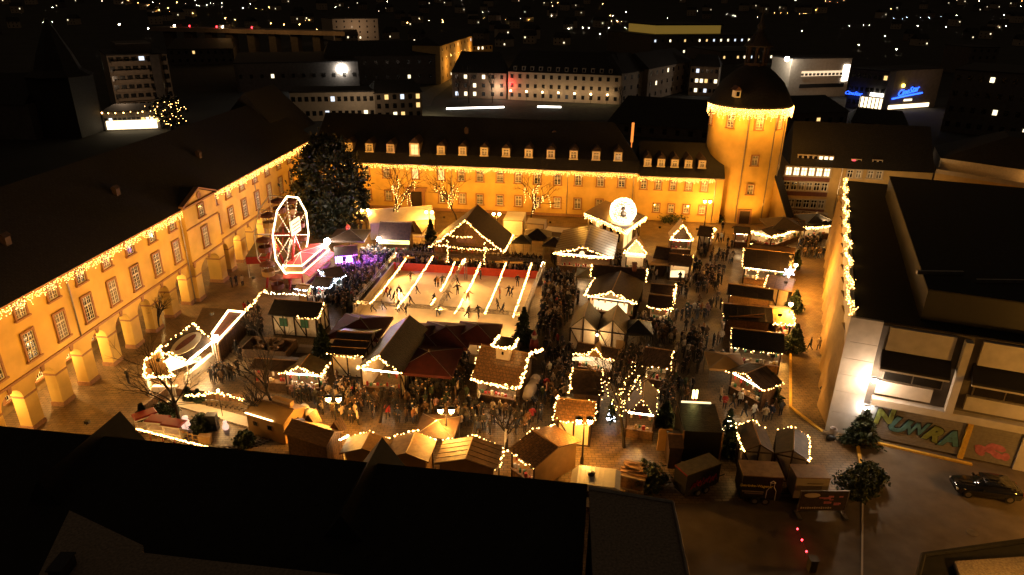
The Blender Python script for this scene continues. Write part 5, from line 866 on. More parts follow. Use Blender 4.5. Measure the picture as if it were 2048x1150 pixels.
q = MB(); q.wall(RK(RL_ + .1, -.02), RK(-.1, -.02), 0, 1.25, .1); bb = fixn(put(q, 'banner', M['banner'], rink))
text("Weil's um mehr als Geld geht", .72, M['bannertext'], RK(RL_ * .28, .05, .66), ru, (0, 0, 1), 'banner_lettering', bb, .02, fat=.025)
text('Ihre Sparkasse Siegen', .72, M['bannertext'], RK(RL_ * .77, .05, .66), ru, (0, 0, 1), 'banner_lettering', bb, .02, fat=.025)
def truss(a, b, w=.3):
    q = MB(); a, b = V(a), V(b); d = (b - a); n = max(2, int(d.length / .5)); s = V((-d.y, d.x, 0)).normalized() * w / 2 if abs(d.z) < .9 * d.length else V((w / 2, 0, 0)); u = V((0, 0, w / 2)) if abs(d.z) < .9 * d.length else V((0, w / 2, 0))
    cs = [s + u, s - u, -s - u, -s + u]
    for c in cs: q.tube([a + c, b + c], .035, 4)
    for k in range(n):
        p0, p1 = a + d * k / n, a + d * (k + 1) / n
        for j in range(4): q.tube([p0 + cs[j], p1 + cs[(j + 1) % 4]] if k % 2 else [p0 + cs[(j + 1) % 4], p1 + cs[j]], .02, 3)
    return q
t = top('truss_frame', RK(RL_ / 2, 0), 0, 'steel lattice truss frame standing round and across the ice rink', 'truss'); ZT = 3.3
zt = [P(794, 503, ZT), P(1089, 522, ZT), P(709, 603, ZT), P(1046, 628, ZT), P(931, 515, ZT), P(877, 615, ZT)]
for a, b in ((0, 1), (2, 3), (0, 2), (1, 3), (4, 5)): put(truss(zt[a], zt[b]), 'beam', M['metal'], t)
for k in range(5): p = zt[k]; put(truss((p.x, p.y, 0), (p.x, p.y, ZT)), 'post', M['metal'], t)
for px, w in ((818, 1.6), (912, .9), (1003, 1.7), (1033, 1.7)): p = P(px, 512 + (px - 818) * .047, ZT); q = MB(); q.box(p + V((0, -.3, -.1)), (w, .06, .28)); put(q, 'small_sign', M['orangetarp'], t)
for k, (a, b) in enumerate((((602, 580), (268, 1010)), ((820, 590), (510, 1040)), ((1020, 630), (885, 900)), ((845, 955), (808, 1012)), ((1245, 640), (1120, 905)), ((1085, 965), (1015, 1090)), ((1475, 625), (1280, 1095)), ((1693, 650), (1530, 1125)))):
    lb = ('leftmost', 'second from the left', 'third from the left, far piece', 'third from the left, short near piece', 'fourth from the left, far piece', 'fourth from the left, near piece', 'fifth from the left', 'rightmost')[k]
    garland([P(*zi(*a), 3.15), P(*zi(*b), 3.15)], 'bright light string over the ice, ' + lb, .07, .075, .045, 'bulb', group='light strings over the ice')
for k, (px, py) in enumerate(((709, 603), (794, 503), (1089, 522), (1046, 628), (931, 515), (877, 615))):
    p = P(px, py, ZT + .35); c_ = RK(RL_ / 2, RD / 2); tgt = p.lerp(c_, .5); tgt.z = 0; fl = top('rink_flood', p, 0, 'small flood lamp clamped on the truss frame and aimed at the ice', 'flood lamp', 'flood lamps on the rink truss'); q = MB(); q.box(p, (.25, .25, .2)); put(q, 'housing', M['black'], fl); lamp('rink_beam', p - V((0, 0, .15)), 2700, (1, .48, .13), fl, .15, 'SPOT', tgt, 130, .8)
# ================================================================== FERRIS WHEEL
hub = P(582, 470, 6.7); fh = V((.14, .99, 0)).normalized(); fa = V((fh.y, -fh.x, 0)); FRr = 5.2
fw = top('ferris_wheel', (hub.x, hub.y, 0), 0, 'small ferris wheel with a glowing ten sided rim and red gondolas', 'ferris wheel'); foot(hub, 0, 3.2, 5)
def FW(ang, r, off=0.0): return hub + fh * (r * math.cos(ang)) + V((0, 0, r * math.sin(ang))) + fa * off
for off, lit in ((0, True), (-2.3, False)):
    ring = [FW(R(90 + 36 * k), FRr, off) for k in range(11)]
    q = MB(); q.tube(ring, .07, 5); rim = put(q, 'rim', M['white'], fw)
    if lit:
        q = MB(); [q.octa(p + fa * .1, .10) for p in along(ring, .19)]; [[q.octa(p + fa * .08, .03) for p in along([FW(R(90 + 36 * k), .8, off), FW(R(90 + 36 * k), FRr - .2, off)], .45)] for k in range(10)]; put(q, 'bulb', E['bulbw'], rim, kind='stuff')
    for k in range(10):
        q = MB(); q.tube([FW(R(90 + 36 * k), .5, off), FW(R(90 + 36 * k), FRr, off)], .05, 4); put(q, 'spoke', M['white'], fw)
    for k in range(10): q = MB(); q.tube([FW(R(90 + 36 * k), 2.6, off), FW(R(126 + 36 * k), 2.6, off)], .035, 4); put(q, 'brace', M['red'], fw)
for k in range(10):
    p = FW(R(90 + 36 * k), FRr, -1.15); g = MB(); g.tube([p + fa * 1.15, p - fa * 1.15], .05, 5); g.tube([p, p + V((0, 0, -.6))], .04, 5); o = put(g, 'gondola_axle', M['metal'], fw)
    g = MB(); g.lathe([(1.0, -.75), (.85, -.5), (.1, -.2), (.02, -.15)], p, 10); put(g, 'gondola_roof', M['maroon'], fw); g = MB(); g.lathe([(.55, -2.25), (.8, -2.15), (.85, -1.5), (.78, -1.5), (.7, -2.05), (.001, -2.05)], p, 10); gd = put(g, 'gondola', M['orangetarp'] if k % 2 else M['maroon'], fw); g = MB(); [g.tube([p + V((.75 * math.cos(a), .75 * math.sin(a), -1.5)), p + V((.75 * math.cos(a), .75 * math.sin(a), -.7))], .025, 4) for a in (.4, 1.97, 3.54, 5.1)]; put(g, 'rod', M['metal'], gd)
q = MB(); q.tube([hub + fa * .5, hub - fa * 2.8], .25, 10); put(q, 'axle', M['red'], fw)
for off in (.45, -2.75):
    for s in (-1, 1): q = MB(); q.tube([hub + fa * off, V((hub.x, hub.y, .2)) + fa * off + fh * 3.0 * s], .16, 6); put(q, 'support', M['red'], fw)
q = MB(); sc_ = hub + fa * .7 + V((0, 0, 1.3)); q.prism([sc_ + fh * -1.3 + V((0, 0, -1.0)), sc_ + fh * 1.3 + V((0, 0, -1.0)), sc_ + fh * 1.3 + V((0, 0, .9)), sc_ + fh * -1.3 + V((0, 0, .9))], [v + fa * .15 for v in [sc_ + fh * -1.3 + V((0, 0, -1.0)), sc_ + fh * 1.3 + V((0, 0, -1.0)), sc_ + fh * 1.3 + V((0, 0, .9)), sc_ + fh * -1.3 + V((0, 0, .9))]]); sg = put(q, 'hub_sign', E['signwarm'], fw); q = MB(); [q.tube([sc_ + fa * .17 + fh * (-1.0 + .0) + V((0, 0, .4 - .45 * k)), sc_ + fa * .17 + fh * 1.0 + V((0, 0, .4 - .45 * k))], .07, 4) for k in range(3)]; put(q, 'sign_stripe', M['pink'], sg)
# fringe roof over the boarding deck
g0, g1, g2 = P(566, 531, 3.3), P(604, 531, 3.3), P(657, 486, 3.3); g3 = g0 + (g2 - g1) * .95
q = MB(); ctr = V((hub.x, hub.y, 4.4)) + fa * 1.0; q.add([g0, g1, g2, g3, ctr], [(0, 1, 4), (1, 2, 4), (2, 3, 4), (3, 0, 4)]); rr = put(q, 'deck_canopy', M['pinkred'], fw); q = MB(); [q.tube([p, ctr], .04, 4) for p in (g0, g1, g2, g0.lerp(g1, .5), g1.lerp(g2, .5))]; put(q, 'canopy_rib', M['white'], rr)
q = MB(); up = V((0, 0, 1))
for a, b in ((g0, g1), (g1, g2)):
    d = (b - a).normalized(); n = V((d.y, -d.x, 0)) * .08; q.prism([a - up * .95, b - up * .95, b - up * .95 - n, a - up * .95 - n], [a, b, b - n, a - n])
put(q, 'fascia', M['goods'] if 0 else M['orangetarp'], fw)
q = MB(); [q.tube([a + up * dz + (a - ctr).normalized() * .06, b + up * dz + (b - ctr).normalized() * .06], .07, 5) for a, b in ((g0, g1), (g1, g2)) for dz in (.03, -.95)]; q.tube([g0 - up * .95, g0 + up * .1], .06, 5); put(q, 'neon_tube', E['tube'], fw)
fd = (g2 - g1).normalized(); fn_ = V((fd.y, -fd.x, 0)); 
q = MB(); [q.box((0, 0, 0), (.35, .04, .3 + .1 * (k % 2)), Matrix.Translation(g1.lerp(g2, .12 + .072 * k) - up * .46 + fn_ * .05) @ Matrix.Rotation(math.atan2(fd.y, fd.x), 4, 'Z')) for k in range(11)]; put(q, 'fascia_ornament', M['redcloth'], fw, kind='stuff')
q = MB(); n = 14
for k in range(n): a_, b_ = g1.lerp(g2, k / n) - up * 1.0, g1.lerp(g2, (k + .8) / n) - up * 1.0; q.prism([a_, b_, b_ + fn_ * .9 - up * .55, a_ + fn_ * .9 - up * .55], [v + up * .04 for v in (a_, b_, b_ + fn_ * .9 - up * .55, a_ + fn_ * .9 - up * .55)])
a_, b_ = g0 - up * 1.0, g1 - up * 1.0; fq = V((0, -.8, -.5)); q.prism([a_, b_, b_ + fq, a_ + fq], [v + up * .04 for v in (a_, b_, b_ + fq, a_ + fq)]); put(q, 'skirt', M['pinkred'], fw, kind='stuff')
q = MB(); q.ext([V((p.x, p.y, 0)) for p in (g0, g1, g2, g3)], .1, .6); put(q, 'deck', M['wood'], fw); q = MB(); [q.tube([(p.x, p.y, 0), (p.x, p.y, 3.2)], .11, 6) for p in (g0 + V((.4, .4, 0)), g1 + V((-.3, .4, 0)), g2 + V((-.2, -.3, 0)))]; put(q, 'post', M['red'], fw)
p = g2 + V((-.1, -.1, .3)); q = MB(); q.ball(p, .45, 10); put(q, 'corner_lamp', E['flood'], fw); lamp('wheel_light', p + V((.6, -.9, .2)), 420, (1, .85, .65), fw, .3); lamp('wheel_light', ctr + V((.2, -.5, 1.4)), 330, (1, .62, .45), fw, .3); lamp('deck_light', V((g1.x - .6, g1.y + 2.5, 2.4)), 160, (1, .7, .45), fw, .3); lamp('rim_glow', hub + fa * 1.2, 380, (1, .60, .30), fw, 1.5)
# boarding canopy at the left, ticket box, trinket stalls
cA = P(521, 498, 3.0); t = top('boarding_canopy', (cA.x, cA.y, 0), .14, 'red skirted canopy on thin white posts between arcade and ferris wheel', 'canopy'); Wm = WORLD[t.name]
q = MB(); q.box((0, 0, 3.05), (2.6, 6.5, .1), Wm); put(q, 'roof', M['olive'], t); q = MB(); [q.box(c, d, Wm) for c, d in (((0, -3.25, 2.55), (2.6, .05, 1.0)), ((-1.3, 0, 2.55), (.05, 6.5, 1.0)), ((1.3, 0, 2.55), (.05, 6.5, 1.0)))]; put(q, 'skirt', M['red'], t); q = MB(); [q.tube([Wm @ V((x, y, 0)), Wm @ V((x, y, 3))], .06, 5) for x in (-1.2, 1.2) for y in (-3.1, 3.1)]; put(q, 'post', M['white'], t)
K = hut('ticket_box', 'small tan ticket box with cold white lights in front of the ferris wheel', 'ticket box', (588, 577), (615, 580), 2.3, None, 'u', 12, 1.8, roof='orangetarp', wall='orangetarp', open_='r', lampw=90, lcol=(.9, .95, 1)); gl(K, 'FL FR', 'cold white, on the small tan ticket box', step=.1, m='cold')
for (A_, B_, C_, lb, cc) in (((622, 573), (657, 575), (628, 553), 'trinket stall full of cold white glowing goods by the ferris wheel', 'cold'), ((655, 560), (692, 553), (660, 536), 'trinket stall with pink and cold white lights beside the crowd', 'cold'), ((668, 512), (715, 509), (672, 493), 'bar under a brown canopy flooded with violet light', 'purple')):
    K = hut('glow_stall' if cc == 'cold' else 'violet_bar', lb, 'stall', A_, B_, 2.5, C_, 'u', 20, roof='browntarp', wall='black', open_='fl', lampw=260 if cc == 'cold' else 1500, lcol=(.85, .92, 1) if cc == 'cold' else (.45, .16, 1), strip='cold' if cc == 'cold' else 'purple')
    if cc == 'cold': gl(K, 'BL FL FR BR', 'cold white, round the ' + lb[:40].rsplit(' ', 1)[0], step=.13, m='cold', r=.06)
    else:
        q = MB(); [q.box((x, -K['hd'] + .5, 1.7), (.9, .1, .9), K['W']) for x in (-1, .4)]; put(q, 'stage_panel', E['purple'], K['t']); lamp('violet_light', K['L'](1.5, -K['hd'] - .7, 2.4), 900, (.42, .12, 1), K['t'], .3); lamp('violet_light', K['L'](3.4, -K['hd'] - .2, 2.2), 500, (.42, .12, 1), K['t'], .3)
pavtent('broad brown umbrella above the violet bar', (700, 470), 5.2, 3.2, 4.1, 'browntarp', 'parasol', 0, 'parasol', False)
q = MB(); p = P(697, 466, 3.4); q.lathe([(.3, 0), (.35, .9), (.2, 1.3), (.001, 1.4)], p, 10); put(q, 'red_balloon', M['red'], None, 'red rounded balloon above the violet bar', 'balloon')
# ================================================================== STREET LAMPS
def street_lamp(px, py, zt, label, twin=True, power=1500, sp=.45):
    g = P(px, py, zt); base = V((g.x, g.y, 0)); t = top('street_lamp', base, 0, label, 'street lamp', 'globe street lamps on the square'); foot(base, 0, .2, .2)
    q = MB(); q.lathe([(.16, 0), (.16, .5), (.09, .7), (.06, zt - .35)], base, 8); put(q, 'pole', M['black'], t)
    for s in ((-1, 1) if twin else (0,)):
        c = g + V((s * sp, 0, 0)); q = MB(); q.tube([base + V((0, 0, zt - .4)), base + V((s * sp, 0, zt - .4)), base + V((s * sp + .01, 0, zt - .25)), base + V((s * sp + .25, 0, zt)), base + V((s * sp + .01, 0, zt + .3))], .035, 5); q.lathe([(.3, .24), (.34, .28), (.02, .4)], c, 10); put(q, 'arm', M['black'], t); q = MB(); q.ball(c, .24, 10); put(q, 'globe', E['globe'], t, smooth=True); lamp('lamp_light', c + V((0, -.05, -.32)), power, SOD, t, .2)
for a in ((730, 420, 4.3, 'twin globe lamp between the big evergreen tree and the marquee'), (858, 424, 4.3, 'twin globe lamp at the right end of the long marquee'), (993, 428, 4.3, 'twin globe lamp behind the big chalet'), (1415, 403, 4.6, 'twin globe lamp in front of the tower beside the downpipe', True, 650), (667, 798, 4.2, 'twin globe lamp over the white parcels, left in the front row', True, 950), (892, 821, 4.2, 'twin globe lamp over the low dark pavilion', True, 950), (1169, 842, 4.2, 'twin globe lamp in front of the reddish shingle roof', True, 950), (1592, 530, 4.3, 'single lantern lamp next to the paper star', False, 6000), (1582, 608, 4.2, 'single lantern lamp over the open grill stall', False, 2500)): street_lamp(*a)
for k, (px, py) in enumerate(((608, 818), (620, 827))): p = P(px, py, 1.6); q = MB(); q.ball(p, .5, 12); q.tube([p, (p.x, p.y, 0)], .03, 4); put(q, 'white_ball', M['white'], None, 'big white paper ball %s of the pair by the twin lamp' % ('upper' if k == 0 else 'lower'), 'ball', smooth=True)
# ================================================================== TREES
def branch_tree(name, label, base, h, spread, seed, lights=None, levels=4, cat='tree', group=None, trunk=.16):
    rnd = random.Random(seed); t = top(name, base, 0, label, cat, group); foot(base, 0, .3, .3); tr = MB(); tw_ = MB(); tips = []
    def grow(p, d, ln, r, lv):
        pts = [p]; dd = d.copy()
        for k in range(3): dd = (dd + V((rnd.gauss(0, .12), rnd.gauss(0, .12), rnd.gauss(.04, .06)))).normalized(); pts.append(pts[-1] + dd * ln / 3)
        (tr if lv < 2 else tw_).tube(pts, [r, r * .85, r * .7, r * .55], 6 if lv < 2 else 4); tips.append((lv, pts))
        if lv < levels:
            n = (6, 4, 3, 3, 2)[lv]
            for k in range(n):
                a = 2 * math.pi * (k + rnd.random() * .6) / n; til = rnd.uniform(.45, .85) * spread; ax = V((math.cos(a), math.sin(a), 0)); nd = (dd * math.cos(til) + (ax - dd * ax.dot(dd)).normalized() * math.sin(til)).normalized(); f = rnd.uniform(.45, 1.0) if lv else rnd.uniform(.55, 1)
                q = pts[0].lerp(pts[-1], f) if f < .99 else pts[-1]
                grow(q, nd, ln * rnd.uniform(.55, .75), max(.012, r * .5), lv + 1)
    grow(V(base), V((0, 0, 1)), h * .42, trunk, 0); put(tr, 'trunk', M['trunk'], t); put(tw_, 'twig', M['twig'], t, kind='stuff')
    if lights:
        n, lo = lights; k = 0
        for lv, pts in tips:
            if lv == 1 and k < n:
                k += 1; ps = [V(base) + V((0, 0, h * .22))] + [pts[0], pts[1], pts[3]]; ps = [p + V((rnd.gauss(0, .1), rnd.gauss(0, .1), 0)) for p in ps]
                mb = MB(); [mb.octa(p + V((rnd.gauss(0, .09), rnd.gauss(0, .12), 0)), .042) for p in along([ps[1], ps[2], ps[3], ps[3] + V((rnd.uniform(-.4, .4), rnd.uniform(-.4, .4), -rnd.uniform(1, 2.6)))], .4)]; o = top('light_string', ps[1], 0, 'string of lights in the ' + label, 'light string', 'strings of lights in the bare trees'); put(mb, 'bulb', E['bulb'], o, kind='stuff')
    return t
for px, py, h, sp, sd, n, lb in ((786, 470, 15, .8, 3, 7, 'bare tree with lights standing in front of the palace portal'), (915, 452, 13, .75, 5, 6, 'bare lit tree behind the ridge of the big chalet'), (1060, 462, 12.5, .9, 8, 8, 'bare spreading tree full of lights right of the big chalet'), (1248, 895, 14, .85, 11, 10, 'bare lit tree in the foreground before the dark gabled tent'), (356, 862, 10, .8, 14, 0, 'bare tree rising through the miniature railway'), (562, 850, 11, .75, 17, 0, 'bare tree beside the toy station house'), (1012, 898, 5.5, .9, 21, 0, 'young bare tree with a white painted stem'), (760, 845, 5, .8, 23, 0, 'small bare tree before the lit front of the barn'), (533, 700, 6, .7, 29, 0, 'thin bare tree beside the pen of tubs'), (318, 660, 5, .8, 31, 0, 'thin bare tree standing before the arcade'), (537, 850, 5, .6, 33, 0, 'leafless sapling next to the toy railway')):
    branch_tree('bare_tree', lb, P(px, py), h, sp, sd, (n, 0) if n else None)
q = MB(); p = P(1012, 896); q.tube([p, p + V((0, 0, 1.9))], .13, 8); put(q, 'stem_wrap', M['white'], None, 'white wrap round the stem of the young bare tree', 'tree wrap')
def leaf_tree(name, label, base, h, w, seed, nclump, nleaf, m='leaf', ls=.3, conic=False, cat='tree', group=None, trunkh=.2):
    rnd = random.Random(seed); t = top(name, base, 0, label, cat, group); foot(base, 0, w * .35, w * .35); base = V(base); q = MB(); q.tube([base, base + V((0, 0, h * .9))], [w * .06, .03], 6); put(q, 'trunk', M['trunk'], t); mb = MB()
    for c in range(nclump):
        if conic: f = (c / nclump) ** .8; z = h * (trunkh + (1 - trunkh) * f); rad = w / 2 * (1 - f) * (rnd.random() ** .35); cr = .12 * w * (1.15 - f)
        else: f = rnd.random(); z = h * (trunkh + (1 - trunkh) * f); rad = w / 2 * math.sin(math.pi * min(1, .12 + f * .85)) ** .6 * rnd.random() ** .4; cr = w * rnd.uniform(.07, .13)
        a = rnd.random() * 6.283; cc = base + V((rad * math.cos(a), rad * math.sin(a), z))
        for k in range(nleaf):
            d = V((rnd.gauss(0, 1), rnd.gauss(0, 1), rnd.gauss(0, .7))) * cr * .7; p = cc + d; s = ls * rnd.uniform(.6, 1.3)
            if conic: ax = (V((math.cos(a), math.sin(a), -.35)) + V((rnd.gauss(0, .5), rnd.gauss(0, .5), rnd.gauss(0, .3)))).normalized()
            else: ax = V((rnd.gauss(0, 1), rnd.gauss(0, 1), rnd.gauss(0, 1))).normalized()
            b = ax.cross(V((rnd.gauss(0, 1), rnd.gauss(0, 1), rnd.gauss(0, 1)))).normalized()
            mb.add([p - ax * s * .7, p + b * s * .35, p + ax * s * .7, p - b * s * .35], [(0, 1, 2, 3)])
    put(mb, 'crown', M[m], t); return t
leaf_tree('evergreen_tree', 'huge dark evergreen tree in the inner corner of the palace', P(668, 468), 15.0, 10.5, 1, 260, 60, 'leaf', .5, trunkh=.06)
leaf_tree('bush', 'side shoot of dark evergreen leaves right of the huge tree', P(722, 466), 8.0, 3.4, 77, 60, 40, 'leaf', .45, trunkh=.3, cat='tree')
for px, py, h, w, sd, lb in ((1047, 690, 4.6, 2.4, 4, 'christmas fir at the near right corner of the rink'), (648, 716, 4.0, 2.2, 5, 'fir at the corner between barn wing and timbered hut'), (862, 482, 3.6, 1.8, 6, 'small fir left of the big chalet'), (1587, 622, 2.8, 2.2, 7, 'dark fir behind the star stall'), (1585, 704, 3.4, 2.4, 9, 'dark fir at the end of the yellow kerb'), (1718, 890, 3.6, 2.9, 10, 'full green fir in front of the graffiti shutter'), (1535, 800, 3.0, 2.2, 12, 'small fir at the corner of the fruit stall'), (1458, 905, 2.6, 2.0, 13, 'low fir between stage and grey twin tents'), (378, 800, 1.4, .8, 15, 'little fir on the toy railway bank'), (398, 803, 1.3, .8, 16, 'second little fir on the toy railway bank, nearer the station'), (1590, 528 + 10, 2.8, 1.6, 18, 'small fir behind the four panel hut'), (1330, 852, 2.6, 2.0, 19, 'fir beside the lit bare tree'), (290, 850, 2.2, 1.1, 20, 'small fir at the corner of the toy railway fence')):
    leaf_tree('fir_tree', lb, P(px, py), h, w, sd, 110, 44, 'fir', .26, True, trunkh=.06)
for px, py, h, w, sd, lb in ((1708, 990, 2.0, 2.9, 2, 'dense dark bush behind the advertising banner'), (1735, 965, 1.6, 2.4, 3, 'smaller bush at the end of the yellow kerb'), (1430, 440, 1.2, 3.2, 22, 'low hedge bush before the tower door'), (1345, 440, 1.3, 5, 24, 'low hedge under the palace windows'), (1298, 968, 1.4, 3.0, 25, 'heap of cut branches beside the crate wagon'), (490, 890, 1.2, 1.6, 26, 'small shrub beside the toy railway track'), (330, 835, 1.2, 2.2, 27, 'green shrub inside the railway loop, left side'), (405, 858, 1.3, 2.2, 28, 'green shrub inside the railway loop, by the white dwarf'), (530, 838, 1.1, 1.6, 30, 'shrub leaning on the station house')):
    leaf_tree('bush', lb, P(px, py), h, w, sd, 60, 34, 'bush', .22, trunkh=.02, cat='bush')
# lit small tree right of the stage
leaf_tree('lit_fir', 'slim fir covered with white lights beside the dark stage', P(1453, 880), 3.2, 1.3, 41, 60, 24, 'fir', .25, True); p = P(1453, 880)
garland([p + V((.6 * (1 - k / 40) * math.cos(k * .9), .6 * (1 - k / 40) * math.sin(k * .9), .3 + 2.8 * k / 40)) for k in range(40)], 'white light spiral on the slim fir beside the stage', .12, .06, .03, 'bulbw')
p = P(1220, 850); leaf_tree('lit_fir', 'small fir with bluish white lights under the bare lit tree', p, 2.6, .9, 43, 40, 20, 'fir', .25, True); garland([p + V((.4 * (1 - k / 30) * math.cos(k * .9), .4 * (1 - k / 30) * math.sin(k * .9), .4 + 2.2 * k / 30)) for k in range(30)], 'bluish white light spiral on the small fir', .13, .06, .03, 'cold')
# ================================================================== MINIATURE RAILWAY
rc_ = P(420, 850); rx_ = V((1, -.32, 0)).normalized(); ry_ = V((.32, 1, 0)).normalized()
def TR_(a, f=1.0): return rc_ + rx_ * (5.9 * f * math.cos(a)) + ry_ * (2.9 * f * math.sin(a))
t = top('toy_railway', rc_, 0, 'oval miniature railway track for children with sleepers', 'railway'); N_ = 72
for f in (1.0, 1.09): q = MB(); q.tube([TR_(2 * math.pi * k / N_, f) + V((0, 0, .12)) for k in range(N_ + 1)], .035, 4); put(q, 'rail', M['rail'], t)
q = MB()
for k in range(N_): a, b = TR_(2 * math.pi * k / N_, .965), TR_(2 * math.pi * k / N_, 1.125); q.wall(a, b, .02, .09, .13)
put(q, 'sleeper', M['timber'], t, kind='stuff')
path = MB(); pa = [P(300, 832), P(345, 795), P(520, 842), P(538, 862), P(520, 872), P(505, 858), P(350, 812), P(315, 840)]; path.ext(pa, 0, .1); fixn(put(path, 'platform_path', M['whitetarp'], None, 'pale curved boarding platform along the toy railway', 'platform'))
for k, (px_, py_, dr_, lb) in enumerate(((296, 858, .75, 'rear red roofed carriage of the toy train, turning the bend'), (322, 868, -.12, 'middle red roofed carriage of the toy train'), (353, 876, -.2, 'front red roofed carriage of the toy train, by the orange fence'))):
    p = P(px_, py_); d = V((math.cos(dr_), math.sin(dr_), 0)); rz = math.atan2(d.y, d.x); t = top('train_carriage', p, rz, lb, 'carriage', 'carriages of the toy train'); Wm = WORLD[t.name]
    q = MB(); q.box((0, 0, .45), (1.7, .9, .55), Wm); put(q, 'body', M['whitetarp'], t); q = MB(); q.prism([Wm @ V(v) for v in ((-.95, -.6, 1.55), (.95, -.6, 1.55), (.95, .6, 1.55), (-.95, .6, 1.55))], [Wm @ V(v) for v in ((-.85, -.5, 1.7), (.85, -.5, 1.7), (.85, .5, 1.7), (-.85, .5, 1.7))]); put(q, 'roof', M['red'], t); q = MB(); [q.tube([Wm @ V((x, y, .7)), Wm @ V((x, y, 1.56))], .03, 4) for x in (-.8, .8) for y in (-.42, .42)]; put(q, 'post', M['white'], t)
    for x in (-.5, .5): q = MB(); [q.tube([Wm @ V((x, y - .04, .2)), Wm @ V((x, y + .04, .2))], .17, 10) for y in (-.36, .36)]; put(q, 'wheel', M['black'], t)
    q = MB(); q.box((0, -.61, 1.52), (1.9, .04, .1), Wm); q.box((0, .61, 1.52), (1.9, .04, .1), Wm); put(q, 'roof_trim', M['white'], t)
a, b = P(274, 858, .9), P(426, 897, .9); t = top('lit_rail', (a + b) / 2 - V((0, 0, .9)), 0, 'railing topped with a dazzling tube of light at the near side of the toy railway', 'railing'); q = MB(); [q.octa(p + V((random.gauss(0, .02), random.gauss(0, .02), random.gauss(0, .02))), .085) for p in along([a, b], .09)]; put(q, 'bulb', E['bulb'], t, kind='stuff'); q = MB(); q.tube([a, b], .05, 5); [q.tube([a.lerp(b, k / 6), a.lerp(b, k / 6) - V((0, 0, .9))], .04, 5) for k in range(7)]; put(q, 'rail', M['red'], t)
a, b = P(372, 792, 1.0), P(488, 800, 1.0); garland([a, P(425, 785, 1.05), P(455, 790, 1.1), b], 'thick light garland along the far fence of the toy railway', .08, .085, .07)
t = top('picket_fence', a - V((0, 0, 1)), 0, 'low tan board fence behind the toy railway platform', 'fence'); q = MB(); q.wall(P(340, 790, 0), P(372, 795, 0), .05, .9, .06); q.wall(P(372, 795, 0), P(488, 806, 0), .05, .9, .06); q.wall(P(275, 840, 0), P(340, 790, 0), .05, .9, .06); put(q, 'board', M['wood'], t)
K = hut('station_house', 'orange toy station house with a board roof and small windows', 'station house', (487, 826), (566, 850), 2.2, (507, 795), 'u', 22, roof='orangetarp', wall='orangetarp', open_='', over=.15); L = K['L']
for x in (-1.1, .5): q = MB(); q.box((0, 0, 0), (.62, .04, .55), K['W'] @ Matrix.Translation((x, -K['hd'] + .12, 1.35))); o = put(q, 'window', M['tanwood'], K['t']); q = MB(); q.box((0, 0, 0), (.46, .05, .4), K['W'] @ Matrix.Translation((x, -K['hd'] + .11, 1.35))); put(q, 'pane', M['glass'], o)
q = MB(); q.box((0, 0, 0), (.05, .9, .5), K['W'] @ Matrix.Translation((K['hw'] - .1, 0, 1.5))); put(q, 'hatch', M['glass'], K['t']); q = MB(); q.tube([L(-K['hw'] * .9, -K['hd'] - .02, 2.3), L(K['hw'] * .5, -K['hd'] - .02, 2.3)], .05, 5); put(q, 'strip_lamp', E['tube'], K['t'])
q = MB(); q.box((0, 0, 0), (2.0, .5, .5), K['W'] @ Matrix.Translation((.6, .4, K['hr'] + .15))); put(q, 'roof_sign', M['orangetarp'], K['t'])
E['figglow'] = emit('glowing figure', (1, .62, .46), .8)
def figure(px, py, label, hgt, m):
    p = P(px, py); q = MB(); q.lathe([(.05, 0), (.28 * hgt, .03), (.33 * hgt, .3 * hgt), (.2 * hgt, .62 * hgt), (.12 * hgt, .68 * hgt), (.2 * hgt, .78 * hgt), (.19 * hgt, .92 * hgt), (.001, hgt)], p, 12); return put(q, 'garden_figure', m, None, label, 'figure', smooth=True)
figure(374, 856, 'glowing white and pink snow figure inside the railway loop', 1.3, E['figglow']); figure(404, 842, 'glowing white star figure near the black box', .8, E['figglow']); figure(452, 858, 'glowing white round figure right of the black box', .9, E['figglow'])
q = MB(); p = P(427, 858); q.box(p + V((0, 0, .75)), (.9, .6, 1.5)); q.box(p + V((0, 0, 1.53)), (.96, .66, .06)); put(q, 'black_box', M['black'], None, 'tall black box standing in the railway loop', 'box')
for k in range(4): q = MB(); p = P(360 + k * 9, 876 + k * 3.0); q.box(p + V((0, 0, .45)), (.06, .06, .9)); q.box(p + V((.22, -.03, .75)), (.5, .05, .06)); q.box(p + V((.22, -.03, .35)), (.5, .05, .06)); put(q, 'fence_panel', M['orangetarp'], None, 'orange slatted fence panel beside the toy train', 'fence panel', 'orange fence panels at the toy train')
q = MB(); p = P(412, 886); q.box(p + V((0, 0, .4)), (1.0, .5, .7)); q.box(p + V((0, 0, .78)), (1.1, .6, .07)); put(q, 'crate', M['orangetarp'], None, 'orange crate by the near curve of the toy railway', 'crate')
lamp('railway_light', TR_(1.5, .5) + V((0, 0, 2.6)), 460, (1, .56, .20), None, .3); q = MB(); p = TR_(1.5, .5) + V((0, 0, 2.8)); t = top('garden_lamp', (p.x, p.y, 0), 0, 'small globe lamp on a thin post inside the railway loop', 'lamp'); q.ball(p, .14, 8); put(q, 'globe', E['globe'], t); q = MB(); q.tube([p, (p.x, p.y, 0)], .03, 5); put(q, 'post', M['black'], t)
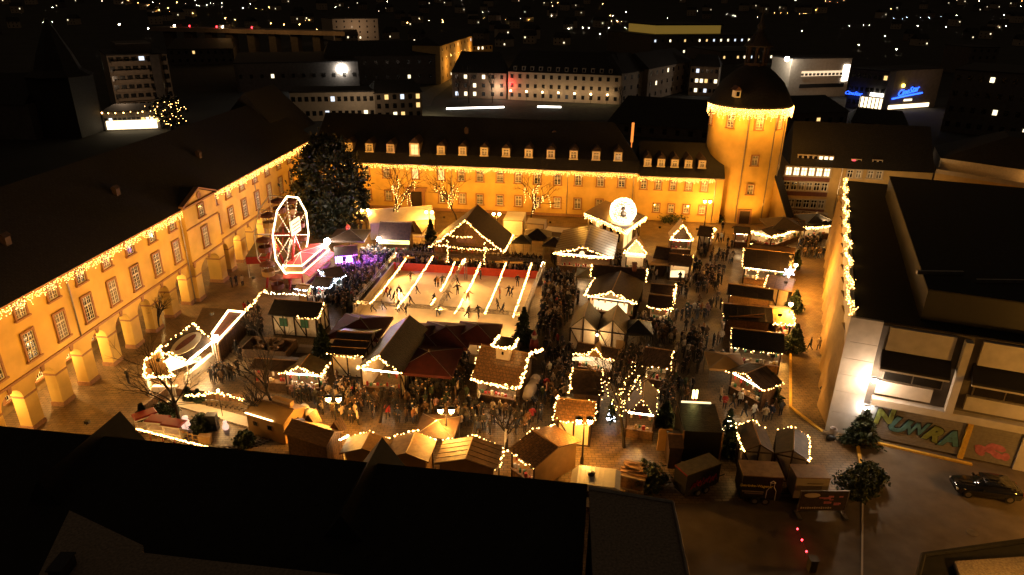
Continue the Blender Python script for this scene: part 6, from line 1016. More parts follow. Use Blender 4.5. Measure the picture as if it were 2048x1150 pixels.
# ================================================================== CAR, BIN, MANHOLE
def car(label, pos, rz, L_=4.75, Wd=1.85):
    t = top('parked_car', pos, rz, label, 'car'); Wm = WORLD[t.name]; foot(pos, rz, L_ / 2, Wd / 2)
    def loft(secs, name, m, par=t, smooth=True):
        vs = []; fs = []; n = len(secs[0])
        for s_ in secs: vs += [Wm @ V(p) for p in s_]
        for i in range(len(secs) - 1):
            for k in range(n - 1): fs.append((i * n + k, i * n + k + 1, (i + 1) * n + k + 1, (i + 1) * n + k))
        fs.append(tuple(range(n))); fs.append(tuple(range((len(secs) - 1) * n, len(secs) * n)))
        q = MB(); q.add(vs, fs); return fixn(put(q, name, m, par, smooth=smooth))
    def sec(x, hw, z0, z1, z2): return [(x, -hw * .92, z0), (x, -hw, (z0 + z1) / 2), (x, -hw * .97, z1), (x, -hw * .8, z2), (x, 0, z2 + .03), (x, hw * .8, z2), (x, hw * .97, z1), (x, hw, (z0 + z1) / 2), (x, hw * .92, z0)]
    h = L_ / 2; w = Wd / 2
    loft([sec(-h, w * .72, .38, .62, .72), sec(-h + .2, w * .93, .25, .72, .82), sec(-h + 1.1, w, .22, .82, .94), sec(-.2, w, .22, .86, .98), sec(h - .9, w, .22, .9, 1.0), sec(h - .15, w * .95, .28, .86, .98), sec(h, w * .82, .4, .75, .85)], 'body', M['carpaint'])
    def cab(x, hw, z0, z1): return [(x, -hw, z0), (x, -hw * .8, z1), (x, 0, z1 + .05), (x, hw * .8, z1), (x, hw, z0)]
    g = loft([cab(-h + 1.35, w * .86, .92, .95), cab(-h + 2.05, w * .88, .93, 1.40), cab(.4, w * .9, .95, 1.46), cab(h - .85, w * .88, .96, 1.40), cab(h - .3, w * .84, .95, 1.0)], 'glasshouse', M['glass'])
    loft([cab(-h + 1.95, w * .93, 1.33, 1.42), cab(.4, w * .95, 1.38, 1.50), cab(h - .8, w * .93, 1.33, 1.43)], 'roof', M['carpaint'])
    for x in (-h + .85, h - .95):
        for s in (-1, 1):
            q = MB(); q.tube([Wm @ V((x, s * (w - .2), .33)), Wm @ V((x, s * (w + .02), .33))], .33, 18); o = put(q, 'wheel', M['rubber'], t); q = MB(); q.tube([Wm @ V((x, s * (w - .1), .33)), Wm @ V((x, s * (w + .035), .33))], .21, 12); put(q, 'rim', M['metal'], o)
    for s in (-1, 1):
        q = MB(); q.box((-h + .12, s * w * .66, .62), (.22, .34, .14), Wm); put(q, 'headlight', M['white'], t); q = MB(); q.box((h - .05, s * w * .7, .78), (.14, .3, .14), Wm); put(q, 'taillight', M['red'], t); q = MB(); q.box((-h + 1.75, s * (w + .1), .98), (.14, .2, .13), Wm); put(q, 'mirror', M['carpaint'], t)
    return t
cA_, cB_ = P(1915, 993), P(2042, 1010); cdv = (cB_ - cA_); cdv.z = 0; cpos = cA_.lerp(cB_, .5) + V((.15, .9, 0)); car('black estate car parked on the asphalt below the graffiti shutters', cpos, math.atan2(cdv.y, cdv.x))
q = MB(); p = P(1944, 1065); q.lathe([(.001, .004), (.36, .012), (.38, .01), (.4, .004)], p, 20); put(q, 'manhole_cover', M['metal'], None, 'round manhole cover in the asphalt yard', 'manhole')
q = MB(); p = P(1664, 873); q.lathe([(.25, 0), (.32, .85), (.3, .9), (.24, .85), (.2, .1), (.001, .1)], p, 12); put(q, 'litter_bin', M['greytarp'], None, 'grey litter bin at the foot of the white wall panel', 'bin'); q = MB(); p = P(1658, 880); q.ball(p + V((0, 0, .25)), .32, 8); q.ball(p + V((.35, .05, .2)), .25, 8); put(q, 'rubbish_bag', M['black'], None, 'black rubbish bag beside the litter bin', 'bag', smooth=True)
rp = [P(1595, 1058, .5), P(1604, 1080, .5), P(1613, 1103, .5), P(1621, 1125, .5)]; t = top('marker_lights', rp[0], 0, 'row of four red marker lamps on a leaning cord in the dark yard', 'marker lights'); q = MB(); q.tube(rp, .02, 4); [q.tube([p, (p.x, p.y, 0)], .025, 4) for p in rp]; put(q, 'cord', M['red'], t); q = MB(); [q.ball(p, .075, 6) for p in rp]; put(q, 'lamp', E['redl'], t)
p = P(1622, 1140); q = MB(); q.box(p + V((0, 0, .5)), (.5, .5, 1.0)); q.box(p + V((0, 0, 1.02)), (.6, .6, .06)); put(q, 'utility_box', M['olive'], None, 'olive utility box at the end of the red marker lamps', 'box')
# ================================================================== PEOPLE
def make_person(pose, seed=0):
    J = {'pelvis': (0, 0, .93), 'chest': (0, .0, 1.28), 'neck': (0, .0, 1.47), 'head': (0, -.02, 1.60), 'crown': (0, -.01, 1.72)}
    W = dict(pelvis=.15, chest=.18, neck=.06, head=.095, crown=.07)
    for s, n in ((-1, 'l'), (1, 'r')):
        J.update({'hip' + n: (s * .10, 0, .86), 'knee' + n: (s * .11, -.02, .48), 'ank' + n: (s * .115, .02, .09), 'toe' + n: (s * .125, -.15, .045), 'sho' + n: (s * .19, .0, 1.40), 'elb' + n: (s * .25, .02, 1.12), 'wri' + n: (s * .25, -.08, .88), 'han' + n: (s * .245, -.12, .80)})
        for k, v in dict(hip=.105, knee=.07, ank=.05, toe=.04, sho=.085, elb=.06, wri=.04, han=.035).items(): W[k + n] = v
    def mv(k, *d): J[k] = tuple(a + b for a, b in zip(J[k], d))
    if pose == 'mug':
        J['elbr'] = (.27, -.02, 1.13); J['wrir'] = (.15, -.24, 1.22); J['hanr'] = (.10, -.28, 1.25); J['wril'] = (-.22, -.15, .93)
    if pose == 'pockets':
        for s, n in ((-1, 'l'), (1, 'r')): J['elb' + n] = (s * .31, .08, 1.14); J['wri' + n] = (s * .20, -.08, .98); J['han' + n] = (s * .15, -.11, .93)
    if pose == 'walk':
        J['kneel'] = (-.10, -.20, .50); J['ankl'] = (-.10, -.22, .10); J['toel'] = (-.11, -.39, .06); J['kneer'] = (.10, .06, .48); J['ankr'] = (.10, .30, .16); J['toer'] = (.11, .20, .05)
        J['wril'] = (-.26, .16, .90); J['hanl'] = (-.26, .18, .82); J['wrir'] = (.26, -.24, .95); J['hanr'] = (.25, -.29, .90)
    if pose == 'skate':
        for k in ('chest', 'neck', 'head', 'crown', 'shol', 'shor'): mv(k, 0, -.16 - (.06 if k != 'chest' else 0), -.05)
        J['kneel'] = (-.10, -.16, .50); J['ankl'] = (-.10, -.04, .11); J['toel'] = (-.11, -.22, .06); J['kneer'] = (.16, .10, .52); J['ankr'] = (.26, .36, .20); J['toer'] = (.30, .24, .10)
        for s, n in ((-1, 'l'), (1, 'r')): J['elb' + n] = (s * .40, -.12, 1.15); J['wri' + n] = (s * .58, -.20, 1.05); J['han' + n] = (s * .65, -.24, 1.03)
    if pose == 'talk':
        J['elbl'] = (-.26, -.06, 1.12); J['wril'] = (-.12, -.27, 1.10); J['hanl'] = (-.06, -.30, 1.12); J['elbr'] = (.25, -.05, 1.12); J['wrir'] = (.12, -.26, 1.05); J['hanr'] = (.06, -.29, 1.06); mv('head', .02, -.03, -.01)
    names = list(J); idx = {n: i for i, n in enumerate(names)}
    ed = [('pelvis', 'chest'), ('chest', 'neck'), ('neck', 'head'), ('head', 'crown')]
    for n in 'lr': ed += [('pelvis', 'hip' + n), ('hip' + n, 'knee' + n), ('knee' + n, 'ank' + n), ('ank' + n, 'toe' + n), ('chest', 'sho' + n), ('sho' + n, 'elb' + n), ('elb' + n, 'wri' + n), ('wri' + n, 'han' + n)]
    me = bpy.data.meshes.new('tmp'); me.from_pydata([J[n] for n in names], [(idx[a], idx[b]) for a, b in ed], []); o = bpy.data.objects.new('tmp', me); COL.objects.link(o)
    o.modifiers.new('Skin', 'SKIN')
    for i, n in enumerate(names): sv = me.skin_vertices[0].data[i]; r = W[n]; sv.radius = (r, r * (.72 if n in ('chest', 'pelvis') else 1)); sv.use_root = (n == 'pelvis')
    ss = o.modifiers.new('Sub', 'SUBSURF'); ss.levels = 1; ss.render_levels = 1
    dg = bpy.context.evaluated_depsgraph_get(); ev = bpy.data.meshes.new_from_object(o.evaluated_get(dg)); bpy.data.objects.remove(o)
    bm = bmesh.new(); bm.from_mesh(ev)
    h = V(J['head']); 
    def add_tube(pts, r, mi):
        q = MB(); q.tube(pts, r, 5); vs = [bm.verts.new(v) for v in q.v]
        for f in q.f:
            fc = bm.faces.new([vs[i] for i in f]); fc.material_index = mi; fc.smooth = True
    def seg(p, a, b): d = b - a; t = max(0, min(1, (p - a).dot(d) / max(1e-9, d.length_squared))); return (p - a - d * t).length
    jv = {k: V(v) for k, v in J.items()}
    for f in bm.faces:
        c = f.calc_center_median(); f.smooth = True
        best = min(ed, key=lambda e: seg(c, jv[e[0]], jv[e[1]]) - (W[e[0]] + W[e[1]]) * .25); b1 = best[1]
        if b1 in ('head', 'crown'): mi = 3 if (c.z > h.z + .055 or (c.y > h.y + .03 and c.z > h.z - .06)) else 2
        elif b1.startswith('han'): mi = 2
        elif b1.startswith('toe'): mi = 4
        elif b1[:3] in ('kne', 'ank') or (b1.startswith('hip') and c.z < .82): mi = 1 if c.z < .76 else 0
        else: mi = 0
        f.material_index = mi
    for n in 'lr':                                                     # fingers and thumb
        a, b = jv['wri' + n], jv['han' + n]; d = (b - a).normalized(); sd_ = d.cross(V((0, 1, .2))).normalized(); cu = d.cross(sd_)
        for k, ln in enumerate((.065, .078, .072, .055)): s0 = b + sd_ * (.027 - .018 * k) + d * .02; add_tube([s0, s0 + d * ln * .55, s0 + d * ln * .85 + cu * .02], [.0095, .009, .007], 2)
        s0 = a.lerp(b, .75) + sd_ * .034; add_tube([s0, s0 + sd_ * .02 + d * .03, s0 + sd_ * .022 + d * .055], [.011, .010, .008], 2)
    add_tube([h + V((0, -.085, .015)), h + V((0, -.118, -.012))], [.012, .016], 2)
    for s in (-1, 1): add_tube([h + V((s * .035, -.082, .018)), h + V((s * .035, -.094, .018))], [.012, .009], 3); add_tube([h + V((s * .088, 0, -.01)), h + V((s * .103, .01, .02))], [.018, .014], 2)
    add_tube([h + V((-.025, -.084, -.045)), h + V((.025, -.084, -.045))], [.006, .006], 1)
    m = bpy.data.meshes.new('person'); bm.to_mesh(m); bm.free(); bpy.data.meshes.remove(ev)
    for mm in (coat, M['denim'], M['skin'], M['hair'], M['shoe']): m.materials.append(mm)
    return m
POSES = {p: make_person(p) for p in ('mug', 'pockets', 'walk', 'skate', 'talk')}
pale = bpy.data.materials.new('knit hat'); 
for p in list(POSES):                                                   # a second set wearing pale knitted hats
    m2 = POSES[p].copy(); m2.name = 'person'; m2.materials[3] = mat('pale knitted hat', (.55, .50, .44), .9, .15, 20); m2.materials[1] = mat('blue trousers', (.045, .055, .085), .8, .3, 6); POSES[p + '+'] = m2
COATS = {'black': (.022, .02, .022), 'dark grey': (.07, .065, .065), 'brown': (.14, .075, .035), 'dark green': (.035, .055, .03), 'navy': (.025, .032, .07), 'red': (.42, .035, .03), 'beige': (.50, .38, .24), 'white': (.72, .68, .62), 'pale pink': (.55, .30, .30), 'blue': (.06, .14, .38), 'orange brown': (.40, .17, .05)}
CW = ['black'] * 9 + ['dark grey'] * 5 + ['brown'] * 4 + ['dark green'] * 2 + ['navy'] * 4 + ['red'] * 2 + ['beige'] * 3 + ['white'] * 2 + ['pale pink'] + ['blue'] + ['orange brown'] * 2
VERB = {'mug': 'with mug', 'pockets': 'hands in pockets', 'walk': 'walking', 'skate': 'skating', 'talk': 'hands together'}
def person(p, rz, pose, col, where, group, s=None):
    hat = random.random() < .3; s = s or random.uniform(.94, 1.06)
    o = bpy.data.objects.new('person', POSES[pose + ('+' if hat else '')]); COL.objects.link(o); o.location = V((p[0], p[1], p[2] if len(p) > 2 else 0)); o.rotation_euler = (0, 0, rz); o.scale = (s, s, s); c = COATS[col]; k = random.uniform(.8, 1.2); o.color = (c[0] * k, c[1] * k, c[2] * k, 1)
    where = where.replace('in the crowd ', 'crowd ') if hat and len(col.split()) > 1 else where; lab = 'person in %s coat%s, %s, %s' % (col, ' and hat' if hat else '', VERB[pose], where); lab = lab if len(lab.split()) <= 16 else lab.replace(' and hat', ''); return tag(o, lab, 'person', group)
def blocked(p, pad=.35):
    for c, rz, hw, hd in FOOT:
        d = p - c
        if abs(d.x) > 12 or abs(d.y) > 12: continue
        x = d.x * math.cos(rz) + d.y * math.sin(rz); y = -d.x * math.sin(rz) + d.y * math.cos(rz)
        if abs(x) < hw + pad and abs(y) < hd + pad: return True
    u = (p - r0).dot(ru); v = (p - r0).dot(rv)
    return -.6 < u < RL_ + .6 and -.4 < v < RD
def inpoly(x, y, poly):
    r = False; j = len(poly) - 1
    for i in range(len(poly)):
        if (poly[i][1] > y) != (poly[j][1] > y) and x < (poly[j][0] - poly[i][0]) * (y - poly[i][1]) / (poly[j][1] - poly[i][1]) + poly[i][0]: r = not r
        j = i
    return r
PLACED = []
def scatter(poly, n, mind=.5):
    xs = [p[0] for p in poly]; ys = [p[1] for p in poly]; out = []; tries = 0; w = [P(*q) for q in poly]; xa, xb = min(q.x for q in w), max(q.x for q in w); ya, yb = min(q.y for q in w), max(q.y for q in w); pw = [(q.x, q.y) for q in w]
    while len(out) < n and tries < n * 120:
        tries += 1
        if out and random.random() < .65: c = random.choice(out); a = random.random() * 6.3; d = random.uniform(.55, 1.0); p = V((c.x + d * math.cos(a), c.y + d * math.sin(a), 0))
        else: p = V((random.uniform(xa, xb), random.uniform(ya, yb), 0))
        if inpoly(p.x, p.y, pw) and not blocked(p) and all((p - q).length > mind for q in PLACED[-400:]): out.append(p); PLACED.append(p)
    return out
# skaters
SK = [(625, 815), (845, 860), (868, 866), (905, 850), (685, 930), (1042, 850), (1042, 935), (955, 985), (1133, 990), (1243, 800), (1570, 860), (1413, 970), (1490, 950), (1515, 955), (1400, 1070), (1435, 1105), (630, 1025), (475, 1005), (510, 945), (545, 950), (410, 960), (440, 972), (385, 1070), (535, 1085), (585, 1115), (825, 1025), (862, 1125), (888, 1112), (1128, 1140), (1228, 1140), (290, 1090), (510, 1088)]
for k, q_ in enumerate(SK):
    p = P(*zi(*q_)); p.z = .12; col = 'orange brown' if k in (2, 8) else ('red' if k in (11, 20) else random.choice(['black', 'black', 'dark grey', 'navy', 'brown'])); third = ('far', 'middle', 'near')[min(2, int((q_[1] - 760) / 130))]; side = 'left' if q_[0] < 700 else ('centre' if q_[0] < 1150 else 'right')
    person(p, random.uniform(0, 6.3), 'skate' if k not in (10, 11, 2, 9) else 'pockets', col, 'on the %s %s of the ice' % (third, side), 'skaters on the ice', random.uniform(.9, 1.05))
# placed walkers
for (px, py), col, pose, wh in (((1619, 700), 'black', 'walk', 'in the open lane by the fins'), ((1636, 700), 'beige', 'walk', 'in the open lane by the fins'), ((957, 808), 'white', 'pockets', 'before the wet shingled hut'), ((1505, 838), 'white', 'walk', 'in front of the twin grey tents'), ((1488, 834), 'black', 'walk', 'in front of the twin grey tents'), ((1448, 818), 'red', 'talk', 'between fruit stall and stage'), ((1464, 816), 'black', 'walk', 'between fruit stall and stage'), ((258, 768), 'black', 'pockets', 'alone before the arcade'), ((474, 572), 'black', 'talk', 'beside the arcade near the wheel'), ((465, 575), 'dark grey', 'talk', 'beside the arcade near the wheel'), ((486, 572), 'beige', 'pockets', 'beside the arcade near the wheel'), ((1370, 440), 'black', 'pockets', 'by the hedge under the palace'), ((1444, 462), 'black', 'pockets', 'near the tower door'), ((1098, 752), 'white', 'pockets', 'right of the shingled hut'), ((1086, 750), 'dark grey', 'pockets', 'right of the shingled hut'), ((776, 838), 'red', 'walk', 'in the open space below the barn'), ((1560, 832), 'dark grey', 'pockets', 'beside the fruit stall'), ((1548, 826), 'brown', 'pockets', 'beside the fruit stall'), ((1640, 800), 'black', 'pockets', 'in the shade of the fins'), ((430, 756), 'black', 'walk', 'before the almond stall'), ((444, 752), 'beige', 'talk', 'before the almond stall')):
    p = P(px, py); PLACED.append(p); person(p, random.uniform(0, 6.3), pose, col, wh, 'visitors walking or standing apart')
REG = [  # photo polygon, how many as single people, how many in the mass, where
 ([(600, 812), (700, 775), (940, 790), (1090, 790), (1100, 850), (1010, 880), (850, 850), (700, 850)], 52, 40, 'on paving below the barn'),
 ([(1085, 665), (1140, 690), (1150, 740), (1110, 800), (1080, 790), (1090, 730)], 18, 14, 'between shingled hut and waffle hut'),
 ([(915, 700), (940, 690), (935, 790), (850, 790), (820, 765), (890, 750)], 18, 16, 'beside the shingled hut'),
 ([(1088, 560), (1150, 545), (1165, 600), (1135, 650), (1110, 690), (1075, 680)], 20, 66, 'in the crowd right of the rink'),
 ([(1360, 540), (1450, 520), (1445, 700), (1450, 790), (1420, 830), (1345, 800), (1350, 640)], 36, 60, 'in the right hand lane'),
 ([(1260, 640), (1340, 625), (1350, 690), (1290, 690)], 12, 16, 'behind the twin gabled house'),
 ([(430, 700), (500, 620), (530, 650), (500, 720), (470, 770), (420, 770)], 20, 10, 'before the neon booth'),
 ([(640, 590), (700, 520), (770, 495), (790, 510), (730, 590), (700, 640)], 10, 96, 'in the crowd left of the rink'),
 ([(770, 495), (870, 508), (1085, 528), (1074, 552), (800, 534)], 4, 96, 'behind the rink'),
 ([(1100, 518), (1240, 524), (1240, 540), (1110, 535)], 6, 30, 'before the lit hall gable'),
 ([(1250, 540), (1340, 530), (1350, 560), (1260, 560)], 4, 18, 'beside the narrow kiosk'),
 ([(1590, 470), (1660, 470), (1650, 530), (1600, 525)], 10, 16, 'before the long corner stand'),
 ([(1400, 480), (1480, 475), (1480, 540), (1390, 545)], 10, 10, 'before the half timbered hut'),
 ([(560, 770), (640, 760), (660, 790), (600, 810)], 8, 8, 'before the toy stall'),
 ([(1200, 735), (1270, 735), (1270, 780), (1215, 780)], 8, 5, 'before the waffle hut counter'),
 ([(1470, 790), (1540, 820), (1560, 850), (1480, 850), (1460, 830)], 4, 0, 'on the paving below the fruit stall'),
 ([(1310, 745), (1350, 745), (1345, 830), (1320, 800)], 0, 14, 'x'), ([(1090, 790), (1140, 740), (1150, 760), (1110, 840)], 0, 8, 'x'), ([(640, 770), (720, 760), (900, 770), (930, 800), (640, 830)], 0, 22, 'x'), ([(1220, 690), (1290, 690), (1280, 740), (1240, 735)], 0, 8, 'x'), ([(500, 600), (540, 660), (500, 720), (470, 660)], 0, 12, 'x'),
 ([(620, 575), (690, 560), (690, 610), (640, 620)], 6, 24, 'by the glowing trinket stalls')]
CR = []
for poly, n, nm, wh in REG:
    for p in scatter(poly, n): person(p, random.uniform(0, 6.3), random.choice(['mug', 'pockets', 'talk', 'walk', 'mug', 'pockets']), random.choice(CW), wh, 'people ' + wh)
    CR += scatter(poly, int(nm * 2.0), .40)
bm = bmesh.new(); bks = [[], [], []]
crowd_m = [mat('crowd dark cloth', (.03, .026, .026), .85, .5, .9), mat('crowd brown cloth', (.13, .075, .04), .85, .5, .9), mat('crowd pale cloth', (.45, .35, .26), .85, .4, .9)]
mb = MB()
src = {p: ([v.co.copy() for v in POSES[p].vertices], [tuple(f.vertices) for f in POSES[p].polygons], [f.material_index for f in POSES[p].polygons]) for p in ('mug', 'pockets', 'talk')}
for p in CR:
    vs, fs, ms = src[random.choice(list(src))]; rz = random.uniform(0, 6.3); mx = Matrix.Translation(p) @ Matrix.Rotation(rz, 4, 'Z') @ Matrix.Scale(random.uniform(.92, 1.06), 4); k = random.choice((0, 0, 0, 0, 0, 1, 1, 2)); o = len(mb.v)
    mb.v += [mx @ v for v in vs]; mb.f += [tuple(i + o for i in f) for f in fs]; mb.mi += [k if m == 0 else {1: 0, 2: 3, 3: 0, 4: 0}[m] for m in ms]
put(mb, 'crowd', crowd_m + [M['skin']], None, 'dense crowd of visitors packed round the ice rink', 'crowd', kind='stuff', smooth=True); bm.free()
# ================================================================== GROUND
def hz(x, y):                                                           # hills rise beyond the valley
    def sm(a, b, v): t = max(0, min(1, (v - a) / (b - a))); return t * t * (3 - 2 * t)
    return 95 * sm(650, 2300, y) + 60 * sm(1800, 3800, y) + 14 * sm(500, 1600, y) * math.sin(x * .0043 + 1) * math.cos(y * .0031)
q = MB(); NX, NY = 64, 70; x_s = [-3600 + 7200 * i / NX for i in range(NX + 1)]; y_s = [-300 + 60 * j if j < 14 else 540 + (j - 14) * 85 for j in range(NY + 1)]
q.add([V((x, y, -.06 + hz(x, y))) for y in y_s for x in x_s], [(j * (NX + 1) + i, j * (NX + 1) + i + 1, (j + 1) * (NX + 1) + i + 1, (j + 1) * (NX + 1) + i) for j in range(NY) for i in range(NX)]); put(q, 'ground', M['earth'], kind='structure', smooth=True)
q = MB(); q.add([V((-50, 22, 0)), V((2, 26, 0)), P(1330, 1012), P(1480, 1000), P(1722, 985), P(1712, 893), V((34, 49.5, 0)), V((62, 116, 0)), V((-40, 125, 0))], [tuple(range(9))]); put(q, 'square_paving', M['plaza'], kind='structure')
q = MB(); q.add([V((0, 14, -.02)), V((70, 14, -.02)), V((70, 60, -.02)), V((26, 60, -.02)), V((0, 42, -.02))], [(0, 1, 2, 3, 4)]); put(q, 'asphalt_yard', M['asphalt'], kind='structure')
q = MB(); 
a_, b_ = P(1723, 965), P(1712, 890); kk = [P(1578, 700), P(1578, 815), P(1641, 864)]
for pa, pb in ((kk[0], kk[1]), (kk[1], kk[2]), (P(1712, 893), P(1724, 965)), (P(1733, 884), P(1944, 932))): q.wall(pa, pb, 0, .16, .26)
fixn(put(q, 'kerb', M['kerb'], kind='structure'))
q = MB(); q.add([P(1650, 860, .004) + V((0, 0, 0)), P(1733, 886, .004), P(1944, 934, .004), P(2060, 958, .004), RS(24, .004, 0), RS(2, .004, 0)], [tuple(range(6))]) if 0 else None
for k, (pa, pb) in enumerate(((P(1724, 968), P(1722, 1150)),)): q = MB(); q.wall(pa, pb, -.02, .03, .12); fixn(put(q, 'kerb_line', M['concrete'], kind='structure'))
# ================================================================== CITY BEHIND
def block(label, A, B, toppx, depth, rows, cols, lit, wm='far_wall', rm='far_roof', roof='flat', name='city_building', wsz=(1.1, 1.4), litm=None, z0=0.0, seed=1, h=None, up=0.0, cat='building', winm='farglass', parapet=True, shop=False):
    rnd = random.Random(seed); a, b = P(*A, z0), P(*B, z0)
    if h is None: h = Q(A[0], toppx, a.y).z
    u = (b - a); u.z = 0; w = u.length; u.normalize(); v = V((-u.y, u.x, 0)); rz = math.atan2(u.y, u.x); c = (a + b) / 2 + v * depth / 2
    t = top(name, (c.x, c.y, z0), rz, label, cat); Wm = WORLD[t.name]; hw, hd = w / 2, depth / 2; h -= z0
    q = MB(); q.box((0, 0, h / 2), (w, depth, h), Wm); put(q, 'wall', M[wm], t)
    q = MB()
    if roof == 'flat': q.box((0, 0, h + .2), (w + .3, depth + .3, .4), Wm)
    else:
        r = roof if isinstance(roof, (int, float)) else 4.0; q.prism([Wm @ V(p) for p in ((-hw - .4, -hd - .5, h), (-hw - .4, hd + .5, h), (-hw + r * .4, 0, h + r))], [Wm @ V(p) for p in ((hw + .4, -hd - .5, h), (hw + .4, hd + .5, h), (hw - r * .4, 0, h + r))])
    fixn(put(q, 'roof', M[rm], t))
    me_f = {}
    for r_ in range(rows):
        z = h * (r_ + .55) / rows if rows > 1 else h * .55
        for k in range(cols):
            x = -hw + w * (k + .5) / cols; on = rnd.random() < lit
            ww = min(wsz[0], w / cols * .7); wh = min(wsz[1], h / rows * .65); q = MB(); q.box((x, -hd - .02, z), (ww, .1, wh), Wm); q2 = litm or rnd.choice(['winw', 'winw', 'winy', 'winb'])
            put(q, 'window', E[q2] if on else M[winm], t)
    if shop:
        q = MB(); q.box((0, -hd - .6, 1.6), (w * .9, .9, 2.2), Wm); put(q, 'shop_front', E['shop'], t)
    return t, Wm, hw, hd, h
B_ = [('white office block with two window rows behind the palace roof', (585, 243), (752, 240), 186, 12, 2, 13, .2, 'far_white', 'far_roof', 'flat'),
 ('grey house with scattered lit windows next to the white office block', (752, 240), (845, 236), 187, 14, 3, 6, .2, 'far_wall', 'far_roof', 3.0),
 ('dark long block with roof windows above the white office', (655, 172), (872, 168), 112, 30, 2, 10, .04, 'far_dark', 'far_roof', 5.0),
 ('orange lit street front leading into the old town', (882, 168), (945, 132), 92, 12, 4, 9, .06, 'far_ochre', 'far_roof', 3.5),
 ('pale house end closing the orange lit street', (945, 125), (985, 122), 92, 10, 3, 5, .1, 'far_ochre', 'far_roof', 3.0),
 ('house with lit stair windows left of the curved white block', (905, 196), (1012, 198), 145, 14, 3, 6, .25, 'far_wall', 'far_roof', 7.0),
 ('long white block with three rows of windows, middle of the curve', (1016, 199), (1238, 209), 143, 16, 3, 14, .05, 'far_white', 'far_roof', 7.0),
 ('right end of the curved white block turning away', (1240, 209), (1292, 200), 147, 14, 3, 4, .03, 'far_white', 'far_roof', 6.0),
 ('grey side street block with lit ground floor, right of the curve', (1292, 203), (1376, 180), 138, 14, 3, 8, .06, 'far_wall', 'far_roof', 5.0),
 ('grey block half hidden behind the dome of the tower', (1376, 190), (1432, 193), 132, 14, 3, 6, .3, 'far_wall', 'far_roof', 4.0),
 ('pale tower block left of the centre in the distance', (668, 82), (758, 80), 38, 30, 4, 6, .2, 'far_white', 'far_roof', 'flat'),
 ('long dark warehouse below the viaduct', (340, 130), (470, 128), 98, 40, 2, 9, .1, 'far_dark', 'far_roof', 4.0),
 ('flat dark hall with a lamp on its wall', (475, 185), (720, 178), 128, 50, 1, 12, .02, 'far_dark', 'far_roof', 'flat'),
 ('factory hall with a glowing yellow roof storey', (1300, 116), (1500, 112), 72, 60, 2, 14, .75, 'far_dark', 'far_roof', 'flat'),
 ('low lit annex before the factory hall', (1440, 128), (1560, 126), 104, 40, 1, 9, .7, 'far_dark', 'far_roof', 'flat'),
 ('parking deck building with a bright open level', (1572, 196), (1690, 192), 118, 12, 1, 1, 0, 'far_white', 'far_roof', 'flat'),
 ('box shaped cinema with a blue neon sign', (1762, 222), (1868, 214), 142, 11, 1, 1, 0, 'far_wall', 'far_roof', 'flat'),
 ('glass foyer of the cinema, brightly lit', (1690, 215), (1762, 224), 138, 9, 3, 7, .15, 'far_dark', 'far_roof', 'flat'),
 ('dark apartment slab at the right edge with few lit windows', (1880, 262), (2080, 285), 140, 30, 4, 9, .07, 'far_dark', 'far_roof', 'flat'),
 ('dark high rise at the right edge in the distance', (1930, 150), (1985, 150), 95, 20, 4, 4, .12, 'far_dark', 'far_roof', 'flat'),
 ('dark pitched house between tower and cinema', (1575, 262), (1690, 258), 226, 20, 1, 5, .05, 'far_dark', 'far_roof', 3.5),
 ('dark gabled house below the cinema', (1700, 262), (1810, 270), 243, 14, 1, 5, .2, 'far_dark', 'far_roof', 3.0),
 ('dark hall roof behind the palace ridge', (1215, 268), (1420, 285), 244, 24, 1, 8, .0, 'far_dark', 'far_roof', 6.0),
 ('dark houses left of the hotel block', (0, 262), (110, 258), 196, 30, 2, 6, .03, 'far_dark', 'far_roof', 5.0)]
BL = {}
for k, b_ in enumerate(B_):
    BL[k] = block(b_[0], b_[1], b_[2], b_[3], *b_[4:8], wm=b_[8], rm=b_[9], roof=b_[10], seed=k + 3)
def face(k, x, z, w, h, m, name, out=.12):
    t, Wm, hw, hd, H_ = BL[k]; q = MB(); q.box((x, -hd - out, z), (w, .12, h), Wm); return put(q, name, m, t)
t, Wm, hw, hd, H_ = BL[13]; q = MB(); q.box((-hw * .1, 0, H_ + 3), (hw * 1.3, hd * 1.2, 5), Wm); put(q, 'roof_storey', emit('dim yellow glazing', (1, .60, .10), .10, 'NONE'), t); q = MB(); q.box((-hw * .1, 0, H_ + 6), (hw * 1.34, hd * 1.3, .8), Wm); put(q, 'storey_roof', M['far_roof'], t)
t, Wm, hw, hd, H_ = BL[15]; face(15, hw * .12, H_ * .62, hw * 1.5, H_ * .13, E['deck'], 'lit_deck'); [face(15, hw * (-.6 + .13 * k), H_ * .6, hw * .085, H_ * .06, M['black'] if k % 3 else M['far_wall'], 'deck_car', .22) for k in range(11)]; face(15, hw * .12, H_ * .52, hw * 1.52, H_ * .045, M['far_white'], 'deck_railing', .3); face(15, hw * .12, H_ * .3, hw * 1.5, H_ * .1, M['black'], 'dark_deck'); face(15, hw * .85, H_ * .62, hw * .2, H_ * .42, E['signwhite'], 'lit_panel', .3)
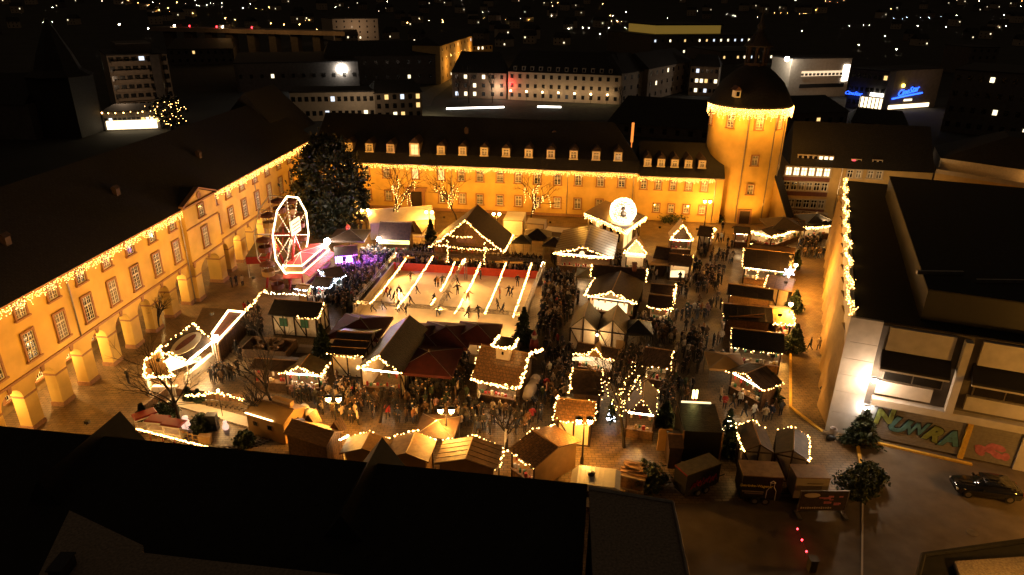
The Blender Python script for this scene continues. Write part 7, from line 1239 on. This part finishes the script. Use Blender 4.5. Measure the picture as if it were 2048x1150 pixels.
t, Wm, hw, hd, H_ = BL[16]; r_ = Wm.to_3x3() @ V((1, 0, 0)); text('CineStar', H_ * .22, E['blue'], Wm @ V((-hw * .18, -hd - .3, H_ * .47)), (r_ + V((0, 0, .16))), (V((0, 0, 1)) - r_ * .16), 'neon_lettering', t, .1, .35); q = MB(); q.tube([Wm @ V((-hw * .72, -hd - .35, H_ * .30)), Wm @ V((-hw * .2, -hd - .35, H_ * .36)), Wm @ V((hw * .36, -hd - .35, H_ * .41))], .28, 5); put(q, 'neon_swoosh', E['blue'], t); q = MB(); q.ball(Wm @ V((-hw * .42, -hd - .4, H_ * .62)), .7, 6); put(q, 'neon_star', E['yellow'], t); face(16, -.1 * hw, .08 * H_, hw * 1.7, H_ * .1, E['shop'], 'shop_front'); face(16, -hw * .1, H_ * .24, hw * .3, H_ * .05, E['winw'], 'lit_window')
t, Wm, hw, hd, H_ = BL[17]; r_ = Wm.to_3x3() @ V((1, 0, 0)); text('CineStar', H_ * .13, E['blue'], Wm @ V((-hw * .62, -hd - 1.2, H_ * .40)), r_, (0, 0, 1), 'neon_lettering', t, .1, .35); face(17, hw * .35, H_ * .2, hw * 1.2, H_ * .26, E['shop'], 'glass_foyer'); face(17, hw * .62, H_ * .42, hw * .7, H_ * .08, E['signwhite'], 'lit_canopy', .6)
for k in range(6): face(17, hw * (-.2 + .2 * k), H_ * .2, .35, H_ * .26, M['far_dark'], 'mullion', .3)
for k in (5,): lamp('entrance_light', WORLD[BL[5][0].name] @ V((BL[5][2] * .7, -BL[5][3] - 2.5, 4)), 800, (1, .75, .5), BL[5][0], .3)
t, Wm, hw, hd, H_ = BL[6]
for k in range(12): q = MB(); x = -hw + 2 * hw * (k + .8) / 13; q.box((x, -hd + 1.2, H_ + 1.2), (1.3, 2, 1.5), Wm); o = put(q, 'dormer', M['far_white'], t); q = MB(); q.box((x, -hd + .18, H_ + 1.25), (.8, .06, 1.0), Wm); put(q, 'window', M['farglass'], o)
for k in range(7): lamp('facade_light', Wm @ V((-hw + 2 * hw * (k + .3) / 7, -hd - 3.2, 3.4)), 200, (1, .66, .38), t, .3); q = MB(); p = Wm @ V((-hw + 2 * hw * (k + .3) / 7, -hd - 3.2, 3.6)); q.ball(p, .28, 6); t9 = top('street_lamp', (p.x, p.y, 0), 0, 'small white lamp standing before the long white block of the curve', 'street lamp', 'lamps along the curved white block'); put(q, 'globe', E['globe'], t9); q = MB(); q.tube([p, (p.x, p.y, 0)], .06, 4); put(q, 'pole', M['black'], t9)
lamp('red_light', WORLD[BL[6][0].name] @ V((-hw + .8, -hd - 1.2, 5.5)), 550, (1, .02, .03), BL[6][0], .3)
t, Wm, hw, hd, H_ = BL[3]; lamp('street_light', Wm @ V((0, -hd - 5, 9)), 2600, (1, .48, .10), t, .3); lamp('street_light', Wm @ V((-hw * .7, -hd - 5, 7)), 1800, (1, .48, .10), t, .3); lamp('street_light', Wm @ V((hw * .8, -hd - 5, 9)), 2200, (1, .48, .10), t, .3)
t, Wm, hw, hd, H_ = BL[1]; lamp('street_light', Wm @ V((hw + 3, -hd + 4, 6)), 1500, (1, .70, .5), t, .3); lamp('office_light', WORLD[BL[0][0].name] @ V((8, -BL[0][3] - 9, 9)), 900, (1, .72, .45), BL[0][0], .3)
for k, pw in ((15, 900), (16, 450), (10, 2500), (9, 400)): t, Wm, hw, hd, H_ = BL[k]; lamp('street_light', Wm @ V((0, -hd - 14, 10)), pw, (1, .64, .38), t, .4)
t, Wm, hw, hd, H_ = BL[12]; q = MB(); q.box((hw * .72, -hd - .6, H_ * .75), (2.6, .6, 1.8), Wm); put(q, 'wall_lamp', E['flood'], t)
t, Wm, hw, hd, H_ = BL[15]; q = MB(); q.ball(Wm @ V((-hw - 4, -hd - 2, H_ * 1.02)), .9, 8); put(q, 'roof_lamp', E['flood'], t)
# hotel block
t, Wm, hw, hd, H_ = block('seven storey hotel block with balconies and a dark stair tower', (236, 222), (352, 214), 112, 22, 6, 8, .12, 'far_wall', 'far_roof', 'flat', 'hotel', (2.2, 1.6), seed=51)
q = MB(); q.box((hw * .55, -hd - .5, H_ / 2), (hw * .3, 1.6, H_), Wm); put(q, 'stair_tower', M['far_dark'], t); q = MB(); q.box((0, 0, H_ + 1.8), (hw * 1.2, hd * 1.2, 3), Wm); put(q, 'penthouse', M['far_dark'], t)
for r_ in range(6): q = MB(); q.box((-hw * .3, -hd - .7, H_ * (r_ + .25) / 6), (hw * 1.2, 1.4, .9), Wm); put(q, 'balcony', M['far_wall'], t)
lamp('street_light', Wm @ V((-8, -hd - 16, 8)), 1300, (1, .66, .40), t, .4)
t, Wm, hw, hd, H_ = block('low podium with glowing shop front below the hotel', (212, 262), (322, 258), 226, 14, 1, 12, .5, 'far_dark', 'far_roof', 'flat', 'shop_podium', seed=53, shop=True)
garland([Wm @ V((-hw, -hd - .5, H_ + .2)), Wm @ V((hw, -hd - .5, H_ + .2))], 'gold light string along the podium roof below the hotel', 1.4, .22, .15)
leaf_tree('lit_tree', 'tree full of tiny gold lights beside the hotel podium', P(345, 262), 10, 8, 61, 50, 16, 'leaf', .7, trunkh=.2); p0 = P(345, 262)
mb = MB(); [mb.octa(p0 + V((random.gauss(0, 2.6), random.gauss(0, 2.6), random.uniform(1.5, 8.5))), .09) for _ in range(70)]; lt_ = top('light_string', p0, 0, 'scattered gold lights hung in the tree by the hotel podium', 'light string'); put(mb, 'bulb', E['bulb'], lt_, kind='stuff')
# church
c_ = P(155, 300, 0); c_ = V((c_.x * 1.12, c_.y * 1.12, 0)); t = top('church', c_, 0, 'black silhouette of a church with a tall pointed tower at the left', 'church'); hs = Q(140, 60, c_.y).z
q = MB(); q.box(c_ + V((0, 0, hs * .29)), (11, 11, hs * .58)); put(q, 'tower', M['far_roof'], t); q = MB(); q.lathe([(8.2, 0), (5.5, hs * .06), (4.2, hs * .2), (.3, hs * .52)], c_ + V((0, 0, hs * .58)), 8); put(q, 'spire', M['far_roof'], t); q = MB(); q.prism([c_ + V((-40, -9, hs * .34)), c_ + V((-40, 9, hs * .34)), c_ + V((-40, 0, hs * .6))], [c_ + V((-5, -9, hs * .34)), c_ + V((-5, 9, hs * .34)), c_ + V((-5, 0, hs * .6))]); fixn(put(q, 'nave_roof', M['far_roof'], t)); q = MB(); q.box(c_ + V((-22, 0, hs * .17)), (35, 17, hs * .34)); put(q, 'nave', M['far_dark'], t); q = MB(); q.lathe([(3, 0), (2, 3), (.1, hs * .26)], c_ + V((-28, -8, hs * .38)), 8); put(q, 'turret', M['far_roof'], t)
# lawn with light line, flag pole, trees by the curved block
q = MB(); g = [P(845, 212, .02), P(1180, 207, .02), P(1310, 214, .02), P(1310, 240, .02), P(830, 240, .02)]; q.add(g, [tuple(range(5))]); put(q, 'lawn', M['lawn'], kind='structure')
q = MB(); g = [P(690, 232, .01), P(850, 236, .01), P(868, 196, .01), P(950, 132, .01), P(935, 130, .01), P(830, 195, .01)]; q.add(g, [tuple(range(6))]); put(q, 'road', M['road'], kind='structure')
for a_, b_, lb in (((893, 217), (1008, 214), 'long white light strip edging the lawn behind the palace'), ((1075, 213), (1122, 214), 'short white light strip edging the lawn behind the palace')): q = MB(); q.tube([P(*a_, .3), P(*b_, .3)], .28, 5); put(q, 'light_strip', E['signwhite'], None, lb, 'light strip')
for px, py, h, sd, lb in ((938, 206, 17, 71, 'tall bare tree before the orange street front'), (985, 206, 16, 73, 'tall bare tree left of the red lit corner'), (1243, 214, 10, 75, 'bare tree at the right end of the curved block'), (915, 198, 12, 77, 'bare tree lit orange at the street mouth')): branch_tree('bare_tree', lb, P(px, py), h, .75, sd, None, 3)
# viaduct
a_, b_ = P(300, 62, 14), P(690, 72, 14); d = (b_ - a_); d.normalize(); t = top('viaduct', a_.lerp(b_, .5), 0, 'motorway viaduct crossing the valley with orange lamps', 'viaduct'); n_ = V((-d.y, d.x, 0)); q = MB(); q.prism([a_, b_, b_ + n_ * 16, a_ + n_ * 16], [v + V((0, 0, 2.2)) for v in (a_, b_, b_ + n_ * 16, a_ + n_ * 16)]); put(q, 'deck', M['far_wall'], t)
for k in range(9): q = MB(); p = a_.lerp(b_, (k + .5) / 9) + n_ * 8; q.box(V((p.x, p.y, p.z / 2)), (4, 8, p.z)); put(q, 'pillar', M['far_dark'], t)
for k in range(5): lamp('deck_light', a_.lerp(b_, .45 + .13 * k) - n_ * 9 + V((0, 0, 3)), 500, (1, .5, .15), t, .5)
for k, (px, py, red) in enumerate(((355, 63, 0), (385, 60, 1), (440, 64, 1), (452, 65, 0), (510, 61, 1), (245, 63, 0))):
    p = on_plane(px, py, a_, V((-d.y, d.x, 0))); p.z = 16.4; q = MB(); q.box(p + V((0, 3, .7)), (4.4, 1.9, .8)); q.box(p + V((.1, 3, 1.35)), (2.4, 1.7, .6)); t2 = put(q, 'viaduct_car', M['far_dark'], None, 'tiny car on the distant viaduct showing its %s' % ('red tail lamps' if red else 'white headlamps'), 'car', 'cars on the viaduct'); q = MB(); [q.ball(p + V((-2.3, 2.3 + 1.2 * s, .7)), .5, 6) for s in (0, 1)]; put(q, 'car_lamp', E['redl'] if red else E['lampw'], t2)
# far houses and lamps on the slopes
def hit(px, py):
    d = ray(px, py); o = V((0, 0, CAMH)); s = 50
    while s < 6000:
        p = o + d * s
        if p.z <= hz(p.x, p.y): return V((p.x, p.y, hz(p.x, p.y)))
        s += 4 + s * .004
    return None
rnd = random.Random(5)
def house_proto(k):
    t = top('far_house', (0, 0, -500 - 20 * k), 0); Wm = WORLD[t.name]; w, dp, h = rnd.uniform(9, 13), rnd.uniform(8, 10), rnd.uniform(5, 8)
    q = MB(); q.box((0, 0, h / 2 - 2), (w, dp, h + 4), Wm); put(q, 'wall', M[rnd.choice(['far_wall', 'far_dark', 'far_white'])], t)
    q = MB(); q.prism([Wm @ V(p) for p in ((-w / 2 - .4, -dp / 2 - .5, h), (-w / 2 - .4, dp / 2 + .5, h), (-w / 2 - .4, 0, h + 4))], [Wm @ V(p) for p in ((w / 2 + .4, -dp / 2 - .5, h), (w / 2 + .4, dp / 2 + .5, h), (w / 2 + .4, 0, h + 4))]); fixn(put(q, 'roof', M['far_roof'], t))
    for r_ in range(2):
        for c in range(3):
            q = MB(); q.box((-w / 2 + w * (c + .5) / 3, -dp / 2 - .03, 1.8 + r_ * 2.8), (1.0, .1, 1.1), Wm); on = rnd.random() < .08; put(q, 'window', E[rnd.choice(['winw', 'winy', 'winy'])] if on else M['farglass'], t)
    return t
PR = [house_proto(k) for k in range(7)]
GR = 'houses on the dark slopes'
LBH = 'small dark gabled house on the far slope with a few windows'
spots = []
tries = 0
while len(spots) < 120 and tries < 3000:
    tries += 1; px, py = rnd.uniform(-20, 2070), 2 + 92 * rnd.random() ** 1.3
    if 200 < px < 700 and py > 55: continue
    if 1280 < px < 1720 and py > 48: continue
    p = hit(px, py)
    if p and p.y > 430 and all((p - s).length > 16 for s in spots): spots.append(p)
for k, p in enumerate(spots):
    src_ = PR[k % 7]; o = src_ if k < 7 else None
    rz = rnd.uniform(-.7, .7)
    if o is None: o = copy_tree(src_, p, rz)
    else: o.location = p; o.rotation_euler = (0, 0, rz)
    tag(o, LBH, 'house', GR)
def lamp_proto(m, name='far_lamp'):
    t = top(name, (0, 0, -900), 0); q = MB(); q.tube([V((0, 0, -900)), V((0, 0, -892))], .12, 4); put(q, 'pole', M['black'], t); q = MB(); q.ball(V((0, 0, -891.6)), .55, 6); put(q, 'globe', E[m], t); return t
LPR = {m: lamp_proto(m) for m in ('lampo', 'lampw', 'lampb')}; used_ = set()
LL = {'lampo': 'orange street lamp shining in the distance', 'lampw': 'white street lamp shining in the distance', 'lampb': 'bluish street lamp shining in the distance'}
def far_lamp(px, py, m, s=1.0):
    p = hit(px, py)
    if not p: return
    if m in used_: o = copy_tree(LPR[m], p, 0)
    else: o = LPR[m]; used_.add(m); o.location = p
    s *= .66; o.scale = (s, s, s); tag(o, LL[m], 'street lamp', {'lampo': 'far orange street lamps', 'lampw': 'far white street lamps', 'lampb': 'far bluish street lamps'}[m])
for px, py in ((240, 3), (258, 8), (278, 14), (299, 17), (315, 23), (320, 28), (338, 25), (341, 31), (361, 29), (387, 36), (452, 46), (471, 49), (515, 52), (543, 56), (569, 59), (600, 59), (635, 70), (655, 76), (558, 72), (510, 71), (463, 71), (815, 55), (858, 50), (885, 48), (886, 53), (1105, 18), (1115, 12), (964, 20), (980, 57), (1038, 57), (1205, 14), (1220, 38), (1337, 58), (1286, 60), (355, 12), (1650, 8), (1893, 5), (1630, 27), (1780, 25)): far_lamp(px, py, 'lampo', .8)
for px, py in ((300, 76), (107, 23), (1137, 66), (1177, 64), (1217, 65), (1246, 76), (1256, 67), (1273, 72), (1262, 71), (1165, 64), (1225, 38), (1252, 31), (1147, 42), (1200, 78), (1250, 64), (1602, 71), (1768, 82), (1833, 60), (1890, 62), (2010, 60), (1715, 102), (1790, 112), (1556, 131), (1846, 4), (1957, 8), (2006, 37), (1960, 20), (2040, 20), (1590, 6), (1470, 40), (1130, 4), (985, 8), (924, 6), (1068, 1), (775, 10), (502, 15), (487, 24), (1912, 38), (1868, 32)): far_lamp(px, py, 'lampw', .75 if px != 300 else 1.3)
for _ in range(22):                                                     # lamps strung along the side streets of the slopes
    cx, cy_, sl, gap = rnd.uniform(20, 2030), 2 + 58 * rnd.random() ** 1.3, rnd.uniform(-.25, .35), rnd.uniform(9, 26); mm = rnd.choice(['lampw', 'lampo', 'lampo', 'lampw', 'lampb'])
    for k in range(rnd.randint(2, 6)): far_lamp(cx + k * gap * rnd.uniform(.8, 1.3), max(1, cy_ + k * gap * sl * .4 + rnd.uniform(-1, 1)), mm, rnd.uniform(.3, .6))
q = MB(); p = Q(1265, 265, 150); q.box(p + V((0, 0, 0)), (.5, .3, 4.2)); q.tube([p + V((0, 0, -2)), (p.x, p.y, 0)], .1, 5); put(q, 'glowing_post', emit('orange glow', (1, .26, .04), 1.0), None, 'thin glowing orange post behind the low palace roof', 'post')
# ================================================================== FLOOD LIGHTS OF THE FACADES
def flood(p, tgt, power, label, ang=95, col=SOD, blend=.9):
    t = top('flood_light', p, 0, label, 'flood light', 'ground flood lights of the palace'); d = (V(tgt) - V(p)).normalized(); q = MB(); q.box(V(p) - d * .12, (.35, .25, .25)); put(q, 'housing', M['black'], t); q = MB(); q.box(V(p) + V((0, 0, -.2)), (.06, .06, .3)); put(q, 'bracket', M['black'], t)
    lamp('flood_beam', V(p) + d * .12, power, col, t, .12, 'SPOT', tgt, ang, blend)
for x, pw in ((-30, 1500), (-20, 1500), (-11, 1500), (-2, 1500), (7, 1500), (16, 1500), (25, 1500), (31, 1500)): flood(BP(x, 6.5, 1.0), BP(x, 0, 5.0), pw * .5, 'small ground flood light aimed up at the ochre wall behind the rink', 120)
for dx, pw in ((-3.0, 2400), (.5, 4200), (4.5, 2600)): flood(TC + V((dx, -11.0, .8)), TC + V((dx * .4, -5, 8.0)), pw * .33, 'small ground flood light aimed up at the round tower', 100)
for y, pw in ((46, 1500), (56, 1500), (66, 1500), (76, 1500), (86, 1500), (96, 1100), (106, 800)): flood(LP(y, 9.0, 4.6), LP(y + 2, 0, 9.4), pw * .85, 'small flood light on a post aimed at the long arcade wing', 110, (1, .46, .075))
for f, pw in ((4, 1000), (14, 1000), (24, 1100), (34, 1100), (44, 900)): flood(RP(f, -5.4, 4.4), RP(f + 2, -1.8, .2), pw * 1.6, 'small flood light added to brighten the lane beside the store fins', 115, (1, .45, .08))  # added floods aimed low, brightening the lane and the fins
p = P(1650, 1000, 9); t = top('yard_fill_lamp', (p.x + 10, p.y - 6, 0), 0, 'tall lamp added out of view to warm the asphalt yard', 'street lamp'); q = MB(); q.tube([(p.x + 10, p.y - 6, 0), (p.x + 10, p.y - 6, 8.8)], .1, 6); put(q, 'pole', M['metal'], t); q = MB(); q.ball((p.x + 10, p.y - 6, 9), .25, 8); put(q, 'globe', E['globe'], t); lamp('yard_fill', (p.x + 10, p.y - 6, 8.6), 1300, SOD, t, .3)  # unseen lamp, added to warm the asphalt
p = V((47, 35, 0)); t = top('street_lamp', p, 0, 'tall lamp added out of view right, lighting the asphalt by the car', 'street lamp'); q = MB(); q.tube([p, p + V((0, 0, 8.8))], .1, 6); put(q, 'pole', M['metal'], t); q = MB(); q.ball(p + V((0, 0, 9)), .25, 8); put(q, 'globe', E['globe'], t); lamp('yard_fill', p + V((0, 0, 8.6)), 7000, SOD, t, .3)  # second unseen lamp, added for the right part of the yard
for k, (pp, tt, pw) in enumerate(((K0 + kn * 13 + kd * 4, K0 + kd * 6 + V((0, 0, 6)), 2200), (K0 + kn * 13 + kd * 15, K0 + kd * 15 + V((0, 0, 6)), 1500))): flood(pp + V((0, 0, 3.4)), tt, pw, 'small flood light added to brighten the house with the cafe sign', 110, (1, .62, .26))  # floods put in to lift the cafe front
# ================================================================== SKY
w = bpy.data.worlds.new('World'); scn.world = w; w.use_nodes = True; nt = w.node_tree; bg = nt.nodes['Background']; sky = nt.nodes.new('ShaderNodeTexSky'); sky.sky_type = 'NISHITA'; sky.sun_disc = False; sky.sun_elevation = R(-6); sky.sun_rotation = R(200)
mx = nt.nodes.new('ShaderNodeMix'); mx.data_type = 'RGBA'; mx.blend_type = 'ADD'; mx.inputs['Factor'].default_value = 1; nt.links.new(sky.outputs['Color'], mx.inputs['A']); mx.inputs['B'].default_value = (.20, .135, .08, 1); nt.links.new(mx.outputs['Result'], bg.inputs['Color']); bg.inputs['Strength'].default_value = .10
scn.view_settings.view_transform = 'Standard'; scn.view_settings.look = 'None'; scn.view_settings.exposure = EXPO; scn.view_settings.gamma = 1
cy = scn.cycles; cy.use_denoising = True; cy.max_bounces = 5; cy.diffuse_bounces = 2; cy.glossy_bounces = 2; cy.transmission_bounces = 2; cy.sample_clamp_indirect = 3; cy.sample_clamp_direct = 0; cy.caustics_reflective = False; cy.caustics_refractive = False; cy.use_light_tree = True; cy.use_adaptive_sampling = True; cy.adaptive_threshold = .02
